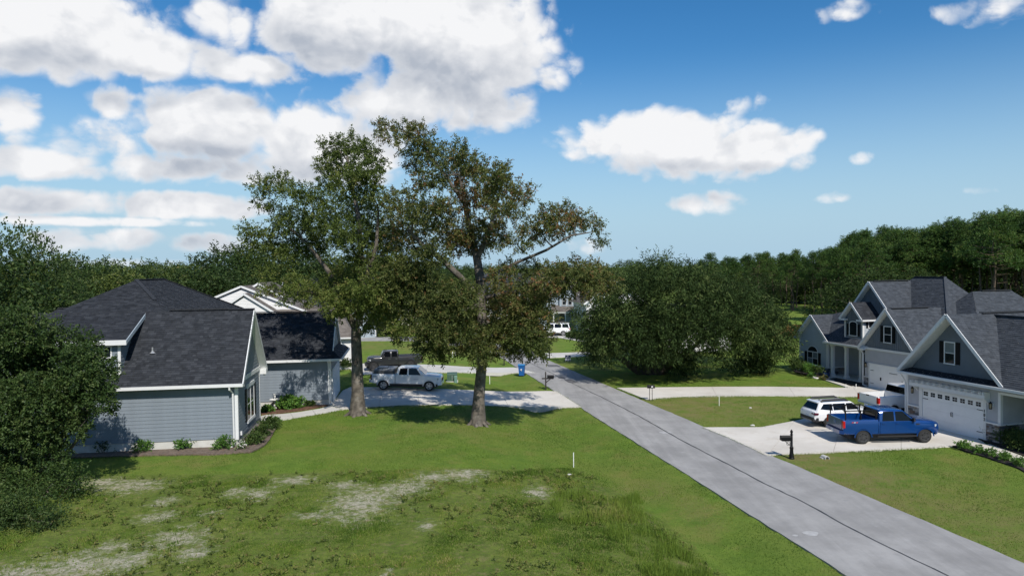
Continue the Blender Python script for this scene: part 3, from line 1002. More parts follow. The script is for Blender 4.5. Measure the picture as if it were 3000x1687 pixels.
oak('oak_tree', 'tall green oak in front of the blue house garage', (1048, 1214), LEFT_OAK,
    [([(600, 1010), (540, 900), (480, 760), (390, 640), (300, 560)], (0, -.4, -.8, -1.2, -1.5), [.26, .2, .15, .11, .06]),
     ([(612, 1000), (620, 860), (622, 700), (615, 540), (580, 360), (560, 240)], (0, .2, .5, .7, .8, .8), [.27, .22, .19, .15, .10, .05]),
     ([(640, 1010), (700, 920), (760, 850)], (0, -.5, -1), [.2, .14, .08]),
     ([(600, 960), (640, 800), (690, 640), (700, 480)], (0, -.8, -1.2, -1.4), [.2, .16, .12, .06]),
     ([(560, 930), (450, 870), (340, 830)], (0, -.9, -1.6), [.16, .11, .06])],
    [(1048, 1150), (1046, 1060), (1043, 990), (1044, 962)], [.40, .36, .33, .33, .34], L_GREEN,
    lambda x, y, r: .40 + r.uniform(-.14, .16) + (.10 if y > 740 else 0) + (.05 if x < 350 else 0), 21, 5.5, .62)
oak('oak_tree', 'tallest oak with rust-brown leaves standing alone on the lawn', (1400, 1244), RIGHT_OAK,
    [([(1155, 800), (1140, 700), (1105, 560), (1085, 450), (1060, 320)], (0, .3, .6, .8, .8), [.30, .26, .2, .15, .07]),
     ([(1130, 850), (1060, 775), (980, 700), (900, 640), (830, 570)], (0, -.6, -1.2, -1.7, -2.2), [.22, .19, .16, .13, .08]),
     ([(1165, 800), (1230, 760), (1320, 715), (1450, 660), (1560, 595), (1650, 580)], (0, -.3, -.7, -1.1, -1.4, -1.6), [.15, .12, .10, .08, .055, .03]),
     ([(1180, 870), (1290, 845), (1400, 842), (1540, 835), (1650, 820)], (0, -.4, -.8, -1.2, -1.5), [.12, .10, .08, .06, .03]),
     ([(1090, 460), (1000, 330), (900, 200), (820, 140)], (.7, .9, 1.0, 1.2), [.13, .1, .07, .04]),
     ([(1140, 700), (1200, 560), (1230, 440), (1260, 340)], (.3, -.4, -.8, -1), [.18, .14, .1, .05]),
     ([(1160, 900), (1080, 930), (980, 950)], (0, -1.0, -1.8), [.15, .11, .06]), ([(1160, 980), (1260, 990), (1360, 1000)], (0, 1.0, 1.8), [.13, .1, .05])],
    [(1402, 1170), (1410, 1080), (1414, 1000), (1411, 930), (1408, 850), (1407, 825)], [.37, .32, .30, .29, .28, .26, .28], L_RUST,
    lambda x, y, r: (.36 if y > 700 else .46) + r.uniform(-.2, .2) + (.16 if (y < 480 and x > 1000) else 0) - (.12 if r.random() < .25 else 0), 33, 6.0, .55)

# ---------------------------------------------------------------- wide dark cedar-like tree right of the street
def big_tree():
    rg = np.random.default_rng(5); r = random.Random(5)
    t = thing('spreading_tree', 'huge dark evergreen with branches drooping to the lawn right of the street', 'tree', (0, 0, 0))
    Yc = 67.0
    c0 = AT(1965, 905, Yc)
    gz = ZR
    outline = [(1722, 1030, 30), (1728, 995, 34), (1716, 960, 32), (1735, 930, 40), (1748, 900, 42), (1760, 870, 42), (1742, 1044, 24), (1765, 1010, 46), (1760, 960, 60), (1775, 830, 44), (1815, 800, 46), (1815, 870, 64), (1845, 768, 38), (1890, 748, 34), (1945, 742, 32),
               (2000, 756, 34), (2060, 756, 34), (1905, 800, 60), (1980, 800, 60), (2050, 800, 60), (2120, 795, 54), (2180, 812, 50), (2225, 842, 50), (2262, 880, 50), (2285, 925, 46), (2305, 970, 40), (2318, 1010, 32), (2280, 1010, 48), (2250, 960, 60),
               (2200, 900, 64), (2130, 860, 66), (2060, 880, 70), (1980, 880, 74), (1900, 880, 74), (1840, 930, 74), (1900, 960, 74), (1980, 960, 76), (2060, 960, 72), (2140, 950, 72), (2190, 1000, 58), (2240, 1040, 48), (2200, 1064, 28), (2270, 1050, 34),
               (1800, 1000, 64), (1865, 1010, 64), (1940, 1010, 66), (2010, 1020, 58), (1990, 1060, 40), (2030, 1060, 36), (2010, 1088, 26), (2130, 1020, 44), (1880, 1036, 36), (1930, 1036, 36), (2160, 1060, 26), (2225, 1068, 22)]
    cl, tn = [], []
    for (x, y, rad) in outline:
        x = 1975 + (x - 1975) * .96
        if y < 920: y += 22 + 26 * min(1, abs(x - 1955) / 260)
        p = AT(x, y, Yc)
        fx = (p[0] - c0[0]) / 12.0; fz = (p[2] - 4.5) / 8.0
        dep = math.sqrt(max(.06, 1 - fx * fx - fz * fz * .8)) * 9.5
        for side in ((-1, -.55, .7) if y < 1030 else (-.62, -.3, .5)):
            Yd = Yc + side * dep * r.uniform(.85, 1.05)
            q = AT(x + r.uniform(-14, 14), y + r.uniform(-8, 8), Yd) if side < 0 else np.array([p[0] + r.uniform(-1, 1), Yd, p[2] + r.uniform(-.3, .3)])
            rr = rad * Yd / F_PX * .74
            cl.append((q[0], q[1], max(q[2], gz + rr * .5), rr)); tn.append(.45 + r.uniform(-.24, .24) + (.08 if y < 830 else 0))
    base = np.array([c0[0] - 2.0, Yc - 1.0, gz])
    limbs = []
    for k, (dx, dy, dz) in enumerate([(0, 0, 5.5), (-3.5, -1.0, 4.5), (3.5, -1.5, 4.5), (-1.5, 3, 5), (2.0, 3, 5.5), (5.5, 0, 3.8), (-5.5, .5, 3.6)]):
        b0 = base + np.array([dx * .12, dy * .12, -.1])
        limbs.append((curve_pts(b0, base + np.array([dx, dy, dz]), .06, 5, 0, r), [.42, .34, .28, .22, .16, .1]))
    mb = MB()
    grow(limbs, cl[:160], mb, r, 1, .04)
    mb.build('trunk', M_BARK_D, t, smooth=60)
    V, Fc, T = leaves(cl, 34, (.30, .075), .95, 18, .55, .5, tn, .30, .8, rg, 1.0)
    link('crown', np_mesh('crown', V, Fc, L_CEDAR, T), t)


big_tree()

# ---------------------------------------------------------------- near trees on the left edge
def px_tree(name, label, cat, cl_px, Y, base_px, leafm, per, leaf, twig, m, tone0, seed, spread=2.0, droop=.2, trunkr=.16, bark=None, part='trunk'):
    rg = np.random.default_rng(seed); r = random.Random(seed)
    t = thing(name, label, cat)
    cl, tn = [], []
    for (x, y, rad) in cl_px:
        Yd = Y + r.uniform(-1, 1) * spread
        p = AT(x, y, Yd); rr = rad * Yd / F_PX
        gz = float(ground_z(p[0], p[1]))
        cl.append((p[0], p[1], max(p[2], gz + rr * .55), rr)); tn.append(tone0 + r.uniform(-.15, .15))
    base = G(*base_px)
    base = np.array([base[0], Y, float(ground_z(base[0], Y))])
    limbs = []
    top = max(c[2] for c in cl)
    for k in range(4):
        c = cl[r.randrange(len(cl))]
        limbs.append((curve_pts(base + np.array([k * .12 - .2, 0, -.1]), base + (np.array(c[:3]) - base) * .7, .08, 4, 0, r), [trunkr * q for q in (1, .8, .62, .45, .3)]))
    mb = MB(); grow(limbs, cl, mb, r, 3, .02)
    mb.build(part, bark or M_BARK, t, smooth=60)
    V, Fc, T = leaves(cl, per, leaf, twig, m, droop, .42, tn, .26, .85, rg)
    link('crown' if part == 'trunk' else 'foliage', np_mesh('crown', V, Fc, leafm, T), t)
    return t


px_tree('live_oak', 'near live oak covering the left end of the blue house', 'tree',
        [(20, 1010, 70), (100, 980, 56), (150, 962, 30), (200, 1010, 50), (265, 1000, 26), (60, 1080, 76), (150, 1070, 76), (230, 1060, 56), (290, 1080, 42), (322, 1092, 20), (40, 1160, 76), (120, 1150, 76), (200, 1140, 70), (270, 1140, 42), (60, 1230, 76),
         (140, 1220, 70), (215, 1210, 54), (280, 1175, 40), (325, 1188, 20), (228, 1258, 30), (40, 1300, 66), (110, 1290, 54), (165, 1290, 34), (-60, 1050, 90), (-70, 1180, 90), (-60, 1300, 80), (30, 1370, 66), (105, 1360, 60), (-60, 1390, 70), (160, 1340, 40), (240, 1100, 50), (90, 1030, 56), (10, 950, 56), (60, 930, 40), (250, 1040, 44), (180, 1180, 60), (100, 1100, 70), (300, 1130, 34)],
        31.0, (70, 1425), L_LIVE, 270, (.13, .065), .34, 13, .52, 41, 1.5)
px_tree('wild_shrub', 'dark rounded shrub beneath the near live oak at the left edge', 'shrub',
        [(190, 1385, 46), (235, 1398, 34), (250, 1432, 22), (150, 1420, 54), (200, 1432, 36), (90, 1410, 56), (60, 1440, 56), (20, 1420, 60), (120, 1450, 40)], 29.6, (150, 1460), L_DKSHRUB, 190, (.11, .055), .28, 8, .42, 43, .7, .1, .06, part='stem')
px_tree('wild_shrub', 'bushy green shrub in the bottom left corner of the lot', 'shrub',
        [(20, 1478, 62), (90, 1466, 50), (150, 1500, 42), (40, 1535, 54), (110, 1545, 44), (170, 1548, 22), (0, 1568, 44), (-60, 1500, 70), (-60, 1560, 60), (60, 1500, 56), (150, 1545, 30)], 26.3, (60, 1580), L_LIVE, 210, (.12, .045), .34, 9, .62, 44, .7, .0, .05, part='stem')

# ---------------------------------------------------------------- tree prototypes for the woods
def proto_round(seed, leafm, n=46, per=13, leaf=(.34, .19), h=10.0, rx=5.0, low=.12, m=6, twig=.5, tone0=.45, tjit=.28):
    rg = np.random.default_rng(seed); r = random.Random(seed)
    cl, tn = [], []
    for k in range(n):
        zt = (k + .5) / n
        a = k * 2.39996 + r.uniform(-.4, .4)
        z = h * (low + (1 - low) * zt ** .9)
        s = math.sin(math.pi * min(1, (.16 + .80 * zt))) ** .55
        rad = rx * s * r.uniform(.62, 1.0)
        rr = h * r.uniform(.085, .15)
        cl.append((rad * math.cos(a), rad * math.sin(a), z - rr * .4, rr)); tn.append(tone0 + r.uniform(-.2, .2))
    mb = MB()
    limbs = [(curve_pts((0, 0, -.3), (r.uniform(-.4, .4), r.uniform(-.4, .4), h * .7), .04, 5, 0, r), [h * .028, h * .023, h * .02, h * .016, h * .012, h * .006])]
    grow(limbs, cl[::2], mb, r, 0, .03)
    V, Fc, T = leaves(cl, per, leaf, twig, m, .1, .34, tn, tjit, .8, rg)
    return mb.mesh('trunk', M_BARK_D, 60), np_mesh('crown', V, Fc, leafm, T), h


def proto_pine(seed, h=18.0, n=34, bare=.5):
    rg = np.random.default_rng(seed); r = random.Random(seed)
    cl, tn = [], []
    mb = MB()
    pts = curve_pts((0, 0, -.3), (r.uniform(-.4, .4), r.uniform(-.4, .4), h * .97), .015, 8, 0, r)
    rad = [h * .0125 * (1 - .82 * k / 8) for k in range(9)]
    mb.tube(pts, rad, 8)
    for k in range(n):
        t = bare + (1 - bare) * ((k + .5) / n)
        a = k * 2.39996 + r.uniform(-.5, .5)
        w = h * .17 * (1.12 - ((t - bare) / (1 - bare)) ** 1.6) * r.uniform(.5, 1.1)
        z = h * t
        p = (w * math.cos(a), w * math.sin(a), z + w * .25)
        mb.tube([(0, 0, z), (p[0] * .6, p[1] * .6, z + w * .08), p], [h * .0035, h * .0025, .02], 4, cap=False)
        cl.append((p[0], p[1], min(p[2], h), h * r.uniform(.034, .058))); tn.append(.42 + r.uniform(-.2, .25) + .1 * t)
    for k in range(7):                                  # dead stubs below the crown
        z = h * r.uniform(bare * .45, bare); a = r.uniform(0, 6.28); w = r.uniform(.5, 1.3)
        mb.tube([(0, 0, z), (w * math.cos(a), w * math.sin(a), z + .15)], [.045, .015], 4, cap=False)
    V, Fc, T = leaves(cl, 40, (.34, .07), .40, 12, -.05, .5, tn, .24, .70, rg, 1.0)
    return mb.mesh('trunk', M_BARK_P, 60), np_mesh('crown', V, Fc, L_PINE, T), h


PROTO = {'live': [proto_round(60 + k, L_LIVE, 58, 22, (.21, .115), 10, 5.2, m=9) for k in range(3)],
         'broad': [proto_round(70 + k, L_GREEN, 50, 18, (.24, .15), 11, 4.6, .16, m=8) for k in range(2)],
         'dark': [proto_round(80 + k, L_CEDAR, 64, 18, (.28, .11), 10, 5.4, .04, 9, .55) for k in range(2)],
         'pine': [proto_pine(90 + k, 18, 36, (.5, .58, .64, .55)[k]) for k in range(4)]}


def plant(kind, k, x, y, h, label, group, name, wide=1.0, cat='tree', rz=None):
    tm, cm, h0 = PROTO[kind][k % len(PROTO[kind])]
    z = float(ground_z(x, y))
    t = thing(name, label, cat, (x, y, z), rnd.uniform(0, 6.28) if rz is None else rz, group)
    s = h / h0
    t.scale = (s * wide, s * wide, s)
    link('trunk', tm, t); link('crown', cm, t)
    return t


def plant_px(kind, k, px, ytop, Y, label, group, name, wide=1.0):
    p = AT(px, ytop, Y)
    plant(kind, k, p[0], Y, p[2] - float(ground_z(p[0], Y)), label, group, name, wide)


# tall tree at the far left edge and its neighbours
plant_px('live', 0, 20, 655, 58, 'tallest broad tree at the left edge rising above the wood', None, 'live_oak', .62)
plant_px('live', 1, -190, 690, 50, 'broad tree cut by the left edge of the picture', None, 'live_oak', 1.2)
i = 0
for (px, yt, Y, w) in [(120, 745, 66, .9), (190, 752, 76, 1.1), (60, 775, 58, .8), (245, 768, 84, 1.2), (300, 783, 76, 1.3), (360, 766, 94, 1.2), (415, 785, 84, 1.3), (470, 768, 100, 1.2), (520, 788, 86, 1.3), (555, 772, 98, 1.2), (590, 786, 82, 1.35),
                       (640, 748, 92, 1.2), (690, 726, 96, 1.15), (750, 712, 100, 1.15), (820, 716, 104, 1.2), (900, 735, 110, 1.3), (160, 815, 58, .9), (330, 800, 72, 1.2), (640, 800, 84, 1.2), (980, 745, 112, 1.3), (1060, 756, 118, 1.3), (1140, 770, 124, 1.3), (1220, 775, 130, 1.3), (1300, 778, 140, 1.3), (1390, 780, 150, 1.4), (1480, 784, 165, 1.4), (1570, 784, 180, 1.4)]:
    if Y <= 60: lab = 'rounded dark green tree in the wood left of the blue house'
    elif px < 600: lab = 'rounded green tree in the wood line behind the blue house roof'
    elif px < 960: lab = 'darker tree rising behind the white house'
    else: lab = 'distant tree seen through the oak crowns'
    plant_px(('live', 'live', 'broad')[i % 3] if px < 600 else ('dark', 'broad', 'live')[i % 3], i, px, yt, Y, lab, lab.replace('tree', 'trees'), 'woodland_tree', w); i += 1
# pines on the right
r = random.Random(3)
skyl = lambda p: float(np.interp(p, [2060, 2200, 2324, 2439, 2458, 2501, 2540, 2590, 2697, 2774, 2852, 2914, 2986, 3120], [752, 742, 732, 726, 698, 683, 673, 674, 666, 655, 637, 629, 620, 600]))
pine_lab = 'tall pine in the dense stand beyond the grey houses'
for k in range(64):
    t = k / 63
    px = 2060 + 1060 * t + r.uniform(-14, 14)
    Y = 185 - 85 * min(1, t * 1.25) + r.uniform(-5, 14)
    top = skyl(px) + r.uniform(-4, 20) + (8 if k % 3 == 0 else 0)
    plant_px('pine', k, px, top, Y, pine_lab, 'pines in the dense stand on the right', 'pine_tree', r.uniform(.95, 1.35))
for k in range(13):
    px = 2450 + 640 * k / 12 + r.uniform(-12, 12)
    Y = 122 - 20 * k / 12 + r.uniform(-6, 8)
    plant_px('pine', k + 1, px, skyl(px) + r.uniform(18, 60), Y, pine_lab, 'pines in the dense stand on the right', 'pine_tree', r.uniform(1.0, 1.4))
for k in range(12):
    px = 3130 + 45 * k + r.uniform(-15, 15)
    plant_px('pine', k, px, 612 + r.uniform(-8, 25), 92 + r.uniform(-4, 10), pine_lab, 'pines in the dense stand on the right', 'pine_tree', r.uniform(1, 1.35))
plant_px('pine', 1, 2922, 642, 90, 'foremost pine with a long bare trunk in front of the stand', None, 'pine_tree', 1.2)
for (px, yt, Y, w, lab) in [(2600, 785, 96, 1.35, 'broad dark evergreen right behind the far grey house roof'), (2490, 818, 92, 1.3, 'dark evergreen left of the far grey house roof'), (2700, 800, 100, 1.2, 'olive evergreen behind the hip roof')]:
    plant_px('dark', len(lab), px, yt, Y, lab, None, 'evergreen_tree', w)
und = 'bushy young tree in the undergrowth below the pines'
for k, (px, yt, Y) in enumerate([(2440, 800, 150), (2250, 850, 160), (2790, 850, 112), (2880, 856, 106), (2990, 850, 100), (2220, 800, 165), (2160, 800, 170), (2520, 800, 140)]):
    plant_px(('broad', 'live')[k % 2], k, px, yt, Y, und, 'young trees below the pines', 'young_tree', 1.2)
for k in range(26):
    px = 2040 + 1080 * k / 25 + r.uniform(-15, 15)
    plant_px(('dark', 'live')[k % 2], k, px, skyl(px) + r.uniform(60, 95), 205 - 70 * k / 25, 'dark tree filling the shade behind the pine trunks', 'dark trees behind the pine trunks', 'shade_tree', 1.7)
far_lab = 'far tree in the belt closing the horizon'
for k in range(46):
    a = R(-62 + 124 * k / 45)
    d = 300 + r.uniform(-25, 25)
    plant(('live', 'broad', 'dark')[k % 3], k, d * math.sin(a), d * math.cos(a), r.uniform(10.5, 12.5), far_lab, 'far trees closing the horizon', 'far_tree', 2.0)
# young trees on the middle lawns
plant_px('live', 2, 1540, 830, 118, 'small round tree in front of the distant blue-grey porch house', None, 'small_tree', 1.0)
plant_px('broad', 1, 1240, 860, 104, 'shade tree across the street behind the oaks', None, 'small_tree', 1.4)
plant_px('dark', 1, 1330, 850, 112, 'dense evergreen across the street behind the oaks', None, 'small_tree', 1.2)
plant_px('broad', 0, 1130, 850, 100, 'leafy tree shading the lawn beyond the dark grey pickup', None, 'small_tree', 1.3)

# ---------------------------------------------------------------- house building blocks (local u, v, z)
M_SIDE_BLUE = mat('blue_grey_siding', (.172, .203, .238), .55, var=.05, scale=2, bump=.15, bscale=60)
M_SIDE_GREY = mat('grey_siding', (.40, .405, .43), .55, var=.05, scale=2)
M_SIDE_PALE = mat('pale_blue_grey_siding', (.37, .41, .45), .55, var=.05, scale=2)
M_SIDE_SLATE = mat('slate_siding', (.120, .145, .172), .6, var=.06, scale=2)
M_SIDE_WHITE = mat('white_siding', (.66, .66, .66), .55, var=.04, scale=2)
M_SIDE_FARBLUE = mat('powder_blue_siding', (.32, .38, .43), .55, var=.05, scale=2)
M_TRIM = mat('white_trim', (.64, .65, .655), .45, var=.04, scale=3, dirt=(.25, 3, (.55, .54, .50)))
M_SOFFIT = mat('soffit_white', (.70, .71, .70), .6, var=.05)
M_FOUND = mat('foundation_render', (.50, .50, .47), .85, var=.08, scale=1.5, dirt=(.5, 1.2, (.32, .29, .25)))
M_SHUT = mat('black_shutter', (.007, .008, .010), .5, var=.1, spec=.15)
M_GLASS = glass_mat('window_glass')
M_GLASS_L = glass_mat('window_glass_curtained', (.16, .19, .20), .05)
M_ROOF_K = mat('charcoal_shingles', (.021, .024, .030), .85, var=.25, scale=3, bump=.5, bscale=90, tone=(.55, (.054, .059, .069)), spec=.25)
M_ROOF_G = mat('grey_shingles', (.043, .050, .061), .85, var=.2, scale=3, bump=.5, bscale=90, tone=(.5, (.078, .088, .103)), spec=.25)
M_ROOF_B = mat('brown_shingles', (.125, .110, .098), .85, var=.2, scale=3, bump=.5, bscale=90, tone=(.7, (.20, .18, .165)), spec=.3)
M_RIDGE_K = mat('ridge_vent_dark', (.014, .015, .018), .8, var=.2)
M_DOORW = mat('white_garage_door', (.72, .73, .74), .45, var=.03, scale=1.5)
M_BLACK = mat('black_metal', (.007, .007, .008), .45, var=.15, metal=.0, spec=.2)
M_GALV = mat('galvanised', (.45, .46, .47), .4, var=.1, metal=.6)
M_LAMPGLASS = mat('lantern_glass', (.30, .24, .15), .1, var=.1)
STONES = [mat('ledge_stone_%s' % n, c, .85, var=.25, scale=6, bump=.6, bscale=20) for n, c in (('grey', (.22, .22, .23)), ('dark', (.085, .09, .10)), ('tan', (.27, .235, .205)), ('brown', (.15, .105, .085)), ('pale', (.34, .33, .33)))]


class Wall:
    """vertical plane: s runs along d from o, n points outwards"""
    def __init__(w, root, o, d, n):
        w.root, w.o, w.d, w.n = root, Vector((*o, 0)), Vector((*d, 0)), Vector((*n, 0))
    def p(w, s, z, n=0.0):
        q = w.o + w.d * s + w.n * n
        return Vector((q.x, q.y, z))
    def box(w, b, s0, s1, z0, z1, n0, n1):
        P = [w.p(s, z, n) for z in (z0, z1) for s, n in ((s0, n0), (s1, n0), (s1, n1), (s0, n1))]
        i = len(b.v)
        b.v += [tuple(q) for q in P]
        fl = w.d.cross(w.n).z < 0
        for q in ((0, 3, 2, 1), (4, 5, 6, 7), (0, 1, 5, 4), (1, 2, 6, 5), (2, 3, 7, 6), (3, 0, 4, 7)):
            q = tuple(i + k for k in q)
            b.f.append(q[::-1] if fl else q); b.t.append(0)
        return b


def prof_at(poly, z):
    """s-interval of a convex (s,z) outline at height z"""
    xs = []
    for i in range(len(poly)):
        (a, za), (b, zb) = poly[i], poly[(i + 1) % len(poly)]
        if abs(za - zb) < 1e-9:
            if abs(z - za) < 1e-6: xs += [a, b]
        elif min(za, zb) - 1e-9 <= z <= max(za, zb) + 1e-9:
            xs.append(a + (b - a) * (z - za) / (zb - za))
    return (min(xs), max(xs)) if xs else None


def lap_siding(w, poly, m, step=.19, name='siding', individual=False, n0=0.0, vertical=False):
    """lapped boards over a convex outline; individual=True makes every board an object"""
    z0, z1 = min(p[1] for p in poly), max(p[1] for p in poly)
    allb = MB(); cache = {}
    if vertical:                                        # board and batten
        s0, s1 = min(p[0] for p in poly), max(p[0] for p in poly)
        flip = [(p[1], p[0]) for p in poly]
        s = s0
        allb.poly([w.p(a, z, n0) for a, z in poly])
        while s < s1:
            iv = prof_at(flip, min(s + .03, s1 - .001))
            if iv and iv[1] - iv[0] > .05: w.box(allb, s, min(s + .06, s1), iv[0], iv[1], n0, n0 + .03)
            s += step
        return tag(allb.build(name, m, w.root), kind='stuff')
    z = z0; root = None
    while z < z1 - .01:
        zt = min(z + step, z1)
        a, c = prof_at(poly, z + 1e-4), prof_at(poly, zt - 1e-4)
        if a and c and a[1] - a[0] > .02:
            key = (round(a[0], 3), round(a[1], 3), round(c[0], 3), round(c[1], 3), round(zt - z, 3))
            b = allb if not individual else MB()
            zb = z if not individual else 0.0
            h = zt - z
            P = [w.p(a[0], zb, n0 + .022), w.p(a[1], zb, n0 + .022), w.p(c[1], zb + h, n0 + .004), w.p(c[0], zb + h, n0 + .004)]
            Q = [w.p(a[0], zb, n0 - .01), w.p(a[1], zb, n0 - .01)]
            b.poly(P); b.poly([Q[0], Q[1], P[1], P[0]])
            if individual:
                b.poly([P[3], P[2], w.p(c[1], h, n0 - .01), w.p(c[0], h, n0 - .01)])
                b.poly([Q[0], P[0], P[3], w.p(c[0], h, n0 - .01)]); b.poly([P[1], Q[1], w.p(c[1], h, n0 - .01), P[2]])
                if key not in cache: cache[key] = b.mesh('siding_board', m)
                link('siding_board', cache[key], w.root, (0, 0, z))
        z = zt
    if not individual: return tag(allb.build(name, m, w.root), kind='stuff')


def shingle_roof(root, poly, m, name='roof', course=.14, tab=.26, thick=.14, seed=1, fascia=None):
    """one roof plane: deck slab plus stepped rows of shingle tabs. poly[0]->poly[1] is the eave"""
    r = random.Random(seed)
    P = [Vector(p) for p in poly]
    e = (P[1] - P[0]).normalized()
    n = Vector((0, 0, 0))
    for k in range(len(P)): n += P[k].cross(P[(k + 1) % len(P)])
    n.normalize()
    if n.z < 0: n = -n
    t = n.cross(e).normalized()
    if t.z < 0: t = -t
    e = t.cross(n) if (t.cross(n)).dot(P[1] - P[0]) > 0 else -(t.cross(n))
    st = [((q - P[0]).dot(e), (q - P[0]).dot(t)) for q in P]
    def w(s, tt, h=0.0):
        return P[0] + e * s + t * tt + n * h
    flip = e.cross(t).dot(n) < 0
    b = MB()
    tmax = max(q[1] for q in st); tt = min(q[1] for q in st)
    while tt < tmax - .02:
        t1 = min(tt + course, tmax)
        A, B = prof_at(st, tt + 1e-4), prof_at(st, t1 - 1e-4)
        if A and B and A[1] - A[0] > .02:
            lo, hi = min(A[0], B[0]), max(A[1], B[1])
            s = lo - r.uniform(0, tab); 
            while s < hi:
                s2 = s + tab * r.uniform(.55, 1.5)
                a0, a1 = [min(max(k, A[0]), A[1]) for k in (s, s2)]
                b0, b1 = [min(max(k, B[0]), B[1]) for k in (s, s2)]
                if a1 - a0 > .005 or b1 - b0 > .005:
                    h = r.uniform(.016, .034); tn = r.random() ** 2.2
                    q = [w(a0, tt, h), w(a1, tt, h), w(b1, t1, .012), w(b0, t1, .012)]
                    f = [w(a0, tt, 0), w(a1, tt, 0), q[1], q[0]]
                    if flip: q, f = q[::-1], f[::-1]
                    b.poly(q, tn); b.poly(f, tn * .5)
                s = s2
        tt = t1
    dk = [q - n * .006 - (t * .22 if k[1] > tmax - .05 else t * 0) for q, k in zip(P, st)]
    o = MB().prism(dk, -n * thick).build(name, M_SOFFIT, root)
    tag(b.build('shingles', m, o), kind='stuff')
    return o


def ridge_cap(root, a, b, m, w=.28, h=.06, name='ridge_cap'):
    mb = MB().bar(Vector(a) + Vector((0, 0, .03)), Vector(b) + Vector((0, 0, .03)), w, h, tone=.45 if 'vent' not in name else 0.0)
    return mb.build(name, m, root)


def trim_bar(root, a, b, wd, ht, m=None, name='rake_board'):
    return MB().bar(a, b, wd, ht).build(name, m or M_TRIM, root)


def window(w, s0, s1, z0, z1, cols=1, rows=2, shutters=0.0, glass=None, frame=.07, proud=.045, name='window', arch=0.0, shut_sides=(-1, 1), mid=True):
    """frame, glazing bars (part) with each pane a sub-part"""
    b = MB()
    w.box(b, s0 - frame, s1 + frame, z0 - frame, z0, .0, proud + .03)
    if not arch: w.box(b, s0 - frame, s1 + frame, z1, z1 + frame, .0, proud)
    w.box(b, s0 - frame, s0, z0, z1, .0, proud); w.box(b, s1, s1 + frame, z0, z1, .0, proud)
    for c in range(1, cols):
        s = s0 + (s1 - s0) * c / cols
        w.box(b, s - .03, s + .03, z0, z1, .0, proud * .9)
    for r_ in range(1, rows):
        z = z0 + (z1 - z0) * r_ / rows
        w.box(b, s0, s1, z - .022, z + .022, .0, proud * .8)
    if arch:
        n = 14; cx, rx = (s0 + s1) / 2, (s1 - s0) / 2
        arc = lambda k, g: (cx + (rx + g) * math.cos(math.pi * k / n), z1 + (arch + g) * math.sin(math.pi * k / n))
        for k in range(n):
            (a, za), (c, zc) = arc(k, 0), arc(k + 1, 0); (a2, za2), (c2, zc2) = arc(k, frame), arc(k + 1, frame)
            b.prism([w.p(a, za, 0), w.p(c, zc, 0), w.p(c2, zc2, 0), w.p(a2, za2, 0)], w.n * proud)
    o = b.build(name, M_TRIM, w.root)
    gl = glass or M_GLASS
    for c in range(cols):
        for r_ in range(rows):
            a, d = s0 + (s1 - s0) * c / cols, s0 + (s1 - s0) * (c + 1) / cols
            e, f = z0 + (z1 - z0) * r_ / rows, z0 + (z1 - z0) * (r_ + 1) / rows
            g = MB(); w.box(g, a + .012, d - .012, e + .012, f - .012, 0.0, .026); g.build('pane', gl if not isinstance(gl, list) else gl[(c + r_) % len(gl)], o)
    if arch:
        g = MB(); g.prism([w.p(*arc(k, 0), .0) for k in range(n + 1)], w.n * .026); g.build('pane', gl if not isinstance(gl, list) else gl[0], o)
    if shutters:
        for sd in shut_sides:
            g = MB()
            a = s0 - frame - shutters if sd < 0 else s1 + frame
            zt = z1 + (frame if not arch else 0)
            w.box(g, a + .01, a + shutters - .01, z0 - .02, zt, .0, .05)
            k = z0 + .08
            while k < zt - .08:
                w.box(g, a + .05, a + shutters - .05, k, k + .035, .05, .062); k += .075
            g.build('shutter', M_SHUT, w.root)
    return o


def vent_pipe(root, p, m=None):
    b = MB(); b.lathe([(.16, 0), (.13, .03), (.06, .10), (.045, .12), (.045, .32)], p, 10); return b.build('vent_pipe', m or M_GALV, root)


def downspout(root, pts, r=.045):
    return MB().tube(pts, r, 6).build('downspout', M_TRIM, root)


# ---------------------------------------------------------------- blue-grey house on the left
LA = R(8.5)
H1 = thing('blue_house', 'blue-grey clapboard house with black shingle roof on the left', 'house', (-14.895, 37.579, 0), LA)
wN = Wall(H1, (0, 0), (-1, 0), (0, -1)); wE = Wall(H1, (0, 0), (0, 1), (1, 0))
wG = Wall(H1, (3.75, 10.9), (-1, 0), (0, -1)); wGF = Wall(H1, (3.75, 10.9), (0, 1), (1, 0))
wL = Wall(H1, (-1.9, 5.7), (0, 1), (1, 0))
b = MB()
for (w_, a_, c_, z_) in ((wN, .02, 14.0, .5), (wE, .0, 5.7, .5), (wG, .02, 6.0, .44), (wGF, 0, .6, .2), (wGF, 5.7, 6.2, .2), (wL, 0, 5.4, .5)):
    b = MB(); w_.box(b, a_, c_, -.6, z_, -.3, -.02 - .004 * (w_ is wE)); b.build('foundation', M_FOUND, H1)
b = MB()                                                # solid core behind the cladding
b.bx((-14, .03, .0), (-.03, 5.67, 3.45)); b.bx((-14, 5.6, .0), (-1.93, 17, 3.45)); b.bx((-3, 10.93, .0), (3.72, 17.07, 3.35))
b.build('wall_core', M_SIDE_BLUE, H1)
lap_siding(wN, [(0.12, .5), (14, .5), (14, 3.42), (.12, 3.42)], M_SIDE_BLUE, .193, individual=True)
lap_siding(wE, [(.12, .5), (5.58, .5), (5.58, 3.45), (.12, 3.45)], M_SIDE_BLUE, .193, individual=True)
lap_siding(wE, [(-.1, 3.55), (5.8, 3.55), (2.85, 7.05)], M_SIDE_BLUE, .193, name='gable_siding')
lap_siding(wG, [(.12, .44), (5.7, .44), (5.7, 3.3), (.12, 3.3)], M_SIDE_BLUE, .19, individual=True)
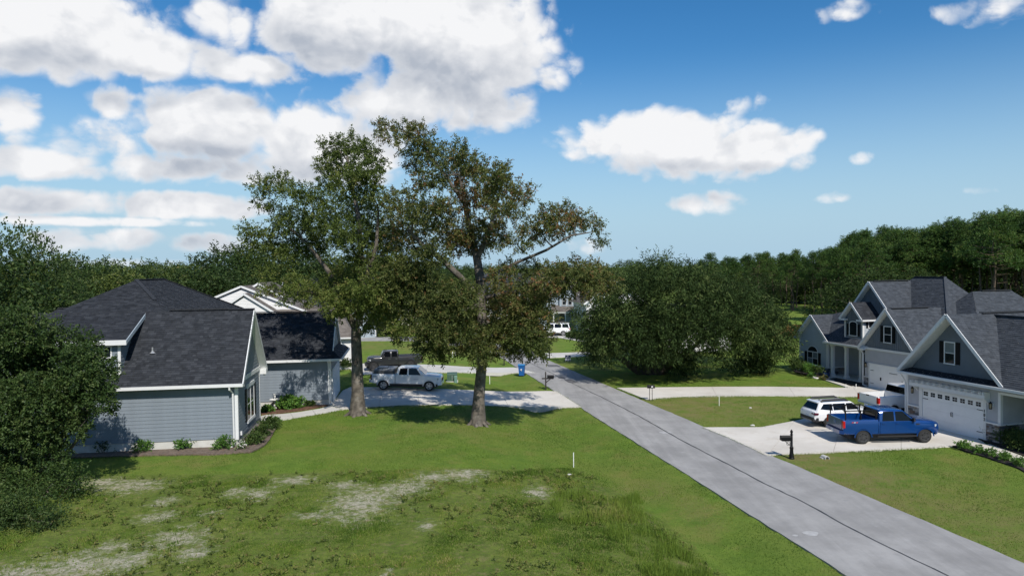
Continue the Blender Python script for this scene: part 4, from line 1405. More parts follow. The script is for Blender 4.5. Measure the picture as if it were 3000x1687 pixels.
lap_siding(wGF, [(.1, .1), (.55, .1), (.55, 3.3), (.1, 3.3)], M_SIDE_BLUE, .19); lap_siding(wGF, [(5.7, .1), (6.2, .1), (6.2, 3.3), (5.7, 3.3)], M_SIDE_BLUE, .19)
lap_siding(wGF, [(.55, 2.5), (5.7, 2.5), (5.7, 3.3), (.55, 3.3)], M_SIDE_BLUE, .19); lap_siding(wGF, [(.2, 3.85), (6.0, 3.85), (3.0, 6.3)], M_SIDE_BLUE, .19, name='gable_siding', n0=.02)
lap_siding(wL, [(.0, .5), (5.2, .5), (5.2, 3.4), (.0, 3.4)], M_SIDE_BLUE, .193)
for (w, s) in ((wN, 0), (wE, 0), (wE, 5.58), (wG, 0), (wGF, 0), (wGF, 6.1)):
    b = MB(); w.box(b, s - (.03 if s == 0 else 0), s + .13, .42 if w is not wGF else .05, 3.42 if w in (wN, wE) else 3.3, .0, .035); b.build('corner_board', M_TRIM, H1)
b = MB(); wE.box(b, -.1, 5.8, 3.38, 3.62, .0, .06); b.build('frieze_board', M_TRIM, H1)
# roofs
ZN = 7.3
shingle_roof(H1, [(-13.6, -.42, 3.5), (.42, -.42, 3.5), (.42, 2.82, ZN), (-13.6, 2.82, ZN)], M_ROOF_K, seed=1)
shingle_roof(H1, [(.42, 6.15, 3.42), (-9, 6.15, 3.42), (-9, 2.82, ZN), (.42, 2.82, ZN)], M_ROOF_K, seed=2)
R1, R2 = (-7.4, 6.9, 9.03), (-7.4, 11.6, 9.03)
shingle_roof(H1, [(-12.5, -.2, 5.97), (-5.45, -.2, 5.97), (-5.45, 4.18, 7.86), R1], M_ROOF_K, seed=3)
shingle_roof(H1, [(-5.45, 2.82, 7.27), (-4.45, 2.82, 7.27), (-5.45, 4.18, 7.86)], M_ROOF_K, seed=13)
shingle_roof(H1, [(-3.35, 2.82, 6.6), (-3.35, 17.2, 6.6), R2, R1, (-5.45, 4.18, 7.86), (-4.5, 2.82, 7.29)], M_ROOF_K, seed=4)
shingle_roof(H1, [(-12.5, 18.3, 5.97), (-12.5, -.2, 5.97), R1, R2], M_ROOF_K, seed=5)
shingle_roof(H1, [(-2.3, 18.3, 5.97), (-12.5, 18.3, 5.97), R2], M_ROOF_K, seed=6)
shingle_roof(H1, [(-15.6, 3.4, 4.2), (-9, 3.4, 4.2), (-9, 8, 7.3), (-12.4, 8, 7.3)], M_ROOF_K, seed=7)
shingle_roof(H1, [(-15.6, 12.6, 4.2), (-15.6, 3.4, 4.2), (-12.4, 8, 7.3)], M_ROOF_K, seed=8)
shingle_roof(H1, [(-4.5, 10.4, 3.35), (4.5, 10.4, 3.35), (3.92, 10.98, 3.87), (3.92, 13.85, 6.42), (-4.5, 13.85, 6.42)], M_ROOF_K, seed=9)
shingle_roof(H1, [(4.5, 17.3, 3.35), (-4.5, 17.3, 3.35), (-4.5, 13.85, 6.42), (3.92, 13.85, 6.42), (3.92, 16.7, 3.88)], M_ROOF_K, seed=10)
shingle_roof(H1, [(4.5, 10.4, 3.35), (4.5, 17.3, 3.35), (3.7, 16.7, 3.88), (3.7, 11.0, 3.88)], M_ROOF_K, seed=11)
shingle_roof(H1, [(-1.2, 5, 3.4), (-1.2, 11, 3.4), (-4.5, 11, 6.42), (-4.5, 5, 6.42)], M_ROOF_K, seed=12)
ridge_cap(H1, (-1.0, 2.82, ZN + .03), (-4.2, 2.82, ZN + .03), M_RIDGE_K, name='ridge_vent'); ridge_cap(H1, (.4, 2.82, ZN), (-1.0, 2.82, ZN), M_ROOF_K)
ridge_cap(H1, (3.9, 13.85, 6.45), (-4.0, 13.85, 6.45), M_RIDGE_K, name='ridge_vent'); ridge_cap(H1, R1, R2, M_RIDGE_K, name='ridge_vent')
ridge_cap(H1, R1, (-5.45, 4.18, 7.88), M_ROOF_K, .22, .04, 'hip_cap'); ridge_cap(H1, R2, (-3.35, 16.9, 6.62), M_ROOF_K, .22, .04, 'hip_cap'); ridge_cap(H1, (-12.4, 8, 7.3), (-9.5, 8, 7.3), M_RIDGE_K, name='ridge_vent')
# trim, gutters, soffits
for v0, z0 in ((-.45, 3.38), (6.18, 3.30)):
    trim_bar(H1, (.40, v0, z0), (.40, 2.82, ZN - .10), .05, .18)
for v0, z0 in ((10.98, 3.8), (16.7, 3.8)): trim_bar(H1, (3.93, v0, z0), (3.93, 13.85, 6.30), .05, .2)
g = MB().bx((-13.6, -.56, 3.36), (.42, -.44, 3.52)); g.build('gutter', M_TRIM, H1)
g = MB().bx((-1.0, 10.26, 3.20), (4.5, 10.38, 3.36)); g.build('gutter', M_TRIM, H1); MB().bx((4.5, 10.3, 3.20), (4.58, 17.3, 3.34)).build('gutter', M_TRIM, H1)
b = MB(); b.poly([(-13.6, -.44, 3.38), (-13.6, 0, 3.38), (.40, 0, 3.38), (.40, -.44, 3.38)]); b.poly([(-1, 10.38, 3.22), (-1, 10.9, 3.22), (4.5, 10.9, 3.22), (4.5, 10.38, 3.22)]); b.build('soffit', M_SOFFIT, H1)
b = MB()                                                # boxed eave return at the far corner of the gable
b.bx((.05, 5.7, 3.12), (.42, 6.2, 3.42)); b.build('eave_return', M_TRIM, H1)
for v in (-.44, 5.72):
    if v < 0: MB().bx((-.02, -.42, 3.30), (.40, .02, 3.40)).build('eave_return', M_TRIM, H1)
lampb = MB(); lampb.lathe([(.02, 0), (.06, .02), (.07, .12), (.05, .14)], (.25, 5.95, 3.0), 8); lampb.build('security_light', M_TRIM, H1)
downspout(H1, [(-.28, -.50, 3.36), (-.28, -.50, 3.22), (-.20, -.12, 2.98), (-.19, -.09, .30), (-.19, -.10, .16), (-.36, -.40, .02)], .05)
downspout(H1, [(3.62, 10.34, 3.2), (3.62, 10.75, 3.0), (3.62, 10.82, .2), (3.80, 10.6, .08)])
# windows and doors
window(wE, 2.2, 3.02, .98, 2.78, 1, 2, .0); window(wE, 3.12, 3.94, .98, 2.78, 1, 2, .0)
for s in (1.72, 4.02):
    b = MB(); wE.box(b, s, s + .40, .95, 2.85, .0, .05); b.build('shutter', M_SHUT, H1)
b = MB(); wE.box(b, 2.1, 4.04, 2.85, 3.05, 0, .07); wE.box(b, 2.1, 4.04, .82, .92, 0, .08); b.build('window_trim', M_TRIM, H1)
window(wN, 7.95, 8.8, 1.2, 3.0, 2, 2, .38, M_GLASS_L)
b = MB(); wE.box(b, .45, .57, .55, .75, .02, .10); b.build('outlet_box', M_TRIM, H1)
# garage door
o = MB(); wGF.box(o, .62, 5.6, .02, 2.42, -.02, .05); gd = o.build('garage_door', M_DOORW, H1)
for k in range(4):
    for q in range(4):
        g = MB(); wGF.box(g, .74 + q * 1.22, 1.84 + q * 1.22, .1 + k * .58, .56 + k * .58, .05, .065); g.build('panel', M_DOORW, gd)
b = MB(); wGF.box(b, .50, .62, 0, 2.5, 0, .08); wGF.box(b, 5.6, 5.72, 0, 2.5, 0, .08); wGF.box(b, .5, 5.72, 2.42, 2.54, 0, .085); b.build('door_frame', M_TRIM, H1)
# shed dormer
wD = Wall(H1, (-5.86, .12), (-1, 0), (0, -1)); wDE = Wall(H1, (-5.86, .12), (0, 1), (1, 0))
MB().bx((-12.2, .16, 3.9), (-5.9, 3, 5.9)).build('dormer_core', M_SIDE_BLUE, H1)
lap_siding(wD, [(.1, 4.1), (6.3, 4.1), (6.3, 5.85), (.1, 5.85)], M_SIDE_BLUE, .19, name='dormer_siding')
lap_siding(wDE, [(.0, 4.1), (.05, 4.1), (2.3, 6.7), (2.3, 6.95), (.0, 5.95)], M_SIDE_BLUE, .19, name='dormer_siding')
b = MB(); wD.box(b, -.02, .12, 4.05, 5.82, 0, .04); b.build('corner_board', M_TRIM, H1)
b = MB(); wD.box(b, 0, 6.4, 4.1, 4.24, 0, .05); b.build('dormer_sill_board', M_TRIM, H1)
MB().bx((-12.5, -.28, 5.72), (-5.42, -.2, 5.98)).build('dormer_fascia', M_TRIM, H1); trim_bar(H1, (-5.43, -.24, 5.86), (-5.43, 2.55, 7.05), .05, .2, M_SIDE_FARBLUE)
window(wD, .48, 1.12, 5.06, 5.60, 2, 1, 0); window(wD, 1.5, 2.1, 5.06, 5.60, 2, 1, 0); window(wD, 2.7, 3.4, 5.06, 5.60, 2, 1, 0)
b = MB(); wD.box(b, 1.16, 1.44, 5.0, 5.68, 0, .05); b.build('window_trim', M_TRIM, H1)
vent_pipe(H1, (-4.55, .95, 5.12)); vent_pipe(H1, (-2.6, 14.1, 6.2))

# ---------------------------------------------------------------- near grey house on the right (number 102)
RA = R(16)
HA = thing('grey_house', 'near grey house with stone base and wide white garage door numbered 102', 'house', (26.781, 40.139, ZR), RA)
wF = Wall(HA, (0, 0), (0, 1), (-1, 0))
MB().bx((.04, -12, 0), (12, 4.96, 3.4)).build('wall_core', M_SIDE_GREY, HA) if False else None
b = MB(); b.bx((.04, -1.36, 0), (8.2, 4.96, 3.35)); b.bx((2.4, -12, 0), (6.8, -1.3, 3.35)); b.bx((.04, -12, 2.86), (2.5, -1.3, 3.35)); b.build('wall_core', M_SIDE_GREY, HA)
ZL, DT = 1.14, 2.44
lap_siding(wF, [(4.0, ZL), (4.88, ZL), (4.88, 3.3), (4.0, 3.3)], M_SIDE_GREY, .125); lap_siding(wF, [(-1.28, ZL), (-.54, ZL), (-.54, 3.3), (-1.28, 3.3)], M_SIDE_GREY, .125)
lap_siding(wF, [(-.54, DT + .05), (4.0, DT + .05), (4.0, 3.3), (-.54, 3.3)], M_SIDE_GREY, .125); lap_siding(wF, [(-12, 2.95), (-1.28, 2.95), (-1.28, 3.3), (-12, 3.3)], M_SIDE_GREY, .125)
wR = Wall(HA, (0, -1.38), (1, 0), (0, -1)); lap_siding(wR, [(.12, ZL), (2.4, ZL), (2.4, 2.86), (.12, 2.86)], M_SIDE_GREY, .125)
wR2 = Wall(HA, (2.38, -1.4), (0, -1), (-1, 0)); lap_siding(wR2, [(0, ZL), (9, ZL), (9, 2.86), (0, 2.86)], M_SIDE_GREY, .125)


def stone_panel(w, s0, s1, z0, z1, seed, avg=.30, row=.105, n0=.03):
    """ledge stone veneer, every stone an object"""
    r = random.Random(seed); cache = {}
    b = MB(); w.box(b, s0, s1, z0, z1, .0, n0 - .01); b.build('mortar', mat('stone_mortar', (.06, .06, .06), .9), w.root)
    z = z0
    while z < z1 - .03:
        h = min(row * r.choice((.8, 1.0, 1.3)), z1 - z)
        s = s0
        while s < s1 - .02:
            L = min(avg * r.choice((.55, .8, 1.0, 1.4)), s1 - s)
            if s1 - s - L < .07: L = s1 - s
            g = MB(); w.box(g, s + .006, s + L - .006, z + .006, z + h - .006, n0 - .02, n0 + r.uniform(.01, .045))
            g.build('stone', STONES[r.choice((0, 0, 1, 1, 2, 3, 4))], w.root)
            s += L
        z += h


stone_panel(wF, 4.0, 4.86, 0, ZL - .05, 1); stone_panel(wF, -1.38, -.56, 0, ZL - .05, 2); stone_panel(wR, .0, 2.3, 0, ZL - .05, 3, .36, .13)
b = MB()
for (w_, a_, c_) in ((wF, 3.98, 4.9), (wF, -1.44, -.54), (wR, -.1, 2.4)):
    b = MB(); w_.box(b, a_, c_, ZL - .05, ZL + .03, 0, .1 + .003 * (w_ is wR)); b.build('ledge_trim', M_TRIM, HA)
for s0, s1, z0, z1 in ((4.84, 4.98, 0, 3.3), (-1.42, -1.27, ZL, 2.95)):
    b = MB(); wF.box(b, s0, s1, z0, z1, 0, .05); b.build('corner_board', M_TRIM, HA)
b = MB(); wR.box(b, -.04, .13, ZL, 2.9, 0, .05); b.build('corner_board', M_TRIM, HA); b = MB(); wF.box(b, -12, -1.42, 2.84, 2.97, 0, .06); b.build('porch_beam', M_TRIM, HA)
# garage door
o = MB(); wF.box(o, -.40, 3.76, .0, DT - .1, -.04, .02); gd = o.build('garage_door', M_DOORW, HA)
for k in range(4):
    g = MB(); wF.box(g, -.39, 3.75, .01 + k * .58, .57 + k * .58, .02, .032); g.build('door_section', M_DOORW, gd)
for k in range(8):
    s = -.22 + k * .512
    for i_ in range(2):
        for j_ in range(2):
            g = MB(); wF.box(g, s + i_ * .165, s + i_ * .165 + .14, 1.93 + j_ * .135, 2.04 + j_ * .135, .03, .042); g.build('pane', M_GLASS, gd)
for s, z in ((-.36, .45), (-.36, 1.72), (3.35, .45), (3.35, 1.72)):
    g = MB(); wF.box(g, s, s + .38, z, z + .035, .032, .05); g.build('strap_hinge', M_BLACK, gd)
for s in (1.60, 1.70):
    g = MB().tube([wF.p(s, .98, .035), wF.p(s, 1.02, .08), wF.p(s, 1.20, .09), wF.p(s, 1.24, .035)], .016, 6); g.build('handle', M_BLACK, gd)
b = MB(); wF.box(b, -.56, -.40, 0, DT + .04, 0, .07); wF.box(b, 3.76, 4.0, 0, DT + .04, 0, .07); wF.box(b, -.40, 3.76, DT - .1, DT + .04, 0, .065); b.build('door_frame', M_TRIM, HA)
# house number, one digit above the other on the right jamb
for k, ch in enumerate('102'):
    cu = bpy.data.curves.new('digit', 'FONT'); cu.body = ch; cu.size = .30; cu.extrude = .012; cu.align_x = 'CENTER'
    tmp = bpy.data.objects.new('tmp', cu); COL.objects.link(tmp)
    me = bpy.data.meshes.new_from_object(tmp.evaluated_get(bpy.context.evaluated_depsgraph_get()))
    bpy.data.objects.remove(tmp)
    me.materials.append(M_BLACK)
    q = wF.p(-.48, 1.66 - k * .24, .085)
    link('house_digit', me, HA, q, (R(90), 0, R(-90)), (.62, .85, 1))
# pergola over the door
b = MB(); b.box(wF.p(1.76, 2.60, .46), (.09, 5.16, .20)); b.build('pergola_beam', M_TRIM, HA)
b = MB(); wF.box(b, -.76, 4.2, 2.42, 2.80, .0, .07); b.build('pergola_ledger', M_TRIM, HA)
for k in range(12):
    s = -.62 + k * .43
    P = [wF.p(s, 2.70, .0), wF.p(s, 2.70, .50), wF.p(s, 2.78, .66), wF.p(s, 2.86, .66), wF.p(s, 2.86, .0)]
    MB().prism(P, (wF.d * .05)).build('pergola_rafter', M_TRIM, HA)
for s in (-.74, 4.12):
    b = MB().prism([wF.p(s, 2.12, .0), wF.p(s, 2.24, .12), wF.p(s, 2.5, .44), wF.p(s, 2.66, .5), wF.p(s, 2.86, .5), wF.p(s, 2.86, .0)], wF.d * .08); b.build('pergola_bracket', M_TRIM, HA)


def lantern(w, s, z):
    b = MB(); w.box(b, s - .07, s + .07, z - .05, z + .18, .0, .06); o = b.build('wall_lantern', M_TRIM, w.root)
    c = w.p(s, z - .02, .17)
    b = MB(); b.lathe([(.02, .30), (.04, .26), (.10, .20), (.11, .17)][::-1], c, 4); b.lathe([(.09, -.14), (.10, -.12), (.10, -.10)], c, 4)
    for k in range(4):
        a = k * math.pi / 2
        b.bar((c.x + .085 * math.cos(a), c.y + .085 * math.sin(a), c.z - .12), (c.x + .10 * math.cos(a), c.y + .10 * math.sin(a), c.z + .18), .016)
    b.bar(w.p(s, z + .2, .05), w.p(s, z + .2, .17), .02); b.build('lantern_cage', M_BLACK, o)
    b = MB(); b.lathe([(.055, -.09), (.06, .16)], c, 6); b.build('lantern_glass', M_LAMPGLASS, o)


lantern(wF, 4.42, 2.1); lantern(wF, -.92, 2.1)
# gable wall with shake siding set back over a small skirt roof
wS = Wall(HA, (.28, 0), (0, 1), (-1, 0))
lap_siding(wS, [(-1.55, 3.42), (4.95, 3.42), (1.69, 6.95)], M_SIDE_SLATE, .175, name='gable_siding')
MB().prism([(.3, -1.6, 3.4), (.3, 5.0, 3.4), (.3, 1.69, 7.0)], (2, 0, 0)).build('gable_core', M_SIDE_SLATE, HA)
window(wS, 1.78, 2.42, 4.12, 5.36, 1, 2, .33, [M_GLASS, M_GLASS_L])
AP = 7.1
shingle_roof(HA, [(-.55, 5.0, 3.32), (-.55, -1.7, 3.32), (.3, -1.7, 3.5), (.3, 5.0, 3.5)], M_ROOF_K, seed=20)
shingle_roof(HA, [(-.5, -1.95, 3.30), (8.5, -1.95, 3.30), (8.5, 1.69, AP), (-.5, 1.69, AP)], M_ROOF_G, seed=21)
shingle_roof(HA, [(8.5, 5.33, 3.30), (-.5, 5.33, 3.30), (-.5, 1.69, AP), (8.5, 1.69, AP)], M_ROOF_G, seed=22)
shingle_roof(HA, [(-.55, -1.75, 3.32), (-.55, -13, 3.32), (4.2, -8.25, 7.9), (4.2, 1.0, 7.9)] if False else [(-.55, -13, 3.32), (-.55, -1.75, 3.32), (3.2, 1.9, 6.95), (3.2, -13, 6.95)], M_ROOF_G, seed=23)
shingle_roof(HA, [(7.1, 1.0, 3.3), (7.1, -13, 3.3), (3.2, -13, 6.95), (3.2, 1.0, 6.95)], M_ROOF_G, seed=24)
MB().prism([(.05, -12, 3.3), (6.8, -12, 3.3), (3.2, -12, 6.75)], (0, .2, 0)).build('gable_wall', M_SIDE_GREY, HA)
trim_bar(HA, (-.5, -13, 3.28), (3.2, -13, 6.9), .05, .18); trim_bar(HA, (7.05, -13, 3.28), (3.2, -13, 6.9), .05, .18)
ridge_cap(HA, (3.2, 1.6, 6.97), (3.2, -12.8, 6.97), M_ROOF_G)
MB().prism([(8.3, -1.8, 3.3), (8.3, 5.2, 3.3), (8.3, 1.69, 6.95)], (.15, 0, 0)).build('gable_wall', M_SIDE_GREY, HA)
ridge_cap(HA, (2.2, 1.69, AP + .03), (6.2, 1.69, AP + .03), M_RIDGE_K, name='ridge_vent')
trim_bar(HA, (-.52, -1.9, 3.28), (-.52, 1.69, AP - .02), .05, .19); trim_bar(HA, (-.52, 5.28, 3.28), (-.52, 1.69, AP - .02), .05, .19)
MB().bx((-.66, -13, 3.16), (-.54, 5.05, 3.30)).build('gutter', M_TRIM, HA); MB().bx((-.54, -13, 3.14), (.0, 4.98, 3.17)).build('soffit', M_SOFFIT, HA)
downspout(HA, [(-.6, 4.95, 3.2), (-.3, 5.03, 2.9), (-.07, 5.04, 2.6), (-.07, 5.04, .1)])

# ---------------------------------------------------------------- far grey house on the right
HB = thing('grey_house', 'far grey house with columned porch, dormer and three gables', 'house', (28.63, 63.405, ZR), RA)
wW = Wall(HB, (0, 0), (0, 1), (-1, 0)); wWr = Wall(HB, (0, 0), (1, 0), (0, -1))
b = MB(); b.bx((.04, .04, 0), (9, 3.74, 3.3)); b.bx((2.2, -6, 0), (9, .1, 3.3)); b.bx((-.80, -10.5, 0), (9, -5.3, 3.3)); b.build('wall_core', M_SIDE_PALE, HB)
SL = .80
lap_siding(wW, [(.12, SL), (3.68, SL), (3.68, 3.3), (.12, 3.3)], M_SIDE_PALE, .12); lap_siding(wW, [(-.05, 3.3), (3.85, 3.3), (1.83, 5.35)], M_SIDE_PALE, .12, name='gable_siding')
lap_siding(wWr, [(.12, SL), (2.2, SL), (2.2, 3.1), (.12, 3.1)], M_SIDE_PALE, .12)
wB = Wall(HB, (2.2, 0), (0, -1), (-1, 0)); lap_siding(wB, [(0, .2), (5.4, .2), (5.4, 3.1), (0, 3.1)], M_SIDE_PALE, .12)
stone_panel(wW, .0, 3.74, 0, SL - .05, 5, .42, .16); stone_panel(wWr, .02, 2.1, 0, SL - .05, 6, .42, .16)
b = MB(); wW.box(b, -.08, 3.8, SL - .05, SL + .03, 0, .1); wWr.box(b, -.08, 2.2, SL - .05, SL + .03, 0, .1); b.build('ledge_trim', M_TRIM, HB)
for (w_, a_, c_, z_) in ((wW, -.04, .13, SL), (wW, 3.66, 3.8, 0), (wWr, -.05, .13, SL)):
    b = MB(); w_.box(b, a_, c_, z_, 3.15, 0, .05); b.build('corner_board', M_TRIM, HB)
window(wW, 1.30, 2.62, .88, 2.02, 2, 2, .36, [M_GLASS, M_GLASS_L], arch=.52, name='arched_window')
b = MB(); wW.box(b, 1.22, 2.70, 2.0, 2.08, 0, .06); b.build('window_trim', M_TRIM, HB)
# porch
MB().bx((-.15, -5.2, 0), (2.2, 0, .16)).build('porch_floor', M_CONC_OLD, HB)
for v in (-.55, -2.25, -3.95):
    c = MB(); c.bx((-.10, v - .17, .16), (.24, v + .17, .36)); c.bx((-.05, v - .12, .36), (.19, v + .12, 2.82)); c.bx((-.10, v - .17, 2.82), (.24, v + .17, 3.0)); c.build('porch_column', M_TRIM, HB)
MB().bx((-.12, -5.2, 2.96), (.26, 0, 3.2)).build('porch_beam', M_TRIM, HB); MB().bx((-.4, -5.0, 3.16), (2.2, .0, 3.19)).build('soffit', M_SOFFIT, HB)
o = MB(); wB.box(o, 2.0, 2.92, .16, 2.15, 0, .05); fd = o.build('front_door', mat('black_door', (.015, .012, .012), .35), HB)
g = MB(); wB.box(g, 2.2, 2.72, .9, 2.0, .05, .06); g.build('pane', M_GLASS_L, fd)
b = MB(); wB.box(b, 1.86, 1.98, .16, 2.2, 0, .07); wB.box(b, 2.94, 3.06, .16, 2.2, 0, .07); wB.box(b, 1.5, 3.4, 2.2, 2.3, 0, .07); wB.box(b, 1.5, 1.6, .16, 2.2, 0, .07); wB.box(b, 3.3, 3.4, .16, 2.2, 0, .07); b.build('door_frame', M_TRIM, HB)
for a_, c_, z_, y_ in ((1.62, 1.84, .3, 2.15), (3.08, 3.28, .3, 2.15), (1.6, 3.3, 2.34, 2.62)):
    g = MB(); wB.box(g, a_, c_, z_, y_, 0, .03); g.build('sidelight', M_GLASS, HB)
# garage
GU = -.85
wGa = Wall(HB, (GU, 0), (0, 1), (-1, 0))
lap_siding(wGa, [(-10.5, 2.05), (-5.45, 2.05), (-5.45, 3.2), (-10.5, 3.2)], M_SIDE_GREY, .12); lap_siding(wGa, [(-5.85, .85), (-5.42, .85), (-5.42, 2.05), (-5.85, 2.05)], M_SIDE_GREY, .12)
stone_panel(wGa, -5.85, -5.32, 0, .82, 8, .3, .13); b = MB(); wGa.box(b, -5.87, -5.3, .82, .88, 0, .09); b.build('ledge_trim', M_TRIM, HB)
o = MB(); wGa.box(o, -10.3, -5.95, 0, 1.96, -.02, .04); gd = o.build('garage_door', M_DOORW, HB)
for s, z in ((-6.35, .4), (-6.35, 1.45), (-8.3, .4), (-8.3, 1.45)):
    g = MB(); wGa.box(g, s - (.45 if s < -8 else 0), s + .35, z, z + .035, .04, .055); g.build('strap_hinge', M_BLACK, gd)
for s in (-7.15, -9.3):
    g = MB(); wGa.box(g, s, s + .03, .75, 1.0, .04, .08); wGa.box(g, s + .07, s + .10, .75, 1.0, .04, .08); g.build('handle', M_BLACK, gd)
b = MB(); wGa.box(b, -5.95, -5.83, 0, 2.05, 0, .07); wGa.box(b, -10.4, -5.83, 1.96, 2.06, 0, .075); b.build('door_frame', M_TRIM, HB)
b = MB(); wGa.box(b, -10.7, -5.1, 3.14, 3.32, 0, .1); b.build('frieze_board', M_TRIM, HB)
lantern(wGa, -5.62, 1.82)
lap_siding(wGa, [(-10.55, 3.3), (-5.25, 3.3), (-7.9, 6.25)], M_SIDE_SLATE, .21, name='gable_siding', vertical=True, n0=.03)
window(Wall(HB, (GU - .075, 0), (0, 1), (-1, 0)), -8.2, -7.5, 3.92, 5.15, 1, 2, .32)
b = MB(); b.prism([(GU + .02, -10.6, 3.2), (GU + .02, -5.2, 3.2), (GU + .02, -7.9, 6.3)], (2, 0, 0)); b.build('gable_core', M_SIDE_SLATE, HB)
eG = GU - .42
shingle_roof(HB, [(eG, -10.85, 3.25), (9, -10.85, 3.25), (9, -7.9, 6.58), (eG, -7.9, 6.58)], M_ROOF_G, seed=30, course=.15, tab=.28); shingle_roof(HB, [(9, -4.95, 3.25), (eG, -4.95, 3.25), (eG, -7.9, 6.58), (9, -7.9, 6.58)], M_ROOF_G, seed=31, course=.15, tab=.28)
for v in (-10.8, -5.0): trim_bar(HB, (eG - .02, v, 3.2), (eG - .02, -7.9, 6.55), .05, .18)
ridge_cap(HB, (-.7, -7.9, 6.6), (3, -7.9, 6.6), M_RIDGE_K, name='ridge_vent')
for v in (-5.35, -10.5):
    b = MB().prism([(eG, v - .35, 3.2), (eG, v + .35, 3.2), (eG + .5, v + .35, 3.45), (eG + .5, v - .35, 3.45)], (0, 0, -.14)); b.build('eave_return', M_TRIM, HB)
downspout(HB, [(GU - .2, -4.98, 3.15), (GU - .15, -5.2, 2.9), (GU - .08, -5.24, 2.7), (GU - .08, -5.24, .15), (GU - .1, -5.7, .05)], .06)
# left wing and porch roofs
shingle_roof(HB, [(-.4, -.45, 3.2), (6, -.45, 3.2), (6, 1.83, 5.5), (-.4, 1.83, 5.5)], M_ROOF_G, seed=32, course=.15, tab=.28); shingle_roof(HB, [(6, 4.1, 3.2), (-.4, 4.1, 3.2), (-.4, 1.83, 5.5), (6, 1.83, 5.5)], M_ROOF_G, seed=33, course=.15, tab=.28)
for v in (-.42, 4.08): trim_bar(HB, (-.42, v, 3.15), (-.42, 1.83, 5.46), .05, .2)
shingle_roof(HB, [(-.4, -5.2, 3.22), (-.4, -.4, 3.22), (2.16, 1.83, 5.5), (2.44, .9, 5.75), (2.44, -5.2, 5.75)], M_ROOF_G, seed=34, course=.15, tab=.28)
MB().bx((-.52, -5.0, 3.08), (-.4, -.05, 3.22)).build('gutter', M_TRIM, HB)
b = MB().prism([(-.4, -.42, 3.15), (-.4, .25, 3.15), (.0, .25, 3.5), (.0, -.42, 3.3)], (0, 0, -.12)); b.build('eave_return', M_TRIM, HB)
# dormer on the porch roof
DU, DV = .25, -2.9
wDo = Wall(HB, (DU, 0), (0, 1), (-1, 0)); wDr = Wall(HB, (DU, DV - 1.0), (1, 0), (0, -1))
lap_siding(wDo, [(DV - 1, 3.72), (DV + 1, 3.72), (DV + 1, 5.45), (DV, 6.65), (DV - 1, 5.45)], M_SIDE_SLATE, .21, name='dormer_siding', vertical=True)
MB().bx((DU + .02, DV - .98, 3.5), (4, DV + .98, 5.45)).build('dormer_core', M_SIDE_PALE, HB); lap_siding(wDr, [(.1, 3.85), (2.0, 5.45), (.1, 5.45)], M_SIDE_PALE, .12, name='dormer_siding')
for sg in (-1, 1):
    P_ = [(DU - .38, DV + sg * 1.32, 5.42), (5, DV + sg * 1.32, 5.42), (5, DV, 6.87), (DU - .38, DV, 6.87)]
    if sg > 0: P_ = [P_[1], P_[0], P_[3], P_[2]]
    shingle_roof(HB, P_, M_ROOF_K, seed=36 + sg, course=.15, tab=.28, thick=.09)
    trim_bar(HB, (DU - .40, DV + sg * 1.30, 5.38), (DU - .40, DV, 6.82), .05, .18)
    MB().bx((DU - .40, DV + sg * 1.32, 5.27), (DU + .06, DV + sg * .68, 5.43)).build('eave_return', M_TRIM, HB)
    b = MB(); wDo.box(b, DV + sg * 1.0 - .065, DV + sg * 1.0 + .065, 3.74, 5.4, 0, .05); b.build('dormer_trim', M_TRIM, HB)
MB().bx((DU - .38, DV - 1.42, 5.29), (4.6, DV - 1.32, 5.43)).build('gutter', M_TRIM, HB)
b = MB(); wDo.box(b, DV - 1.06, DV + 1.06, 3.70, 3.80, 0, .06); b.build('dormer_trim', M_TRIM, HB); b = MB(); wDr.box(b, -.04, .14, 3.8, 5.4, 0, .05); b.build('dormer_trim', M_TRIM, HB)
window(Wall(HB, (DU - .04, 0), (0, 1), (-1, 0)), DV - .42, DV + .42, 4.0, 4.98, 1, 1, .26, name='arched_window', arch=.2)
window(wDr, .62, 1.15, 4.72, 5.3, 1, 1, .2, shut_sides=(-1,))
# upper gable and the main hip
wU = Wall(HB, (2.0, 0), (0, 1), (-1, 0))
lap_siding(wU, [(-5.2, 5.6), (-1.2, 5.6), (-1.2, 6.3), (-3.15, 8.4), (-5.2, 6.2)], M_SIDE_SLATE, .21, name='gable_siding', vertical=True)
shingle_roof(HB, [(1.55, -5.4, 6.1), (8, -5.4, 6.1), (8, -3.15, 8.65), (1.55, -3.15, 8.65)], M_ROOF_G, seed=37, course=.15, tab=.28); shingle_roof(HB, [(8, -.9, 6.1), (1.55, -.9, 6.1), (1.55, -3.15, 8.65), (8, -3.15, 8.65)], M_ROOF_G, seed=38, course=.15, tab=.28)
for v in (-5.36, -.94): trim_bar(HB, (1.53, v, 6.05), (1.53, -3.15, 8.6), .05, .18)
ridge_cap(HB, (2.0, -3.15, 8.68), (5.8, -3.15, 8.68), M_RIDGE_K, name='ridge_vent')
HR = [(6.4, -3.3, 8.98), (6.4, -6.4, 8.98)]
shingle_roof(HB, [(2.2, -10.7, 4.1), (2.2, 1.0, 4.1), HR[0], HR[1]], M_ROOF_G, seed=39, course=.15, tab=.28); shingle_roof(HB, [(2.2, -10.7, 4.1), (12.5, -10.7, 4.1), (8.9, -8.2, 7.0) if False else (10.6, -10.7, 4.1), HR[1]] if False else [(2.2, -10.7, 4.1), (10.6, -10.7, 4.1), HR[1]], M_ROOF_G, seed=40, course=.15, tab=.28)
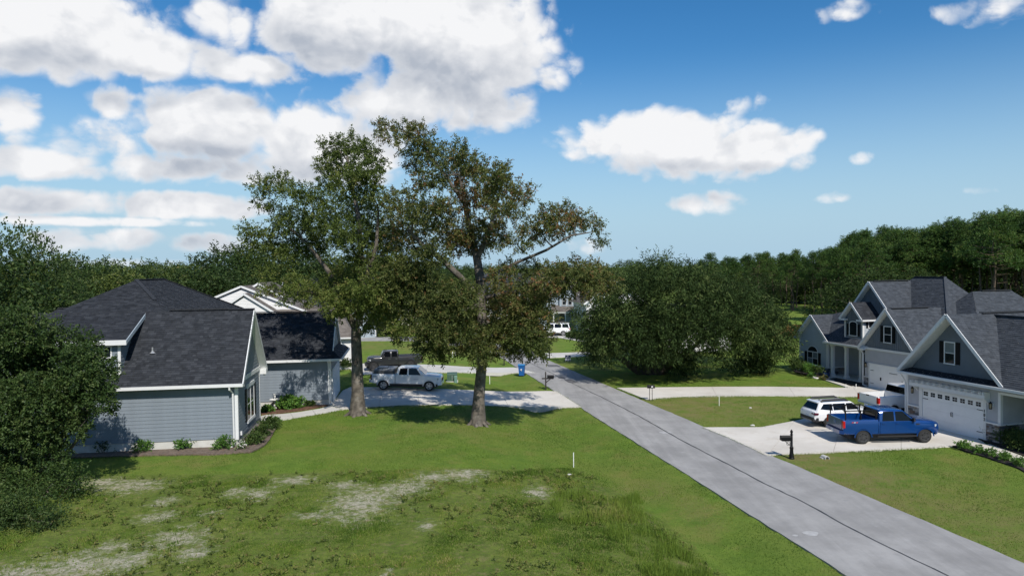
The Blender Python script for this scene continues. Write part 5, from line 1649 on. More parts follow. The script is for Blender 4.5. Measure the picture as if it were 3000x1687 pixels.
shingle_roof(HB, [(10.6, 1, 4.1), (2.2, 1, 4.1), HR[0]], M_ROOF_G, seed=41, course=.15, tab=.28); shingle_roof(HB, [(10.6, -10.7, 4.1), (10.6, 1, 4.1), HR[0], HR[1]], M_ROOF_G, seed=42, course=.15, tab=.28)
ridge_cap(HB, HR[0], HR[1], M_RIDGE_K, name='ridge_vent'); ridge_cap(HB, HR[1], (2.3, -10.6, 4.2), M_ROOF_G, .2, .04, 'hip_cap')
WR_ = [(6.3, -9, 7.85), (10.4, -9, 7.85)]
shingle_roof(HB, [(3, -12.8, 4.0), (14.2, -12.8, 4.0), WR_[1], WR_[0]], M_ROOF_G, seed=43, course=.15, tab=.28); shingle_roof(HB, [(14.2, -12.8, 4.0), (14.2, -5.2, 4.0), WR_[1]], M_ROOF_G, seed=44, course=.15, tab=.28); shingle_roof(HB, [(14.2, -5.2, 4.0), (3, -5.2, 4.0), WR_[0], WR_[1]], M_ROOF_G, seed=45, course=.15, tab=.28)
shingle_roof(HB, [(3, -5.2, 4.0), (3, -12.8, 4.0), WR_[0]], M_ROOF_G, seed=48, course=.15, tab=.28)
ridge_cap(HB, (7.2, -9, 7.88), (10.3, -9, 7.88), M_RIDGE_K, name='ridge_vent')
b = MB(); b.bx((2.6, -12.2, 0), (13.6, 3.6, 4.05)); b.build('rear_wall', M_SIDE_PALE, HB)
shingle_roof(HB, [(4.5, 5.2, 3.4), (12, 5.2, 3.4), (9, 1.5, 6.0), (7.5, 1.5, 6.0)], M_ROOF_G, seed=46, course=.15, tab=.28); shingle_roof(HB, [(4.5, -1, 3.4), (4.5, 5.2, 3.4), (7.5, 1.5, 6.0)], M_ROOF_G, seed=47, course=.15, tab=.28)

# ---------------------------------------------------------------- white house behind the blue one
HW = thing('white_house', 'white clapboard house with brown shingle gables behind the blue house', 'house', (-15.4, 66.7, 0), LA)
wA = Wall(HW, (0, 0), (-1, 0), (0, -1)); wAe = Wall(HW, (0, 0), (0, 1), (1, 0))
b = MB(); b.bx((-18, .05, -.3), (-.05, 12, 3.1)); b.build('wall_core', M_SIDE_WHITE, HW)
lap_siding(wA, [(.1, .1), (16, .1), (16, 3.1), (.1, 3.1)], M_SIDE_WHITE, .13); lap_siding(wAe, [(.1, .1), (10, .1), (10, 3.1), (.1, 3.1)], M_SIDE_WHITE, .13)
for w_ in (wA, wAe):
    b = MB(); w_.box(b, -.03, .14, 0, 3.1, 0, .04); b.build('corner_board', M_TRIM, HW)
wtop = lambda px, py, v: (lambda d, t: None)
fW = lambda px, py, Y: AT(px, py, Y)
shingle_roof(HW, [(-8, -.4, 3.1), (.45, -.4, 3.1), (-1.6, 3.0, 5.85), (-8, 3.0, 5.85)], M_ROOF_B, seed=50, course=.17, tab=.45); shingle_roof(HW, [(.45, -.4, 3.1), (.45, 6.4, 3.1), (-1.6, 3.0, 5.85)], M_ROOF_B, seed=51, course=.17, tab=.45); shingle_roof(HW, [(.45, 6.4, 3.1), (-8, 6.4, 3.1), (-8, 3.0, 5.85), (-1.6, 3.0, 5.85)], M_ROOF_B, seed=52, course=.17, tab=.45)
ridge_cap(HW, (-1.7, 3, 5.88), (-6.5, 3, 5.88), M_ROOF_B)
MB().bx((-8, -.5, 2.98), (.45, -.4, 3.12)).build('gutter', M_TRIM, HW)
def gable_px(root, frame_o, ang, peak_px, left_px, right_px, v, depth, zbase, m_roof, seed, over=.2, use='l'):
    """gable facing the street side at local v, its rake traced from the photograph"""
    c, s = math.cos(ang), math.sin(ang)
    def on(px):
        d = _fw * F_PX + _rt * (px[0] - 1500) - _up * (px[1] - 843.5)
        nv = np.array([-s, c]); t = (v + nv @ frame_o) / (d[:2] @ nv)
        q = d[:2] * t - frame_o
        return float(q @ np.array([c, s])), float(CAM_Z + d[2] * t)
    (pu, pz), (lu, lz), (ru, rz_) = on(peak_px), on(left_px), on(right_px)
    sl = (pz - lz) / max(.1, pu - lu) if use == 'l' else (pz - rz_) / max(.1, ru - pu)
    lu2, ru2 = pu - (pz - zbase) / sl, pu + (pz - zbase) / sl
    w = Wall(root, (0, v), (-1, 0), (0, -1))
    wv = v + over
    w2 = Wall(root, (0, wv), (-1, 0), (0, -1))
    lap_siding(w2, [(-(ru2 - .3), zbase), (-(lu2 + .3), zbase), (-pu, pz - .35)], M_SIDE_WHITE, .14, name='gable_siding')
    MB().prism([(lu2 + .2, wv + .02, zbase - 2.5), (ru2 - .2, wv + .02, zbase - 2.5), (ru2 - .2, wv + .02, zbase), (pu, wv + .02, pz - .3), (lu2 + .2, wv + .02, zbase)], (0, depth, 0)).build('gable_core', M_SIDE_WHITE, root)
    shingle_roof(root, [(lu2, v + depth, zbase), (lu2, v, zbase), (pu, v, pz), (pu, v + depth, pz)], m_roof, seed=seed, course=.17, tab=.45)
    shingle_roof(root, [(ru2, v, zbase), (ru2, v + depth, zbase), (pu, v + depth, pz), (pu, v, pz)], m_roof, seed=seed + 1, course=.17, tab=.45)
    for q in (lu2, ru2): trim_bar(root, (q, v - .03, zbase - .05), (pu, v - .03, pz - .05), .05, .19)


fo = np.array([-15.4, 66.7])
gable_px(HW, fo, LA, (714, 860), (646, 905), (806, 916), .6, 9, 3.9, M_ROOF_B, 54)
gable_px(HW, fo, LA, (706, 838), (597.5, 883.5), (737, 858), 2.6, 8, 5.2, M_ROOF_B, 56)
gable_px(HW, fo, LA, (757, 829), (700, 866), (879, 899), 6.0, 8, 4.6, M_ROOF_B, 58, use='r')
vent_pipe(HW, (-13.2, 4.4, 6.5)); vent_pipe(HW, (-7.4, 7.0, 8.0))

# ---------------------------------------------------------------- simpler distant houses
def far_house(name, label, loc, rz, L, D, hw, hr, wall_m, roof_m, wins=(), gable='u', extra=None):
    t = thing(name, label, 'house', loc, rz)
    MB().bx((0, 0, -.4), (L, D, hw)).build('wall', wall_m, t)
    w = Wall(t, (0, 0), (1, 0), (0, -1))
    lap_siding(w, [(0, .2), (L, .2), (L, hw), (0, hw)], wall_m, .18)
    o = .4
    if gable == 'u':                                     # ridge along the front
        shingle_roof(t, [(-o, -o, hw), (L + o, -o, hw), (L + o, D / 2, hr), (-o, D / 2, hr)], roof_m, course=.2, tab=.6, seed=3); shingle_roof(t, [(L + o, D + o, hw), (-o, D + o, hw), (-o, D / 2, hr), (L + o, D / 2, hr)], roof_m, course=.2, tab=.6, seed=4)
        for x in (.01, L - .21): MB().prism([(x, 0, hw), (x, D, hw), (x, D / 2, hr - .25)], (.2, 0, 0)).build('gable_wall', wall_m, t)
    else:                                                # gable to the front
        shingle_roof(t, [(-o, D + o, hw), (-o, -o, hw), (L / 2, -o, hr), (L / 2, D + o, hr)], roof_m, course=.2, tab=.6, seed=3); shingle_roof(t, [(L + o, -o, hw), (L + o, D + o, hw), (L / 2, D + o, hr), (L / 2, -o, hr)], roof_m, course=.2, tab=.6, seed=4)
        lap_siding(w, [(0, hw), (L, hw), (L / 2, hr - .3)], wall_m, .18, name='gable_siding'); MB().prism([(0.02, .03, hw), (L - .02, .03, hw), (L / 2, .03, hr - .3)], (0, .2, 0)).build('gable_wall', wall_m, t)
        for x in (-o, L + o): trim_bar(t, (x, -o - .02, hw - .05), (L / 2, -o - .02, hr - .05), .06, .28)
    MB().bx((-o, -o - .1, hw - .14), (L + o, -o, hw)).build('gutter', M_TRIM, t) if gable == 'u' else None
    for (s0, s1, z0, z1) in wins: window(w, s0, s1, z0, z1, 1, 2, .0)
    for x in (-.02, L - .12):
        b = MB(); w.box(b, x, x + .14, 0, hw, 0, .05); b.build('corner_board', M_TRIM, t)
    return t, w


p = Gz(1560, 978, ZR)
t, w = far_house('porch_house', 'distant powder-blue house with a small porch gable across the street', (p[0] + .5, 121, ZR), R(-4), 9.5, 9, 5.6, 8.6, M_SIDE_FARBLUE, M_ROOF_B, [(5.3, 6.0, 3.6, 5.0), (6.3, 6.8, 3.6, 5.0), (1, 1.9, 3.6, 5.0)])
shingle_roof(t, [(3.2, -2.6, 2.7), (8.6, -2.6, 2.7), (8.6, -.02, 3.7), (3.2, -.02, 3.7)], M_ROOF_B, 'porch_roof', course=.2, tab=.6, seed=8)
for x in (3.6, 5.6, 8.3): MB().bx((x - .1, -2.4, 0), (x + .1, -2.2, 2.6)).build('porch_column', M_TRIM, t)
MB().bx((3.3, -2.5, 2.45), (8.5, -2.2, 2.68)).build('porch_beam', M_TRIM, t); window(w, 6.6, 7.5, .7, 2.2, 1, 2); o = MB(); w.box(o, 4.6, 5.5, .1, 2.2, 0, .05); o.build('front_door', mat('grey_door', (.12, .13, .15), .4), t)
wt_ = Wall(t, (4.6, -.6), (1, 0), (0, -1)); MB().bx((4.6, -.55, 3.2), (7.2, .3, 5.9)).build('bay', M_SIDE_FARBLUE, t); window(wt_, .5, 1.1, 3.8, 5.0, 1, 2); window(wt_, 1.5, 2.1, 3.8, 5.0, 1, 2)
shingle_roof(t, [(4.3, -1.0, 5.8), (4.3, .3, 5.8), (5.9, .3, 7.9), (5.9, -1.0, 7.9)], M_ROOF_B, 'bay_roof', course=.2, tab=.6, seed=9); shingle_roof(t, [(7.5, .3, 5.8), (7.5, -1.0, 5.8), (5.9, -1.0, 7.9), (5.9, .3, 7.9)], M_ROOF_B, 'bay_roof', course=.2, tab=.6, seed=9)
MB().prism([(4.6, -.6, 5.8), (7.2, -.6, 5.8), (5.9, -.6, 7.6)], (0, .3, 0)).build('bay_gable', M_SIDE_FARBLUE, t)
far_house('gabled_house', 'distant white house with a steep gable just left of the dark evergreen', (11.2, 106, ZR), R(6), 9, 10, 4.6, 8.2, M_SIDE_WHITE, M_ROOF_B, [(2, 2.9, 1, 2.4), (5.6, 6.5, 1, 2.4), (4.0, 4.9, 4.2, 5.4)], 'v')
far_house('white_ranch_house', 'low white house half hidden behind the dark evergreen', (14.5, 80, ZR), RA, 12, 9, 2.9, 5.6, M_SIDE_WHITE, M_ROOF_G, [(1, 2.2, 1, 2.2), (4, 5.2, 1, 2.2), (9, 10.4, .9, 2.2)])
far_house('roofed_house', 'distant house with dark roof above the white house ridges', (-32, 96, 0), LA, 13, 10, 4.2, 8.4, M_SIDE_FARBLUE, M_ROOF_K, [(3, 4, 1, 2.4)])
far_house('pale_house', 'distant pale house with grey-blue roof glimpsed through the oak leaves', (-6, 140, ZR), R(4), 14, 10, 5.6, 9.2, M_SIDE_WHITE, M_ROOF_G, [(2, 3, 1, 2.4), (6, 7, 1, 2.4), (10, 11, 3.4, 4.8)])
far_house('cream_house', 'distant cream house across the street behind the two oaks', (-22, 118, ZR), R(2), 13, 9, 3.2, 6.4, mat('cream_siding', (.62, .60, .54), .6), M_ROOF_B, [(2, 3, 1, 2.4), (6, 7, 1, 2.4), (10, 11, 1, 2.4)])

# ---------------------------------------------------------------- vehicles (x forward, y left, z up, origin on the ground between the axles)
def paint(name, col, rough=.28, metal=.0, coat=1.0):
    return mat(name, col, rough, metal, var=.04, scale=1.5, coat=coat)


P_BLUE = paint('blue_metallic_paint', (.003, .042, .185), .22, .2)
P_WHITE = paint('white_paint', (.74, .75, .76))
P_GREY = paint('dark_grey_paint', (.020, .021, .024), .35, .1)
M_TYRE = mat('tyre_rubber', (.018, .018, .018), .85, var=.2, scale=8)
M_PLAST = mat('black_plastic', (.018, .018, .020), .6, var=.15)
M_RIM_S = mat('silver_wheel', (.52, .52, .53), .35, .7)
M_RIM_K = mat('dark_wheel', (.085, .085, .09), .4, .5)
M_TINT = glass_mat('tinted_glass', (.004, .005, .007), .03)
M_SHIELD = glass_mat('windscreen_glass', (.10, .17, .22), .03, .9)
M_RED = mat('red_lens', (.42, .010, .012), .15, var=.15)
M_DKRED = mat('dark_red_lens', (.085, .010, .014), .15, var=.15)
M_LENS = mat('clear_lens', (.50, .52, .54), .12, .0, var=.2, spec=.9)
M_CHROME = mat('chrome', (.70, .70, .70), .15, .9, var=.05)
M_PLATE = mat('licence_plate', (.50, .54, .62), .5, var=.2, scale=14)
M_STEEL = mat('grey_steel_box', (.20, .21, .22), .5, .2, var=.12)


def loft(stations, crown=.02):
    """body shell from stations (x, z_bottom, z_top, half_width, tuck)"""
    b = MB(); rings = []
    for (x, zb, zt, w, tk) in stations:
        h = zt - zb
        half = [(0, zb), (w * .80, zb), (w * .965, zb + .10 * min(1, h)), (w, zb + .42 * h), (w * .995, zb + .66 * h), (w * .975, zt - .10 * min(1, h)), (w * (.955 - tk), zt - .02), (w * (.90 - tk), zt + .004), (w * .45, zt + crown * .8), (0, zt + crown)]
        ring = [(x, y, z) for y, z in half] + [(x, -y, z) for y, z in half[-2:0:-1]]
        i = len(b.v); b.v += ring; rings.append((i, len(ring)))
    n = rings[0][1]
    for (i, _), (j, _) in zip(rings[:-1], rings[1:]):
        for k in range(n):
            a, c = k, (k + 1) % n
            b.f.append((i + a, j + a, j + c, i + c)); b.t.append(0)
    b.f.append(tuple(range(rings[0][0], rings[0][0] + n))); b.t.append(0)
    b.f.append(tuple(reversed(range(rings[-1][0], rings[-1][0] + n)))); b.t.append(0)
    return b


def cut(mb, cutters, m, name, parent, smooth=32):
    """subtract cutter shapes (wheel arches, bed well) from a body"""
    o = mb.build('tmp_body', m)
    bm = bmesh.new(); bm.from_mesh(o.data); bmesh.ops.recalc_face_normals(bm, faces=bm.faces); bm.to_mesh(o.data); bm.free()
    tmp = []
    for c in cutters:
        q = c.build('tmp_cut')
        bm = bmesh.new(); bm.from_mesh(q.data); bmesh.ops.recalc_face_normals(bm, faces=bm.faces); bm.to_mesh(q.data); bm.free()
        md = o.modifiers.new('b', 'BOOLEAN'); md.operation = 'DIFFERENCE'; md.solver = 'EXACT'; md.object = q
        tmp.append(q)
    me = bpy.data.meshes.new_from_object(o.evaluated_get(bpy.context.evaluated_depsgraph_get()))
    me.name = name
    for q in tmp + [o]: bpy.data.objects.remove(q)
    me.polygons.foreach_set('use_smooth', np.ones(len(me.polygons), dtype=bool))
    me.set_sharp_from_angle(angle=R(smooth))
    if not me.materials: me.materials.append(m)
    return link(name, me, parent)


def wheel(root, x, y, r, w, rimm, spokes=6, rimr=.62):
    sd = 1 if y > 0 else -1
    k = MB(); k.lathe([(r * .60, -w / 2), (r * .88, -w / 2 - .005), (r * .97, -w * .40), (r, -w * .28), (r, w * .28), (r * .97, w * .40), (r * .88, w / 2 + .005), (r * .60, w / 2)], (0, 0, 0), 28, 'y', cap=False)
    o = k.build('wheel', M_TYRE, root, 35, (x, y, r))
    d = MB(); d.lathe([(.03, sd * w * .30), (r * .60, sd * w * .30), (r * .66, sd * w * .50), (r * .60, sd * w * .52), (r * .57, sd * w * .36), (.03, sd * w * .33)], (0, 0, 0), 24, 'y')
    rim = d.build('rim', mat('wheel_well_dark', (.02, .02, .02), .6), o, 35)
    s = MB()
    for q in range(spokes):
        a = q * math.tau / spokes + .3
        M = Matrix.Rotation(a, 3, 'Y')
        for off in (-.035, .035):
            s.box(M @ Vector((off, sd * w * .47, r * .34)), (.045, .03, r * .52), M)
    s.lathe([(.02, sd * w * .54), (r * .17, sd * w * .54), (r * .19, sd * w * .40), (.02, sd * w * .40)][::sd], (0, 0, 0), 14, 'y')
    s.lathe([(r * .585, sd * w * .52), (r * .64, sd * w * .54), (r * .66, sd * w * .50), (r * .60, sd * w * .45)], (0, 0, 0), 28, 'y', cap=False)
    s.build('spokes', rimm, o, 35)


class Cab:
    """greenhouse: trapezoid between beltline and roof"""
    def __init__(c, bf, br, rf, rr, wb, wr, zb, zr):
        c.bf, c.br, c.rf, c.rr, c.wb, c.wr, c.zb, c.zr = bf, br, rf, rr, wb, wr, zb, zr
    def shell(c, m, root):
        b = MB(); lv = []
        zb, zr = c.zb - .06, c.zr
        def ring(t, inset=0.0, z=None):
            x0 = c.br + (c.rr - c.br) * t + inset; x1 = c.bf + (c.rf - c.bf) * t - inset
            w = c.wb + (c.wr - c.wb) * t - inset; z = zb + (zr - zb) * t if z is None else z
            q = .06
            return [(x0 + q, -w, z), (x1 - q * 1.6, -w, z), (x1 - q * .4, -w * .9, z), (x1, -w * .5, z), (x1, w * .5, z), (x1 - q * .4, w * .9, z), (x1 - q * 1.6, w, z), (x0 + q, w, z), (x0, w * .88, z), (x0, -w * .88, z)]
        rings = [ring(0), ring(.5), ring(.93), ring(.985, .03), ring(1.0, .10), ring(1.0, .35, zr + .028), ring(1.0, .6, zr + .034)]
        for rg_ in rings:
            lv.append(len(b.v)); b.v += rg_
        n = len(rings[0])
        for i, j in zip(lv[:-1], lv[1:]):
            for k in range(n):
                b.f.append((i + k, i + (k + 1) % n, j + (k + 1) % n, j + k)); b.t.append(0)
        b.f.append(tuple(range(lv[-1], lv[-1] + n))); b.t.append(0)
        b.f.append(tuple(reversed(range(lv[0], lv[0] + n)))); b.t.append(0)
        return b.build('cab', m, root, 40)
    def yat(c, z):
        t = (z - c.zb + .06) / (c.zr - c.zb + .06)
        return c.wb + (c.wr - c.wb) * t
    def side(c, pts, m, root, name='side_window'):
        for sd in (1, -1):
            P = [(x, sd * (c.yat(z) + .004), z) for x, z in pts]
            MB().prism(P, (0, sd * .008, 0)).build(name, m, root)
    def end(c, front, z0, z1, m, root, name, inset=.10):
        xb, xr = (c.bf, c.rf) if front else (c.br, c.rr)
        def pt(z, s):
            t = (z - c.zb + .06) / (c.zr - c.zb + .06)
            return (xb + (xr - xb) * t + (.008 if front else -.008), s * (c.yat(z) - inset), z)
        # follow the slight bow of the screen with three facets
        b = MB()
        MBp = [pt(z0, -1), pt(z0, -.55), pt(z0, .55), pt(z0, 1), pt(z1, 1), pt(z1, .55), pt(z1, -.55), pt(z1, -1)]
        bow = .0
        b.prism([MBp[0], MBp[1], MBp[6], MBp[7]], (.008 if front else -.008, 0, .004)); b.prism([MBp[1], MBp[2], MBp[5], MBp[6]], (.010 if front else -.010, 0, .004)); b.prism([MBp[2], MBp[3], MBp[4], MBp[5]], (.008 if front else -.008, 0, .004))
        return b.build(name, m, root)


def arch_cut(x, r, w):
    c = MB(); c.lathe([(r, -w), (r, w)], (x, 0, r * .86), 30, 'y'); return c


def flare(root, x, z, r, y, m, wd=.05, a0=6, a1=174, t=.05):
    for sd in (1, -1):
        b = MB(); pts = []
        n = 16
        for k in range(n):
            a, c = R(a0 + (a1 - a0) * k / n), R(a0 + (a1 - a0) * (k + 1) / n)
            P = [(x + rr * math.cos(q), sd * y, z + rr * math.sin(q)) for q, rr in ((a, r), (c, r), (c, r + wd), (a, r + wd))]
            b.prism(P, (0, sd * t, 0))
        b.build('wheel_arch', m, root, 40)


def panel(root, pts, y, m, name, t=.007):
    for sd in (1, -1):
        MB().prism([(x, sd * y, z) for x, z in pts], (0, sd * t, 0)).build(name, m, root)


def mirror(root, x, y, z, m):
    for sd in (1, -1):
        b = MB(); b.box((x, sd * (y + .13), z), (.10, .20, .19), taper=.85); b.bar((x + .02, sd * (y - .02), z - .08), (x, sd * (y + .1), z - .04), .05)
        b.build('side_mirror', m, root, 30)


def pickup(name, label, spec, loc, rz, m, group=None, scale=1.0):
    S = spec
    t = thing(name, label, 'pickup truck', loc, rz, group, scale)
    xf, xr, r, W = S['xf'], S['xr'], S['r'], S['W'] / 2
    zb = S['sill']
    cabr, bedr, bedz, belt = S['cab_rear'], S['rear'], S['bed_z'], S['belt']
    fr = S['front']
    hood, cowl, cow = S['hood'], S['cowl_z'], S['cowl_x']
    st = [(cabr, zb, belt, W * .985, .0), (cow - .35, zb, belt + .01, W, .0), (cow, zb, cowl, W, .02), (cow + (fr - cow) * .45, zb, hood + .03, W * .995, .03), (fr - .38, zb + .02, hood, W * .985, .04), (fr - .14, zb + .05, hood - .05, W * .955, .05), (fr - .03, zb + .08, hood - .12, W * .90, .06), (fr, zb + .12, hood - .22, W * .86, .06)]
    body = loft(st, .035)
    cut(body, [arch_cut(xf, r * 1.20, 2)], m, 'body', t)
    bst = [(bedr, zb + .10, bedz, W * .965, .0), (bedr + .06, zb + .06, bedz, W * .985, .0), (bedr + .5, zb, bedz, W, 0), (cabr - .03, zb, bedz, W, .0)]
    well = MB().bx((bedr + .07, -W + .17, zb + .33), (cabr - .10, W - .17, bedz + .5))
    bed = cut(loft(bst, .0), [arch_cut(xr, r * 1.20, 2), well], m, 'bed', t)
    MB().bx((bedr + .09, -W + .19, zb + .34), (cabr - .12, W - .19, zb + .36)).build('bed_floor', M_PLAST, bed)
    c = Cab(cow + .02, cabr, S['roof_f'], S['roof_r'], W * .94, W * .82, belt, S['roof'])
    c.shell(m, t)
    zt = S['roof'] - .075; zw = belt + .015
    for poly in S['windows']: c.side([(x, zw if zz == 0 else zt if zz == 1 else zz) for x, zz in poly], M_TINT, t)
    c.end(True, belt + .05, S['roof'] - .06, S.get('shield', M_TINT), t, 'windscreen'); c.end(False, belt + .03, S['roof'] - .09, M_TINT, t, 'rear_window', .08)
    for poly in S['doors']:
        panel(t, poly, W - .004, m, 'door')
    for (x, z) in S['handles']: panel(t, [(x, z), (x + .18, z), (x + .18, z + .045), (x, z + .045)], W + .003, S.get('handle_m', m), 'door_handle', .035)
    # chassis, bumpers
    ch = MB().bx((xr - r * 1.6, -W * .55, r * .55), (xf + r * 1.5, W * .55, zb + .22)); ch.build('chassis', M_PLAST, t)
    ax = MB().tube([(xr, -W * .8, r), (xr, W * .8, r)], .07, 8); ax.tube([(xf, -W * .8, r), (xf, W * .8, r)], .06, 8); ax.build('axle', M_PLAST, t) if False else None
    MB().tube([(xr, -W * .8, r), (xr, W * .8, r)], .07, 8).build('axle', M_PLAST, t); MB().tube([(xf, -W * .8, r), (xf, W * .8, r)], .06, 8).build('axle', M_PLAST, t)
    b = MB().prism([(bedr - .16, y, zb + .10) for y in (-W * .80, W * .80)] + [(bedr + .05, W * .97, zb + .10), (bedr + .05, -W * .97, zb + .10)], (0, 0, .20)); b.build('rear_bumper', S['bump_r'], t, 30)
    MB().bx((bedr - .17, -.16, zb + .13), (bedr - .155, .16, zb + .28)).build('licence_plate', M_PLATE, t)
    b = MB().prism([(fr + .04, -W * .70, zb - .02), (fr + .04, W * .70, zb - .02), (fr - .20, W * .965, zb - .02), (fr - .25, -W * .965 + .0, zb - .02)], (0, 0, .26)); b.build('front_bumper', S['bump_f'], t, 30)
    MB().bx((fr - .02, -W * .60, hood - .52), (fr + .015, W * .60, hood - .22)).build('grille', S['grille'], t)
    for sd in (1, -1):
        hx = MB().prism([(fr + .005, sd * W * .62, hood - .42), (fr - .05, sd * W * .885, hood - .40), (fr - .30, sd * (W * .975), hood - .32), (fr - .32, sd * W * .972, hood - .17), (fr - .08, sd * W * .88, hood - .18), (fr + .0, sd * W * .62, hood - .20)], (.02, sd * .02, .0)); hx.build('headlight', M_LENS, t)
        tl = MB().bx((bedr - .012, sd * (W * .80), bedz - .46), (bedr + .10, sd * (W * .995), bedz - .06)); tl.build('taillight', S['tail'], t)
    # tailgate
    MB().bx((bedr - .020, -W * .78, zb + .36), (bedr + .05, W * .78, bedz - .005)).build('tailgate', m, t, 30)
    for y in (S['ty'], -S['ty']):
        for x in (xf, xr): wheel(t, x, y, r, S['tw'], S['rim'], S['spokes'])
    flare(t, xf, r * .86 + .0, r * 1.19, W - .035, S['flare_m'] or m, .055, t=.05); flare(t, xr, r * .86, r * 1.19, W - .035, S['flare_m'] or m, .055, t=.05)
    mirror(t, cow - .30, W * .93, belt + .10, S['mirror_m'] or m)
    return t


# blue crew-cab with a bed rack
SPB = dict(xf=1.845, xr=-1.845, r=.41, W=2.02, sill=.50, cab_rear=-.92, rear=-3.02, bed_z=1.43, belt=1.31, front=2.72, hood=1.27, cowl_z=1.33, cowl_x=1.42, roof=1.94, roof_f=.60, roof_r=-.84,
           windows=[[(-.68, 0), (.02, 0), (.02, 1), (-.60, 1)], [(.12, 0), (1.14, 0), (1.02, 1.44), (.56, 1), (.12, 1)]],
           doors=[[(-.84, .62), (.06, .62), (.06, 1.295), (-.84, 1.295)], [(.08, .62), (1.20, .62), (1.20, 1.295), (.08, 1.295)]], handles=[(-.72, 1.16), (.12, 1.16)],
           bump_r=P_BLUE, bump_f=P_BLUE, grille=M_PLAST, tail=M_RED, ty=.86, tw=.28, rim=M_RIM_K, spokes=6, flare_m=None, mirror_m=M_PLAST)
pb = Gz(2525, 1304, ZR); pf = Gz(2716, 1300, ZR)
hd = math.atan2(pf[1] - pb[1], pf[0] - pb[0])
mid = (pb + pf) / 2
nrm = np.array([-math.sin(hd), math.cos(hd), 0])
zA = ZR + .05
blue = pickup('pickup_truck', 'bright blue crew-cab pickup with black bed rack in the right driveway', SPB, tuple((mid + nrm * .98)[:2]) + (zA,), hd, P_BLUE, scale=.965)
b = MB()
for y in (-.93, .93): b.bx((-.60, y - .05 if y > 0 else y - .09, .43), (1.28, y + .09 if y > 0 else y + .05, .50))
b2 = MB().bx((-1.0, -1.06, .42), (1.30, -.93, .48)); b2.build('running_board', M_PLAST, blue); MB().bx((-1.0, .93, .42), (1.30, 1.06, .48)).build('running_board', M_PLAST, blue)
# bed rack: legs, rails, cross bars
for y in (-.92, .92):
    for x in (-2.85, -1.95, -1.05): MB().bar((x, y, 1.44), (x, y * .96, 1.93), .055).build('rack_leg', M_BLACK, blue)
    MB().bar((-2.95, y * .96, 1.95), (-.95, y * .96, 1.95), .06).build('rack_rail', M_BLACK, blue)
for x in (-2.85, -1.05): MB().bar((x, -.9, 1.96), (x, .9, 1.96), .05).build('rack_bar', M_BLACK, blue)
MB().lathe([(.02, -.010), (.11, -.010), (.12, .0), (.02, .0)], (-3.045, 0, 1.16), 18, 'x').build('tailgate_badge', mat('badge_blue_grey', (.10, .16, .28), .3, .3), blue).scale = (1, 1.0, 1.0)
for k, (dx, cc) in enumerate(((0, (.45, .05, .05)), (.13, (.42, .42, .45)), (.26, (.45, .05, .05)))): panel(blue, [(-2.55 + dx, 1.26), (-2.45 + dx, 1.26), (-2.42 + dx, 1.32), (-2.52 + dx, 1.32)], 1.012, mat('decal_%d' % k, cc, .5), 'bedside_decal', .003)
panel(blue, [(1.28, 1.10), (1.50, 1.10), (1.52, 1.17), (1.30, 1.17)], 1.003, M_PLAST, 'fender_vent', .012)

# white crew-cab seen from behind by the garage
SPT = dict(SPB, W=2.05, sill=.52, bed_z=1.40, belt=1.42, roof=1.97, hood=1.38, cowl_z=1.44, tail=M_RED, bump_r=M_CHROME, bump_f=P_WHITE, rim=M_RIM_S, mirror_m=P_WHITE)
ang = R(12)
pn = np.array([24.1, 45.9])
ctr = pn + np.array([math.cos(ang), math.sin(ang)]) * 3.02 + np.array([-math.sin(ang), math.cos(ang)]) * 1.02
wt1 = pickup('pickup_truck', 'white crew-cab pickup seen from behind beside the garage corner', SPT, (ctr[0], ctr[1], zA - .05), ang, P_WHITE)
MB().bx((-3.05, -.13, 1.34), (-3.035, .13, 1.42)).build('tailgate_handle', M_PLAST, wt1)

# white double-cab long bed under the oaks
SPC = dict(xf=1.785, xr=-1.785, r=.385, W=1.88, sill=.46, cab_rear=-.86, rear=-2.78, bed_z=1.24, belt=1.20, front=2.70, hood=1.16, cowl_z=1.22, cowl_x=1.56, roof=1.78, roof_f=.80, roof_r=-.66,
           windows=[[(-.60, 1.26), (-.55, 0), (.06, 0), (.06, 1), (-.48, 1)], [(.18, 0), (1.12, 0), (1.05, 1.30), (.74, 1), (.18, 1)]],
           doors=[[(-.80, .54), (.10, .54), (.10, 1.19), (-.80, 1.19)], [(.12, .54), (1.22, .54), (1.22, 1.19), (.12, 1.19)]], handles=[(-.68, 1.02), (.22, 1.02)],
           bump_r=M_CHROME, bump_f=P_WHITE, grille=M_PLAST, tail=M_DKRED, ty=.79, tw=.25, rim=M_RIM_S, spokes=5, flare_m=None, mirror_m=P_WHITE, shield=M_SHIELD)
pr_, pf_ = G(1122.7, 1145, bz), G(1257, 1147.7, bz)
hd = math.atan2(pf_[1] - pr_[1], pf_[0] - pr_[0])
mid = (pr_ + pf_) / 2; nrm = np.array([-math.sin(hd), math.cos(hd), 0])
sc_ = np.linalg.norm((pf_ - pr_)[:2]) / 3.57
taco = pickup('pickup_truck', 'white double-cab pickup carrying a grey slatted box under the oaks', SPC, tuple((mid + nrm * .92)[:2]) + (float(base_z(mid[0], mid[1])) + .045,), hd, P_WHITE, scale=sc_)
taco.rotation_euler[1] = math.atan2(float(base_z(*pr_[:2]) - base_z(*pf_[:2])), 3.57)
panel(taco, [(-2.62, 1.06), (-2.30, 1.02), (-2.24, 1.08), (-2.60, 1.12)], .942, mat('grey_decal', (.35, .37, .40), .5), 'bedside_decal', .003)
panel(taco, [(.55, .86), (.95, .86), (.98, .90), (.57, .90)], .946, mat('grey_decal', (.35, .37, .40), .5), 'door_decal', .003)
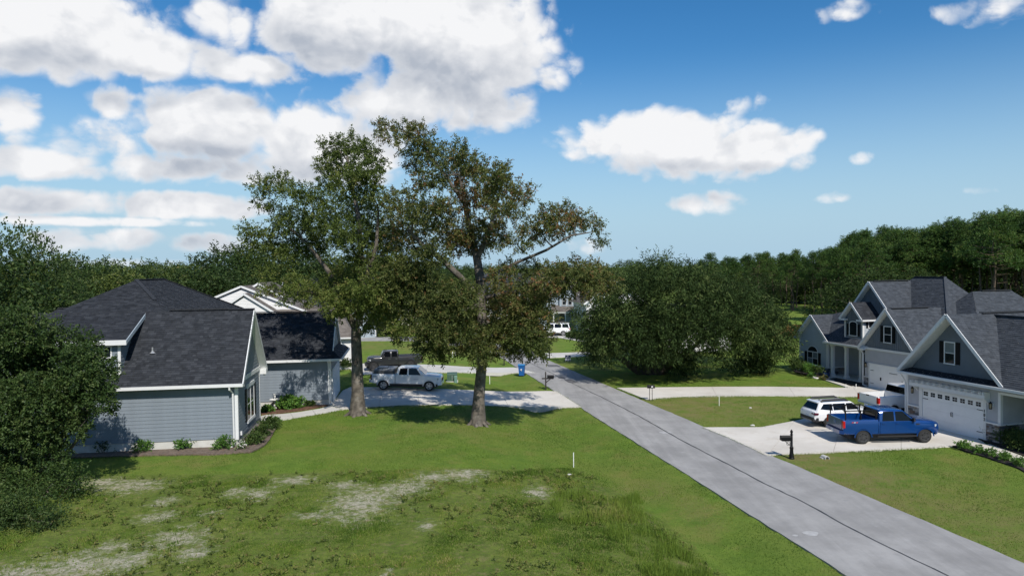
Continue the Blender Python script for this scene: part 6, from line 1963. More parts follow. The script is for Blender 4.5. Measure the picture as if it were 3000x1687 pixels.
# slatted dog box in its bed
bx = thing('slatted_box', 'grey slatted transport box sitting in the bed of the white pickup', 'box', taco.location, taco.rotation_euler[2]); bx.rotation_euler[1] = taco.rotation_euler[1]; bx.scale = taco.scale
b = MB().bx((-2.66, -.80, .84), (-.98, .80, 1.24)); b.build('box_base', M_STEEL, bx)
MB().prism([(-2.66, -.82, 1.46), (-.96, -.82, 1.50), (-.96, -.74, 1.64), (-2.50, -.74, 1.60)], (0, 1.64, 0)).build('box_lid', M_STEEL, bx)
MB().bx((-2.35, -.5, 1.60), (-1.6, .5, 1.70)).build('roof_vent', M_STEEL, bx)
MB().bx((-2.60, -.76, 1.24), (-1.02, .76, 1.50)).build('box_inside', M_PLAST, bx)
for k in range(20):
    for y in (-.80, .80): MB().bx((-2.66 + k * .0875, y - .02, 1.24), (-2.62 + k * .0875, y + .02, 1.48)).build('slat', M_STEEL, bx)

# dark grey off-road pickup on the neighbour's drive (faces left)
SPJ = dict(xf=1.745, xr=-1.745, r=.42, W=1.80, sill=.52, cab_rear=-.62, rear=-2.85, bed_z=1.30, belt=1.28, front=2.30, hood=1.30, cowl_z=1.31, cowl_x=1.05, roof=1.86, roof_f=.74, roof_r=-.60,
           windows=[[(-.50, 0), (.02, 0), (.02, 1), (-.48, 1)], [(.16, 0), (.86, 0), (.66, 1), (.16, 1)]],
           doors=[[(-.56, .60), (.08, .60), (.08, 1.27), (-.56, 1.27)], [(.10, .60), (.98, .60), (.98, 1.27), (.10, 1.27)]], handles=[(-.50, 1.10), (.16, 1.10)],
           bump_r=M_PLAST, bump_f=M_PLAST, grille=M_PLAST, tail=M_DKRED, ty=.80, tw=.28, rim=M_RIM_K, spokes=5, flare_m=P_GREY, mirror_m=M_PLAST, handle_m=M_CHROME)
q = G(1094.7, 1089, bz); q2 = G(1203.4, 1086, bz)
mid = (q + q2) / 2
hdj = math.atan2(q[1] - q2[1], q[0] - q2[0])
nrm = np.array([-math.sin(hdj), math.cos(hdj), 0])
jeep = pickup('pickup_truck', 'dark grey off-road pickup facing left on the neighbouring drive', SPJ, tuple((mid - nrm * .9)[:2]) + (float(base_z(mid[0], mid[1])) + .05,), hdj, P_GREY, scale=np.linalg.norm((q - q2)[:2]) / 3.49)
MB().bx((-2.80, -.72, 1.28), (-.70, .72, 1.34)).build('tonneau_cover', M_PLAST, jeep)
MB().bx((2.26, -.86, .50), (2.52, .86, .70)).build('winch_bumper', M_PLAST, jeep)
for y in (-.80, .80): MB().bx((1.28, y - .26 if y > 0 else y - .08, .98), (2.28, y + .08 if y > 0 else y + .26, 1.04)).build('fender', P_GREY, jeep)


def wagon(name, label, loc, rz, m, S, clad=True, rails=True, scale=1.0):
    t = thing(name, label, 'car', loc, rz, None, scale)
    W = S['W'] / 2; r = S['r']; xf, xr = S['wb'] / 2, -S['wb'] / 2
    fr, re = S['front'], S['rear']; zb, belt, hood = S['sill'], S['belt'], S['hood']
    st = [(re, zb + .16, belt - .16, W * .84, .04), (re + .05, zb + .08, belt - .06, W * .90, .03), (re + .25, zb + .02, belt, W * .97, .01), (xr, zb, belt, W, 0), (0, zb, belt, W, 0), (S['cowl'], zb, belt - .01, W, .02), (S['cowl'] + .5, zb, hood + .02, W * .985, .04), (fr - .35, zb + .02, hood - .06, W * .94, .06), (fr - .10, zb + .06, hood - .16, W * .86, .08), (fr, zb + .12, hood - .30, W * .72, .08)]
    cut(loft(st, .03), [arch_cut(xf, r * 1.16, 2), arch_cut(xr, r * 1.16, 2)], m, 'body', t)
    c = Cab(S['cowl'] + .05, re + .10, S['roof_f'], S['roof_r'], W * .93, W * .72, belt, S['roof']); c.shell(m, t)
    zt = S['roof'] - .09
    for poly in S['windows']: c.side([(x, belt + .02 if z == 0 else zt if z == 1 else z) for x, z in poly], M_TINT, t)
    c.end(True, belt + .04, S['roof'] - .05, M_TINT, t, 'windscreen'); c.end(False, belt + .06, S['roof'] - .09, M_TINT, t, 'rear_window', .10)
    for poly in S['doors']: panel(t, poly, W - .004, m, 'door')
    for x in S['handles']: panel(t, [(x, belt - .16), (x + .2, belt - .16), (x + .2, belt - .12), (x, belt - .12)], W + .003, m, 'door_handle', .03)
    MB().bx((xr - r, -W * .6, r * .5), (xf + r, W * .6, zb + .18)).build('chassis', M_PLAST, t)
    if clad:
        b = MB().prism([(re - .05, -W * .78, zb + .0), (re - .05, W * .78, zb + .0), (re + .22, W * 1.005, zb + .0), (re + .22, -W * 1.005, zb + .0)], (0, 0, .27)); b.build('rear_bumper', M_PLAST, t, 30)
        MB().bx((re - .075, -W * .60, zb + .02), (re - .04, W * .60, zb + .10)).build('skid_plate', M_STEEL, t)
        panel(t, [(xr + r * 1.1, zb - .01), (xf - r * 1.1, zb - .01), (xf - r * 1.1, zb + .14), (xr + r * 1.1, zb + .14)], W - .01, M_PLAST, 'sill_cladding', .03)
    for sd in (1, -1):
        P = [(re + .03, sd * W * .46, belt - .22), (re + .02, sd * W * .90, belt - .26), (re + .22, sd * W * .985, belt - .22), (re + .26, sd * W * .965, belt - .10), (re + .06, sd * W * .86, belt - .10), (re + .03, sd * W * .50, belt - .13)]
        MB().prism(P, (-.03, sd * .02, 0)).build('taillight', S['tail'], t)
        MB().prism([(fr - .06, sd * W * .58, hood - .30), (fr - .34, sd * W * .93, hood - .26), (fr - .36, sd * W * .92, hood - .14), (fr - .10, sd * W * .60, hood - .18)], (.03, sd * .03, 0)).build('headlight', M_LENS, t)
        for x in (xf, xr): wheel(t, x, sd * S['ty'], r, .22, M_RIM_S if not clad else M_RIM_K, 5)
        if rails:
            ry = W * .60
            MB().tube([(S['roof_r'] + .12, sd * ry, S['roof'] + .01), (S['roof_r'] + .3, sd * ry, S['roof'] + .11), (S['roof_f'] - .45, sd * ry, S['roof'] + .12), (S['roof_f'] - .2, sd * ry, S['roof'] + .02)], [.07, .075, .075, .05], 8).build('roof_rail', M_PLAST, t)
    MB().bx((re - .03, -.16, belt - .42), (re + .01, .16, belt - .27)).build('licence_plate', M_PLATE, t)
    MB().bx((re - .005, -W * .5, belt - .46), (re + .02, W * .5, belt - .24)).build('plate_recess', m, t)
    MB().prism([(S['roof_r'] - .16, -W * .62, S['roof'] - .02), (S['roof_r'] - .16, W * .62, S['roof'] - .02), (S['roof_r'] + .1, W * .66, S['roof'] + .0), (S['roof_r'] + .1, -W * .66, S['roof'] + .0)], (0, 0, .04)).build('rear_spoiler', m, t)
    fl = M_PLAST if clad else m
    flare(t, xf, r * .86, r * 1.15, W - .03, fl, .06, t=.04); flare(t, xr, r * .86, r * 1.15, W - .03, fl, .06, t=.04)
    mirror(t, S['cowl'] - .35, W * .93, belt + .08, m)
    MB().prism([(S['roof_r'] + .35, 0, S['roof'] + .03), (S['roof_r'] + .55, 0, S['roof'] + .03), (S['roof_r'] + .38, 0, S['roof'] + .10)], (0, .03, 0)).build('roof_aerial', M_PLAST, t)
    return t


OB = dict(W=1.86, wb=2.75, r=.36, front=2.38, rear=-2.42, sill=.40, belt=1.10, hood=1.02, cowl=1.05, roof=1.62, roof_f=.35, roof_r=-1.95, ty=.79, tail=M_DKRED,
          windows=[[(-2.0, 1.22), (-1.25, 0), (-1.12, 0), (-1.12, 1), (-1.72, 1)], [(-1.06, 0), (-.18, 0), (-.18, 1), (-1.06, 1)], [(-.10, 0), (.88, 0), (.80, 1.20), (.34, 1), (-.10, 1)]],
          doors=[[(-1.02, .52), (-.16, .52), (-.16, 1.08), (-1.02, 1.08)], [(-.13, .52), (.90, .52), (.90, 1.08), (-.13, 1.08)]], handles=[-.95, -.05])
ang = R(10)
lw = Gz(2382, 1238, ZR)
rr_c = lw[:2] + np.array([math.sin(ang), -math.cos(ang)]) * .80
ctr = rr_c + np.array([math.cos(ang), math.sin(ang)]) * 1.375
wagon('crossover_wagon', 'white crossover wagon with black cladding behind the blue pickup', (ctr[0], ctr[1], zA), ang, P_WHITE, OB, scale=.95)
SUVS = dict(OB, W=2.0, wb=2.95, r=.40, front=2.55, rear=-2.6, sill=.44, belt=1.22, hood=1.20, cowl=1.15, roof=1.88, roof_f=.5, roof_r=-2.3, ty=.86, tail=M_RED,
            windows=[[(-2.3, 0), (-1.35, 0), (-1.35, 1), (-2.2, 1)], [(-1.15, 0), (-.2, 0), (-.2, 1), (-1.15, 1)], [(-.1, 0), (.95, 0), (.9, 1.32), (.5, 1), (-.1, 1)]],
            doors=[[(-1.1, .55), (-.16, .55), (-.16, 1.2), (-1.1, 1.2)], [(-.13, .55), (1.0, .55), (1.0, 1.2), (-.13, 1.2)]])
sv = Gz(1620, 985, ZR)
wagon('large_suv', 'distant white sport utility vehicle parked before the porch house', (sv[0], sv[1] + .6, ZR + .05), R(182), P_WHITE, SUVS, False, True)

# ---------------------------------------------------------------- mailboxes, bin, signs and other small things
def mailbox_head(t, at_, rz, m, L=.50, w=.17, h=.22, flag=True):
    """domed box with door face, flag"""
    c, s = math.cos(rz), math.sin(rz)
    P = [(-w / 2, 0), (w / 2, 0)] + [(w / 2 * math.cos(a), h - w / 2 + w / 2 * math.sin(a)) for a in [k * math.pi / 8 for k in range(9)]]
    tr = lambda x, y, z: (at_[0] + x * c - y * s, at_[1] + x * s + y * c, at_[2] + z)
    o = MB().prism([tr(-L / 2, y, z) for y, z in P], (L * c, L * s, 0)).build('box', m, t)
    MB().prism([tr(L / 2 + .002, y * 1.06, z * 1.03 - .003) for y, z in P], (.02 * c, .02 * s, 0)).build('box_door', m, o)
    if flag: MB().prism([tr(.05, -w / 2 - .012, .12), tr(.20, -w / 2 - .012, .12), tr(.20, -w / 2 - .012, .17), tr(.05, -w / 2 - .012, .17)], (-.008 * s, .008 * c, 0)).build('flag', mat('red_flag', (.45, .02, .02), .5), o)
    return o


M_WOODK = mat('black_stained_wood', (.022, .018, .017), .6, var=.3, scale=5)
p = Gz(2319, 1343.5, ZR)
t = thing('mailbox', 'ornate black cast mailbox with fluted post and finial near the right driveway', 'mailbox', tuple(p), 0)
b = MB(); b.lathe([(.15, 0), (.15, .06), (.12, .10), (.13, .16), (.105, .22), (.085, .50), (.10, .56), (.10, .62), (.065, .66), (.058, 1.26), (.075, 1.28), (.075, 1.31), (.04, 1.34)], (0, 0, 0), 16); b.build('post', M_BLACK, t, 40)
b = MB(); b.lathe([(.03, 1.33), (.05, 1.36), (.075, 1.42), (.065, 1.48), (.03, 1.53), (.012, 1.56)], (0, 0, 0), 12); b.build('finial', M_BLACK, t, 50)
mailbox_head(t, (-.30, 0, 1.00), math.pi, M_BLACK, .52, .20, .25)
b = MB().bx((-.50, -.06, .95), (.0, .06, 1.0)); b.build('shelf', M_BLACK, t)
b = MB(); b.tube([(-.17 + .09 * math.cos(a), 0, .82 + .09 * math.sin(a)) for a in [k * math.tau / 14 for k in range(15)]], .012, 6); b.build('scroll', M_BLACK, t); MB().bar((-.06, 0, .70), (-.34, 0, .95), .03).build('bracket', M_BLACK, t)


def wood_mailbox(px, py, label, head_dx, k=1.0, arm=True):
    p = G(px, py, bz)
    t = thing('mailbox', label, 'mailbox', tuple(p), 0, None, k)
    b = MB().bx((-.055, -.055, -.1), (.055, .055, 1.42)); b.build('post', M_WOODK, t)
    MB().box((0, 0, 1.48), (.14, .14, .12), None, 0, .3).build('post_cap', M_WOODK, t)
    sg = 1 if head_dx > 0 else -1
    MB().bx((-.32 * sg, -.045, .90), (.66 * sg, .045, 1.0)).build('arm', M_WOODK, t)
    MB().bar((.03 * sg, 0, .62), (.40 * sg, 0, .92), .07).build('brace', M_WOODK, t)
    mailbox_head(t, (.40 * sg, 0, 1.0), 0 if sg > 0 else math.pi, M_BLACK, .54, .19, .24, False)


wood_mailbox(1599, 1141.5, 'black wooden mailbox post on the left verge by the driveway mouth', 1)
wood_mailbox(1477, 1069.8, 'black mailbox on the left verge beyond the blue bin', 1, .95)
wood_mailbox(1610, 1050.5, 'distant black mailbox beside the yard sign driveway', -1, 1.0)
p = Gz(1907, 1174, ZR)
t = thing('mailbox', 'plain black mailbox on two thin legs at the right driveway', 'mailbox', tuple(p), 0)
for x in (-.10, .10): MB().bx((x - .018, -.018, -.1), (x + .018, .018, .98)).build('leg', M_BLACK, t)
mailbox_head(t, (0, 0, .98), 0, M_BLACK, .54, .20, .24, False)
MB().bx((.02, -.125, 1.05), (.14, -.108, 1.14)).build('number_plate', mat('white_plate', (.7, .7, .7), .5), t)

# blue wheeled bin with recycling mark
p = G(1529, 1103, bz)
t = thing('recycling_bin', 'blue wheeled recycling bin standing at the road edge', 'bin', (p[0], p[1] + .3, ZR + .03), R(-12))
M_BIN = mat('blue_bin_plastic', (.012, .10, .34), .45, var=.08); M_BINL = mat('blue_bin_lid', (.03, .19, .42), .4, var=.06)
b = MB(); P0_ = [(-.26, -.29), (.26, -.29), (.26, .29), (-.26, .29)]
for (z0, s0, z1, s1) in ((.06, .86, .95, 1.08), (.95, 1.14, 1.02, 1.16)):
    i0 = len(b.v); b.v += [(x * s0, y * s0, z0) for x, y in P0_] + [(x * s1, y * s1, z1) for x, y in P0_]
    for q in ((0, 3, 2, 1), (4, 5, 6, 7), (0, 1, 5, 4), (1, 2, 6, 5), (2, 3, 7, 6), (3, 0, 4, 7)): b.f.append(tuple(i0 + k for k in q)); b.t.append(0)
b.build('bin_body', M_BIN, t)
b = MB(); b.prism([(-.32, -.36, 1.03), (-.32, -.30, 1.07), (-.32, 0, 1.12), (-.32, .30, 1.08), (-.32, .36, 1.03)], (.64, 0, 0)); b.build('lid', M_BINL, t)
MB().tube([(-.26, .40, 1.0), (.26, .40, 1.0)], .018, 6).build('handle_bar', M_BIN, t)
for x in (-.27, .27): MB().lathe([(.11, -.03), (.12, 0), (.11, .03)], (x, .26, .12), 14, 'x').build('wheel', M_TYRE, t)
mk = MB()
for k in range(3):
    a = k * math.tau / 3 + .5; c_, s_ = math.cos(a), math.sin(a)
    q = [(.03, -.05), (.03, .05), (.06, .05), (.06, .075), (.105, .03), (.06, -.02), (.06, -.05)]
    mk.prism([(.0 + (x * c_ - y * s_) * 1.1, -.315, .62 + (x * s_ + y * c_) * 1.1) for x, y in q], (0, -.006, 0))
o = mk.build('recycling_mark', mat('white_print', (.7, .72, .75), .6), t); tag(o, kind='stuff')

# utility cabinet and pedestal
p = G(1324, 1119, bz)
M_GRN = mat('utility_green', (.045, .095, .070), .55, var=.12, dirt=(.3, 3, (.10, .12, .10)))
t = thing('transformer_box', 'dark green utility cabinet on the grass between the driveways', 'utility box', (p[0], p[1] + .3, p[2]), R(4))
MB().bx((-.5, -.42, -.05), (.5, .42, .08)).build('pad', M_CONC_OLD, t); MB().prism([(-.44, -.36, .08), (-.44, .36, .08), (-.44, .36, .78), (-.44, -.30, .72), (-.44, -.36, .66)], (.88, 0, 0)).build('cabinet', M_GRN, t); MB().bx((-.02, -.375, .2), (.02, -.362, .6)).build('latch', M_GALV, t)
p = G(1335.5, 1121, bz)
t = thing('cable_pedestal', 'small pale green cable pedestal beside the green utility cabinet', 'pedestal', tuple(p))
MB().bx((-.12, -.12, -.05), (.12, .12, .52)).build('post', mat('pedestal_green', (.13, .24, .20), .6), t); MB().box((0, 0, .56), (.27, .27, .10), None, 0, .8).build('cap', mat('pedestal_green', (.13, .24, .20), .6), t)


def stake(px, py, h, label, r=.022):
    p = G(px, py)
    b = MB().tube([(0, 0, -.15), (0, 0, h - .05), (.01, 0, h)], [r, r, r * .8], 6)
    tag(b.build('marker_stake', mat('white_stake', (.78, .78, .76), .5), None, None, tuple(p)), label, 'stake')


stake(1680.5, 1368, .75, 'white stake standing on the lawn edge in the foreground')
stake(1434.7, 1125, .72, 'white stake on the grass between the two left driveways', .028)
stake(2107, 1188, .72, 'thin white stake on the dry grass right of the street', .022)
stake(1326, 1046, .62, 'left of two short white posts on the far lawn', .05)
stake(1334, 1047, .66, 'right of two short white posts on the far lawn', .04)
stake(2478, 1137, .35, 'short white path marker left in the black mulch bed', .03); stake(2508, 1138, .38, 'short white path marker right in the black mulch bed', .03)

# estate sign
p = Gz(1664, 1061, ZR)
t = thing('yard_sign', 'dark blue and white estate sign on the grass right of the street', 'sign', tuple(p), R(-4))
for x in (-.27, .27): MB().tube([(x, 0, -.1), (x, 0, .78)], .012, 5).build('leg', M_GALV, t)
MB().bx((-.30, -.012, .16), (.30, .012, .78)).build('panel', mat('white_sign', (.72, .72, .74), .5), t)
MB().bx((-.285, -.018, .44), (.285, -.013, .765)).build('blue_field', mat('navy_print', (.02, .03, .14), .5), t); MB().bx((-.285, -.018, .175), (.285, -.013, .265)).build('blue_band', mat('navy_print', (.02, .03, .14), .5), t)
e = MB(); e.lathe([(.01, -.004), (.05, -.004), (.05, .0), (.01, .0)], (0, -.0205, .68), 12, 'y'); e.build('emblem', mat('white_print', (.7, .72, .75), .6), t)
for k, (z, w_) in enumerate(((.57, .2), (.50, .16))): MB().bx((-w_, -.0225, z), (w_, -.0185, z + .028)).build('print_line', mat('white_print', (.7, .72, .75), .6), t)
for k, (z, w_) in enumerate(((.38, .22), (.32, .24))): MB().bx((-w_, -.018, z), (w_, -.013, z + .025)).build('print_line', mat('navy_print', (.02, .03, .14), .5), t)

# bird bath with figure
p = G(806, 1199, bz)
M_CAST = mat('white_cast_stone', (.62, .62, .60), .75, var=.1, dirt=(.4, 6, (.4, .4, .37)))
t = thing('bird_bath', 'white cast bird bath with a small figure in the mulch bed', 'bird bath', tuple(p))
b = MB(); b.lathe([(.19, 0), (.19, .06), (.11, .12), (.085, .30), (.075, .48), (.12, .58)], (0, 0, 0), 16); b.build('pedestal', M_CAST, t, 40)
b = MB(); b.lathe([(.10, .56), (.34, .64), (.38, .70), (.36, .71), (.30, .67), (.08, .65)], (0, 0, 0), 20); b.build('basin', M_CAST, t, 40)
b = MB(); b.lathe([(.07, .64), (.06, .72), (.035, .80), (.06, .88), (.07, .94), (.045, 1.0), (.10, 1.04), (.10, 1.07), (.03, 1.09)], (0, 0, 0), 12); b.build('figure', M_CAST, t, 50)

# drain end on the right lawn, concrete washouts, dropped bits
p = Gz(2417, 1343, ZR)
t = thing('drain_pipe', 'small concrete drain end in the dry grass by the blue pickup driveway', 'drain', tuple(p), R(10))
MB().lathe([(.10, -.2), (.13, -.2), (.13, .2), (.10, .2), (.10, -.18)], (0, 0, .05), 14, 'y', cap=False).build('pipe', M_FOUND, t); MB().bx((-.2, -.05, -.1), (.2, .2, .05)).build('collar', M_FOUND, t)
for k, (px, py, s_, lab) in enumerate([(2204, 1247, .11, 'pale rock at the near corner of the right lawn strip'), (2198, 1195, .08, 'pale rock lying on the dry strip between the right drives'), (2382, 1107, .17, 'white rock left among the porch plants'), (2391, 1109, .16, 'white rock right among the porch plants'), (1668, 1391, .08, 'grey rubbish bit below the foreground stake')]):
    p = G(px, py); r_ = random.Random(k)
    bm = bmesh.new(); bmesh.ops.create_icosphere(bm, subdivisions=2, radius=s_)
    for v in bm.verts: v.co = Vector((v.co.x * 1.3, v.co.y, v.co.z * .6)) * r_.uniform(.82, 1.15)
    me = bpy.data.meshes.new('rock'); bm.to_mesh(me); bm.free(); me.materials.append(mat('pale_rock', (.48, .47, .45), .85, var=.2)); tag(link('rock', me, None, (p[0], p[1], p[2] + s_ * .3)), lab, 'rock')
# porch swing bench, blue pot
p = np.array([28.63, 63.405]); c16, s16 = math.cos(RA), math.sin(RA)
loc = lambda u, v, z=0.0: (28.63 + u * c16 - v * s16, 63.405 + u * s16 + v * c16, ZR + z)
t = thing('planter_pot', 'dark blue glazed pot beside the left porch column', 'pot', loc(-.45, -.35))
b = MB(); b.lathe([(.2, 0), (.3, .2), (.32, .38), (.26, .48), (.30, .52), (.26, .52), (.24, .46)], (0, 0, 0), 18); b.build('bowl', mat('blue_glaze', (.02, .05, .12), .2), t, 40); MB().lathe([(.02, .44), (.24, .45), (.2, .52), (.02, .53)], (0, 0, 0), 10).build('soil', M_MULCH_K, t)

# wooden fence behind the far grey house
t = thing('wooden_fence', 'orange-brown board fence beyond the far grey house', 'fence', (36.5, 98, ZR), R(-3))
M_FENCE = mat('cedar_boards', (.36, .15, .05), .7, var=.2, scale=2)
bm_ = MB().bx((0, 0, 0), (.14, .025, 1.8)).mesh('board', M_FENCE)
for k in range(46): link('board', bm_, t, (k * .155, (k % 2) * .006, rnd.uniform(-.02, .02)))
for z in (.4, 1.4): MB().bx((0, .03, z), (7.1, .08, z + .09)).build('rail', M_FENCE, t)

# ---------------------------------------------------------------- shrubs
def shrub(name, label, p, r, h, leafm, per, leaf, seed, tone0=.5, group=None, flower=None):
    rg = np.random.default_rng(seed); rr = random.Random(seed)
    t = thing(name, label, 'shrub', tuple(p), 0, group)
    cl, tn = [], []
    for k in range(9):
        a = k * 2.4; q = r * math.sqrt((k + .3) / 9) * .75
        cl.append((q * math.cos(a), q * math.sin(a), h * (.38 + .32 * (1 - q / r)) * rr.uniform(.8, 1.15), r * rr.uniform(.36, .5))); tn.append(tone0 + rr.uniform(-.15, .15))
    V, Fc, T = leaves(cl, per, leaf, r * .28, 7, .0, .45, tn, .25, min(1.1, h / r * .75), rg)
    V[:, 2] = np.maximum(V[:, 2], .02)
    link('foliage', np_mesh('foliage', V, Fc, leafm, T), t)
    b = MB()
    for k in range(5):
        c = cl[k]; b.tube([(c[0] * .15, c[1] * .15, -.08), (c[0] * .6, c[1] * .6, c[2] * .5), c[:3]], [.018, .013, .006], 5, cap=False)
    b.build('stem', M_BARK, t)
    if flower:
        V, Fc, T = leaves([(c[0], c[1], c[2] + c[3] * .4, c[3] * .7) for c in cl], 18, (.07, .06), .05, 3, 0, .3, None, .1, 1, rg)
        link('flowers', np_mesh('flowers', V, Fc, flower, T), t)
    return t


M_PETAL = leaf_mat('white_petals', [(0, (.55, .53, .48)), (1, (.75, .74, .70))], .2)
grp = 'shrubs along the front wall of the blue house'
for k, (px, py, r_, h, lab) in enumerate([(305, 1328, .50, .66, 'thin shrub nearest the live oak along the blue wall'), (418, 1326, .50, .66, 'second green shrub from the live oak along the blue wall'), (538, 1318, .48, .56, 'third green shrub from the live oak along the blue wall'), (652, 1318, .52, .66, 'green shrub by the downspout of the blue house')]):
    p = G(px, py, bz); shrub('foundation_shrub', lab, (p[0], p[1], p[2] + .05), r_, h, L_SHRUB if k else L_LIVE, 420 if k else 220, (.09, .05), 100 + k, .5, grp)
for k, (px, py, r_, h, lab, lm) in enumerate([(742, 1303, .55, .62, 'dark shrub nearest the rose at the house corner', L_DKSHRUB), (766, 1280, .55, .66, 'middle dark shrub below the side window', L_DKSHRUB), (788, 1258, .6, .75, 'far dark shrub at the end of the side bed', L_DKSHRUB), (800, 1247, .4, .5, 'small flowering shrub by the walk end', L_SHRUB)]):
    p = G(px, py, bz); shrub('foundation_shrub', lab, (p[0], p[1], p[2] + .05), r_, h, lm, 460, (.10, .055), 110 + k, .5)
p = G(706, 1320, bz); shrub('rose_bush', 'small rose bush with white blooms at the house corner', (p[0], p[1], p[2] + .05), .32, .55, L_SHRUB, 300, (.07, .04), 120, .45, None, M_PETAL)
for k, (px, py, r_, h, lab, lm) in enumerate([(848, 1198, .75, .8, 'broad leafy green plant in the entry bed', L_SHRUB), (905, 1192, .35, .35, 'small dark plant in the entry bed near the garage corner', L_DKSHRUB), (784, 1208, .35, .4, 'low green tuft left of the bird bath', L_SHRUB), (937, 1186, .25, .45, 'twiggy plant against the garage wall', L_LIVE), (1012, 1082, .6, 1.3, 'straggly shrub at the corner of the white house', L_LIVE)]):
    p = G(px, py, bz); shrub('bed_plant', lab, (p[0], p[1], p[2] + .05), r_, h, lm, 380, (.16, .09), 130 + k, .55)
for k, (px, py, r_) in enumerate([(2822, 1317, .42), (2868, 1330, .34), (2906, 1340, .32), (2940, 1351, .36), (2986, 1367, .38)]):
    p = G(px, py); shrub('low_shrub', ('first', 'second', 'third', 'fourth', 'fifth')[k] + ' low round shrub from the garage door in the dark mulch strip', (p[0], p[1], p[2] + .06), r_, .42, L_SHRUB, 520, (.08, .045), 140 + k, .5, 'low round shrubs in the mulch strip')
for k, (px, py, r_, h, lab) in enumerate([(2908, 1288, .75, .95, 'dark rounded hedge shrub next to the garage door'), (2955, 1304, .8, .95, 'second dark hedge shrub from the garage door'), (3002, 1322, .85, 1.0, 'dark hedge shrub at the right edge of the picture'), (2985, 1285, .9, 2.2, 'tall dark shrub in the porch recess'), (3010, 1262, .8, 2.0, 'tall dark shrub behind the hedge at the right edge')]):
    p = G(px, py); shrub('hedge_shrub', lab, (p[0], p[1], p[2] + .03), r_, h, L_DKSHRUB, 420, (.09, .05), 150 + k, .45)
for k, (px, py, r_, h, lab, lm) in enumerate([(2350, 1098, .7, 1.5, 'leafy shrub left under the arched window', L_DKSHRUB), (2372, 1103, .65, 1.3, 'leafy shrub under the middle of the arched window', L_SHRUB), (2395, 1106, .5, 1.5, 'upright shrub right of the arched window', L_DKSHRUB), (2376, 1108, .35, .5, 'bright green tuft at the bed edge', L_SHRUB), (2412, 1113, .4, .4, 'brownish low plant by the porch walk', L_RUST), (2332, 1090, .8, 1.6, 'dark shrub at the left corner of the far grey house', L_DKSHRUB)]):
    p = G(px, py); shrub('porch_shrub', lab, (p[0], p[1], p[2] + .03), r_, h, lm, 260, (.11, .06), 160 + k, .5)
for k in range(5):
    p = Gz(1668 + k * 17, 990 + k * 2.5, ZR); shrub('bed_hedge', 'clipped dark shrub in the row before the distant porch house', p, .7, 1.0, L_DKSHRUB, 120, (.2, .12), 170 + k, .5, 'clipped shrubs before the distant porch house')

# ---------------------------------------------------------------- grass blades and weeds
FOOT = [[(-29, 36), (-14.6, 37.4), (-15.8, 43.5), (-12.2, 48.3), (-13.3, 55), (-30, 60)], [(26.5, 36.5), (24.9, 45), (40, 50), (42, 34)], [(28, 52), (26, 68), (45, 74), (48, 56)]]
PAVE = [PL[k] for k in ('left_drive', 'left_walk', 'far_drive', 'drive_a', 'drive_b', 'walk_a', 'walk_b', 'road', 'bed_left', 'bed_entry', 'bed_a', 'bed_a_wall', 'bed_b', 'bed_b_wall')]
SANDC = []
for (x, y, w, h) in SAND:
    c = G(x, y); SANDC.append((c[0], c[1], abs(G(x + w, y)[0] - c[0]) * 1.25, abs(G(x, y - h)[1] - c[1]) * 1.6))


def free(P, edge=.04):
    k = np.ones(len(P), bool)
    j = rng.normal(size=P.shape) * edge
    for poly in PAVE + FOOT: k &= ~in_poly(P + j, poly)
    return k


def sandy(P):
    s = np.full(len(P), -1.0)
    for (x, y, a, b_) in SANDC: s = np.maximum(s, 1 - np.hypot((P[:, 0] - x) / a, (P[:, 1] - y) / b_))
    return s


def blades(P, h, w, tone, lean=.35):
    n = len(P)
    z = ground_z(P[:, 0], P[:, 1])
    a = rng.uniform(0, math.tau, n); q = rng.uniform(0, math.tau, n)
    base = np.column_stack([P, z - .01])
    wv = np.column_stack([np.cos(a), np.sin(a), np.zeros(n)]) * (w / 2)[:, None]
    tip = base + np.column_stack([np.cos(q) * h * lean * rng.random(n), np.sin(q) * h * lean * rng.random(n), h])
    V = np.stack([base - wv, base + wv, tip], 1).reshape(-1, 3)
    return V, np.arange(3 * n).reshape(-1, 3), tone


def sample(n, x0, x1, y0, y1):
    P = np.column_stack([rng.uniform(x0, x1, n), rng.uniform(y0, y1, n)])
    # only where the camera can see it
    ok = (np.abs(P[:, 0]) < P[:, 1] * .76 + 1)
    return P[ok]


# mown lawn
P = sample(520000, -26, 32, 21, 62)
keep = rng.random(len(P)) < np.clip(1.25 - (P[:, 1] - 21) / 52, .25, 1)
P = P[keep]
rgh = in_poly(P + (fbm(P, .5, 9)[:, None] - .5) * 2.2, PL['rough'])
Pl = P[~rgh]; Pl = Pl[free(Pl)]
nb = fbm(Pl, .35, 40); n2 = fbm(Pl, 2.0, 44)
dryv = np.zeros(len(Pl))
for (x, y, w, h, s_) in [(2080, 1195, 260, 40, .9), (2380, 1350, 180, 40, .9), (2500, 1420, 260, 90, .8), (2850, 1550, 400, 160, .55), (1900, 1440, 110, 40, .6), (2080, 1520, 90, 60, .6), (2700, 1420, 200, 50, .6)]:
    c = G(x, y); dryv = np.maximum(dryv, s_ * np.clip(1.4 - np.hypot((Pl[:, 0] - c[0]) / abs(G(x + w, y)[0] - c[0]), (Pl[:, 1] - c[1]) / abs(G(x, y - h)[1] - c[1])), 0, 1))
k = rng.random(len(Pl)) > dryv * np.clip((n2 - .38) * 5, 0, .8)
Pl, nb, n2, dryv = Pl[k], nb[k], n2[k], dryv[k]
tone = np.clip(.44 + (nb - .5) * .9 + (n2 - .5) * .5 + (fbm(Pl, .9, 91) - .5) * .5 + rng.normal(size=len(Pl)) * .10 + dryv * .40, 0, 1)
V, Fc, T = blades(Pl, rng.uniform(.035, .075, len(Pl)), rng.uniform(.018, .034, len(Pl)), tone, .9)
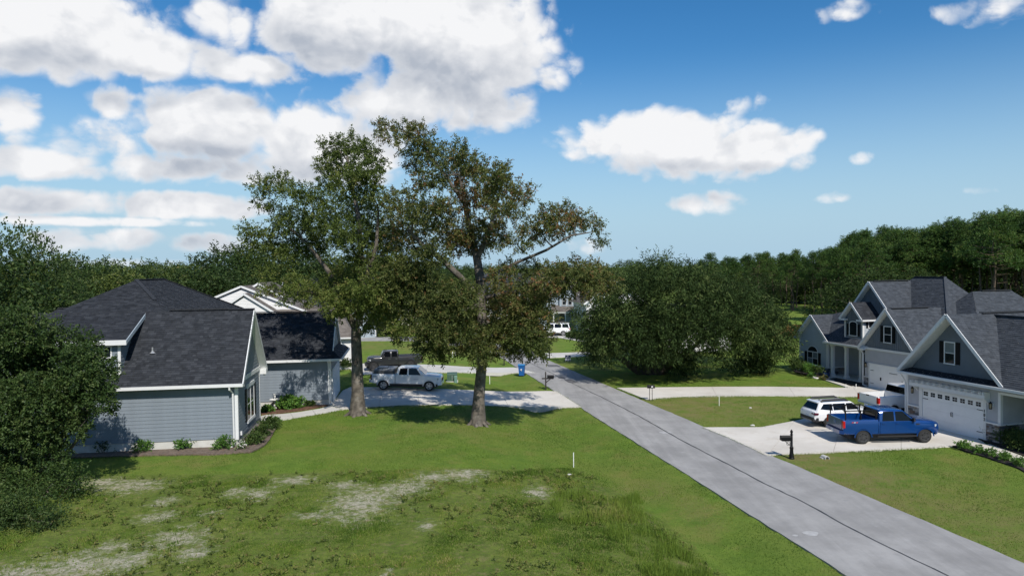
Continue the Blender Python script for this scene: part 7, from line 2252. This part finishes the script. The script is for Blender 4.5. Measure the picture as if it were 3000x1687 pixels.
tag(link('lawn_grass', np_mesh('lawn_grass', V, Fc, L_GRASS, T)), 'short mown grass of the lawns', 'grass', kind='stuff')
# ragged verge along the paving
VP = []
for poly in [PL[k] for k in ('road', 'left_drive', 'left_walk', 'far_drive', 'drive_a', 'drive_b', 'walk_a', 'bed_left')]:
    for a, c in zip(poly, poly[1:] + poly[:1]):
        a, c = np.array(a), np.array(c); L_ = np.linalg.norm(c - a)
        if L_ > 80 or max(a[1], c[1]) < 10: continue
        n_ = int(L_ * 130); t_ = rng.random((n_, 1)); d_ = (c - a) / max(L_, 1e-6); nr_ = np.array([-d_[1], d_[0]])
        VP.append(a + (c - a) * t_ + nr_ * (rng.normal(size=(n_, 1)) * .07 + (fbm(a + (c - a) * t_, 1.1, 55)[:, None] - .5) * .30))
VP = np.concatenate(VP); VP = VP[(VP[:, 1] > 20) & (VP[:, 1] < 72)]
deep = np.zeros(len(VP), bool)
for poly in PAVE: deep |= in_poly(VP + rng.normal(size=VP.shape) * .02, [tuple(np.array(p) + (np.mean(np.array(poly), 0) - np.array(p)) * .012) for p in poly]) & (rng.random(len(VP)) < .55)
VP = VP[~deep]
V, Fc, T = blades(VP, rng.uniform(.05, .12, len(VP)), rng.uniform(.016, .03, len(VP)), np.clip(.45 + (fbm(VP, .6, 61) - .5) * 1.1 + rng.normal(size=len(VP)) * .12, 0, 1), .9)
tag(link('verge_grass', np_mesh('verge_grass', V, Fc, L_GRASS, T)), 'ragged grass creeping over the pavement edges', 'grass', kind='stuff')
# rough weedy lot
P = sample(700000, -20, 12, 19, 36)
P = P[in_poly(P + (fbm(P, .5, 9)[:, None] - .5) * 2.2, PL['rough'])]
sd = sandy(P) + (fbm(P, 1.6, 5) - .5) * 2.4
dens = np.clip(.30 + (fbm(P, .8, 6) - .45) * 2.2, .10, .85) * np.clip(.45 - sd * 1.0, .06, 1)
P = P[rng.random(len(P)) < dens]
hn = fbm(P, .55, 77); tn = fbm(P, .45, 78); t3 = fbm(P, 2.5, 79)
h = (.035 + .14 * np.clip(hn - .40, 0, 1) ** 1.2 + .04 * rng.random(len(P)))
tone = np.clip(.47 + (tn - .5) * 1.0 + (t3 - .5) * .6 + rng.normal(size=len(P)) * .16, 0, 1)
V, Fc, T = blades(P, h, rng.uniform(.016, .036, len(P)), tone, .7)
tag(link('rough_grass', np_mesh('rough_grass', V, Fc, L_GRASS, T)), 'rough uneven grass and weeds on the open sandy lot', 'grass', kind='stuff')
# tall grass by the ditch
TALL = pxpoly([(1630, 1450), (1700, 1440), (1800, 1470), (1880, 1440), (1900, 1500), (1990, 1590), (2090, 1700), (2000, 1760), (1880, 1680), (1780, 1560), (1700, 1530), (1620, 1500)])
P = sample(90000, 0, 10, 20, 34); P = P[in_poly(P + (fbm(P, .9, 12)[:, None] - .5) * 1.2, TALL)]
P = P[rng.random(len(P)) < np.clip((fbm(P, .9, 14) - .30) * 3.2, 0, 1)]
yel = np.exp(-(((P - G(1760, 1500)[:2]) / np.array([1.4, 1.5])) ** 2).sum(1))
V, Fc, T = blades(P, rng.uniform(.16, .42, len(P)), rng.uniform(.012, .024, len(P)), np.clip(.55 + yel * .28 + rng.normal(size=len(P)) * .10, 0, 1), .7)
tag(link('tall_grass', np_mesh('tall_grass', V, Fc, L_GRASS, T)), 'tall light green grass along the roadside ditch', 'grass', kind='stuff')
# broad-leaved weeds
P = sample(2400, -18, 9, 19.5, 34); P = P[in_poly(P, PL['rough'])]
P = P[(fbm(P, .5, 31) > .50 + rng.normal(size=len(P)) * .07) & (sandy(P) < .3)]
cl = [(x, y, float(ground_z(x, y)) + .05, rng.uniform(.04, .12)) for x, y in P]
V, Fc, T = leaves(cl, 420, (.075, .05), .10, 6, -.2, .5, list(rng.uniform(.35, .95, len(cl))), .2, .55, rng)
tag(link('ground_weeds', np_mesh('ground_weeds', V, Fc, L_GREEN, T)), 'broad-leaved weeds scattered over the open lot', 'weeds', kind='stuff')
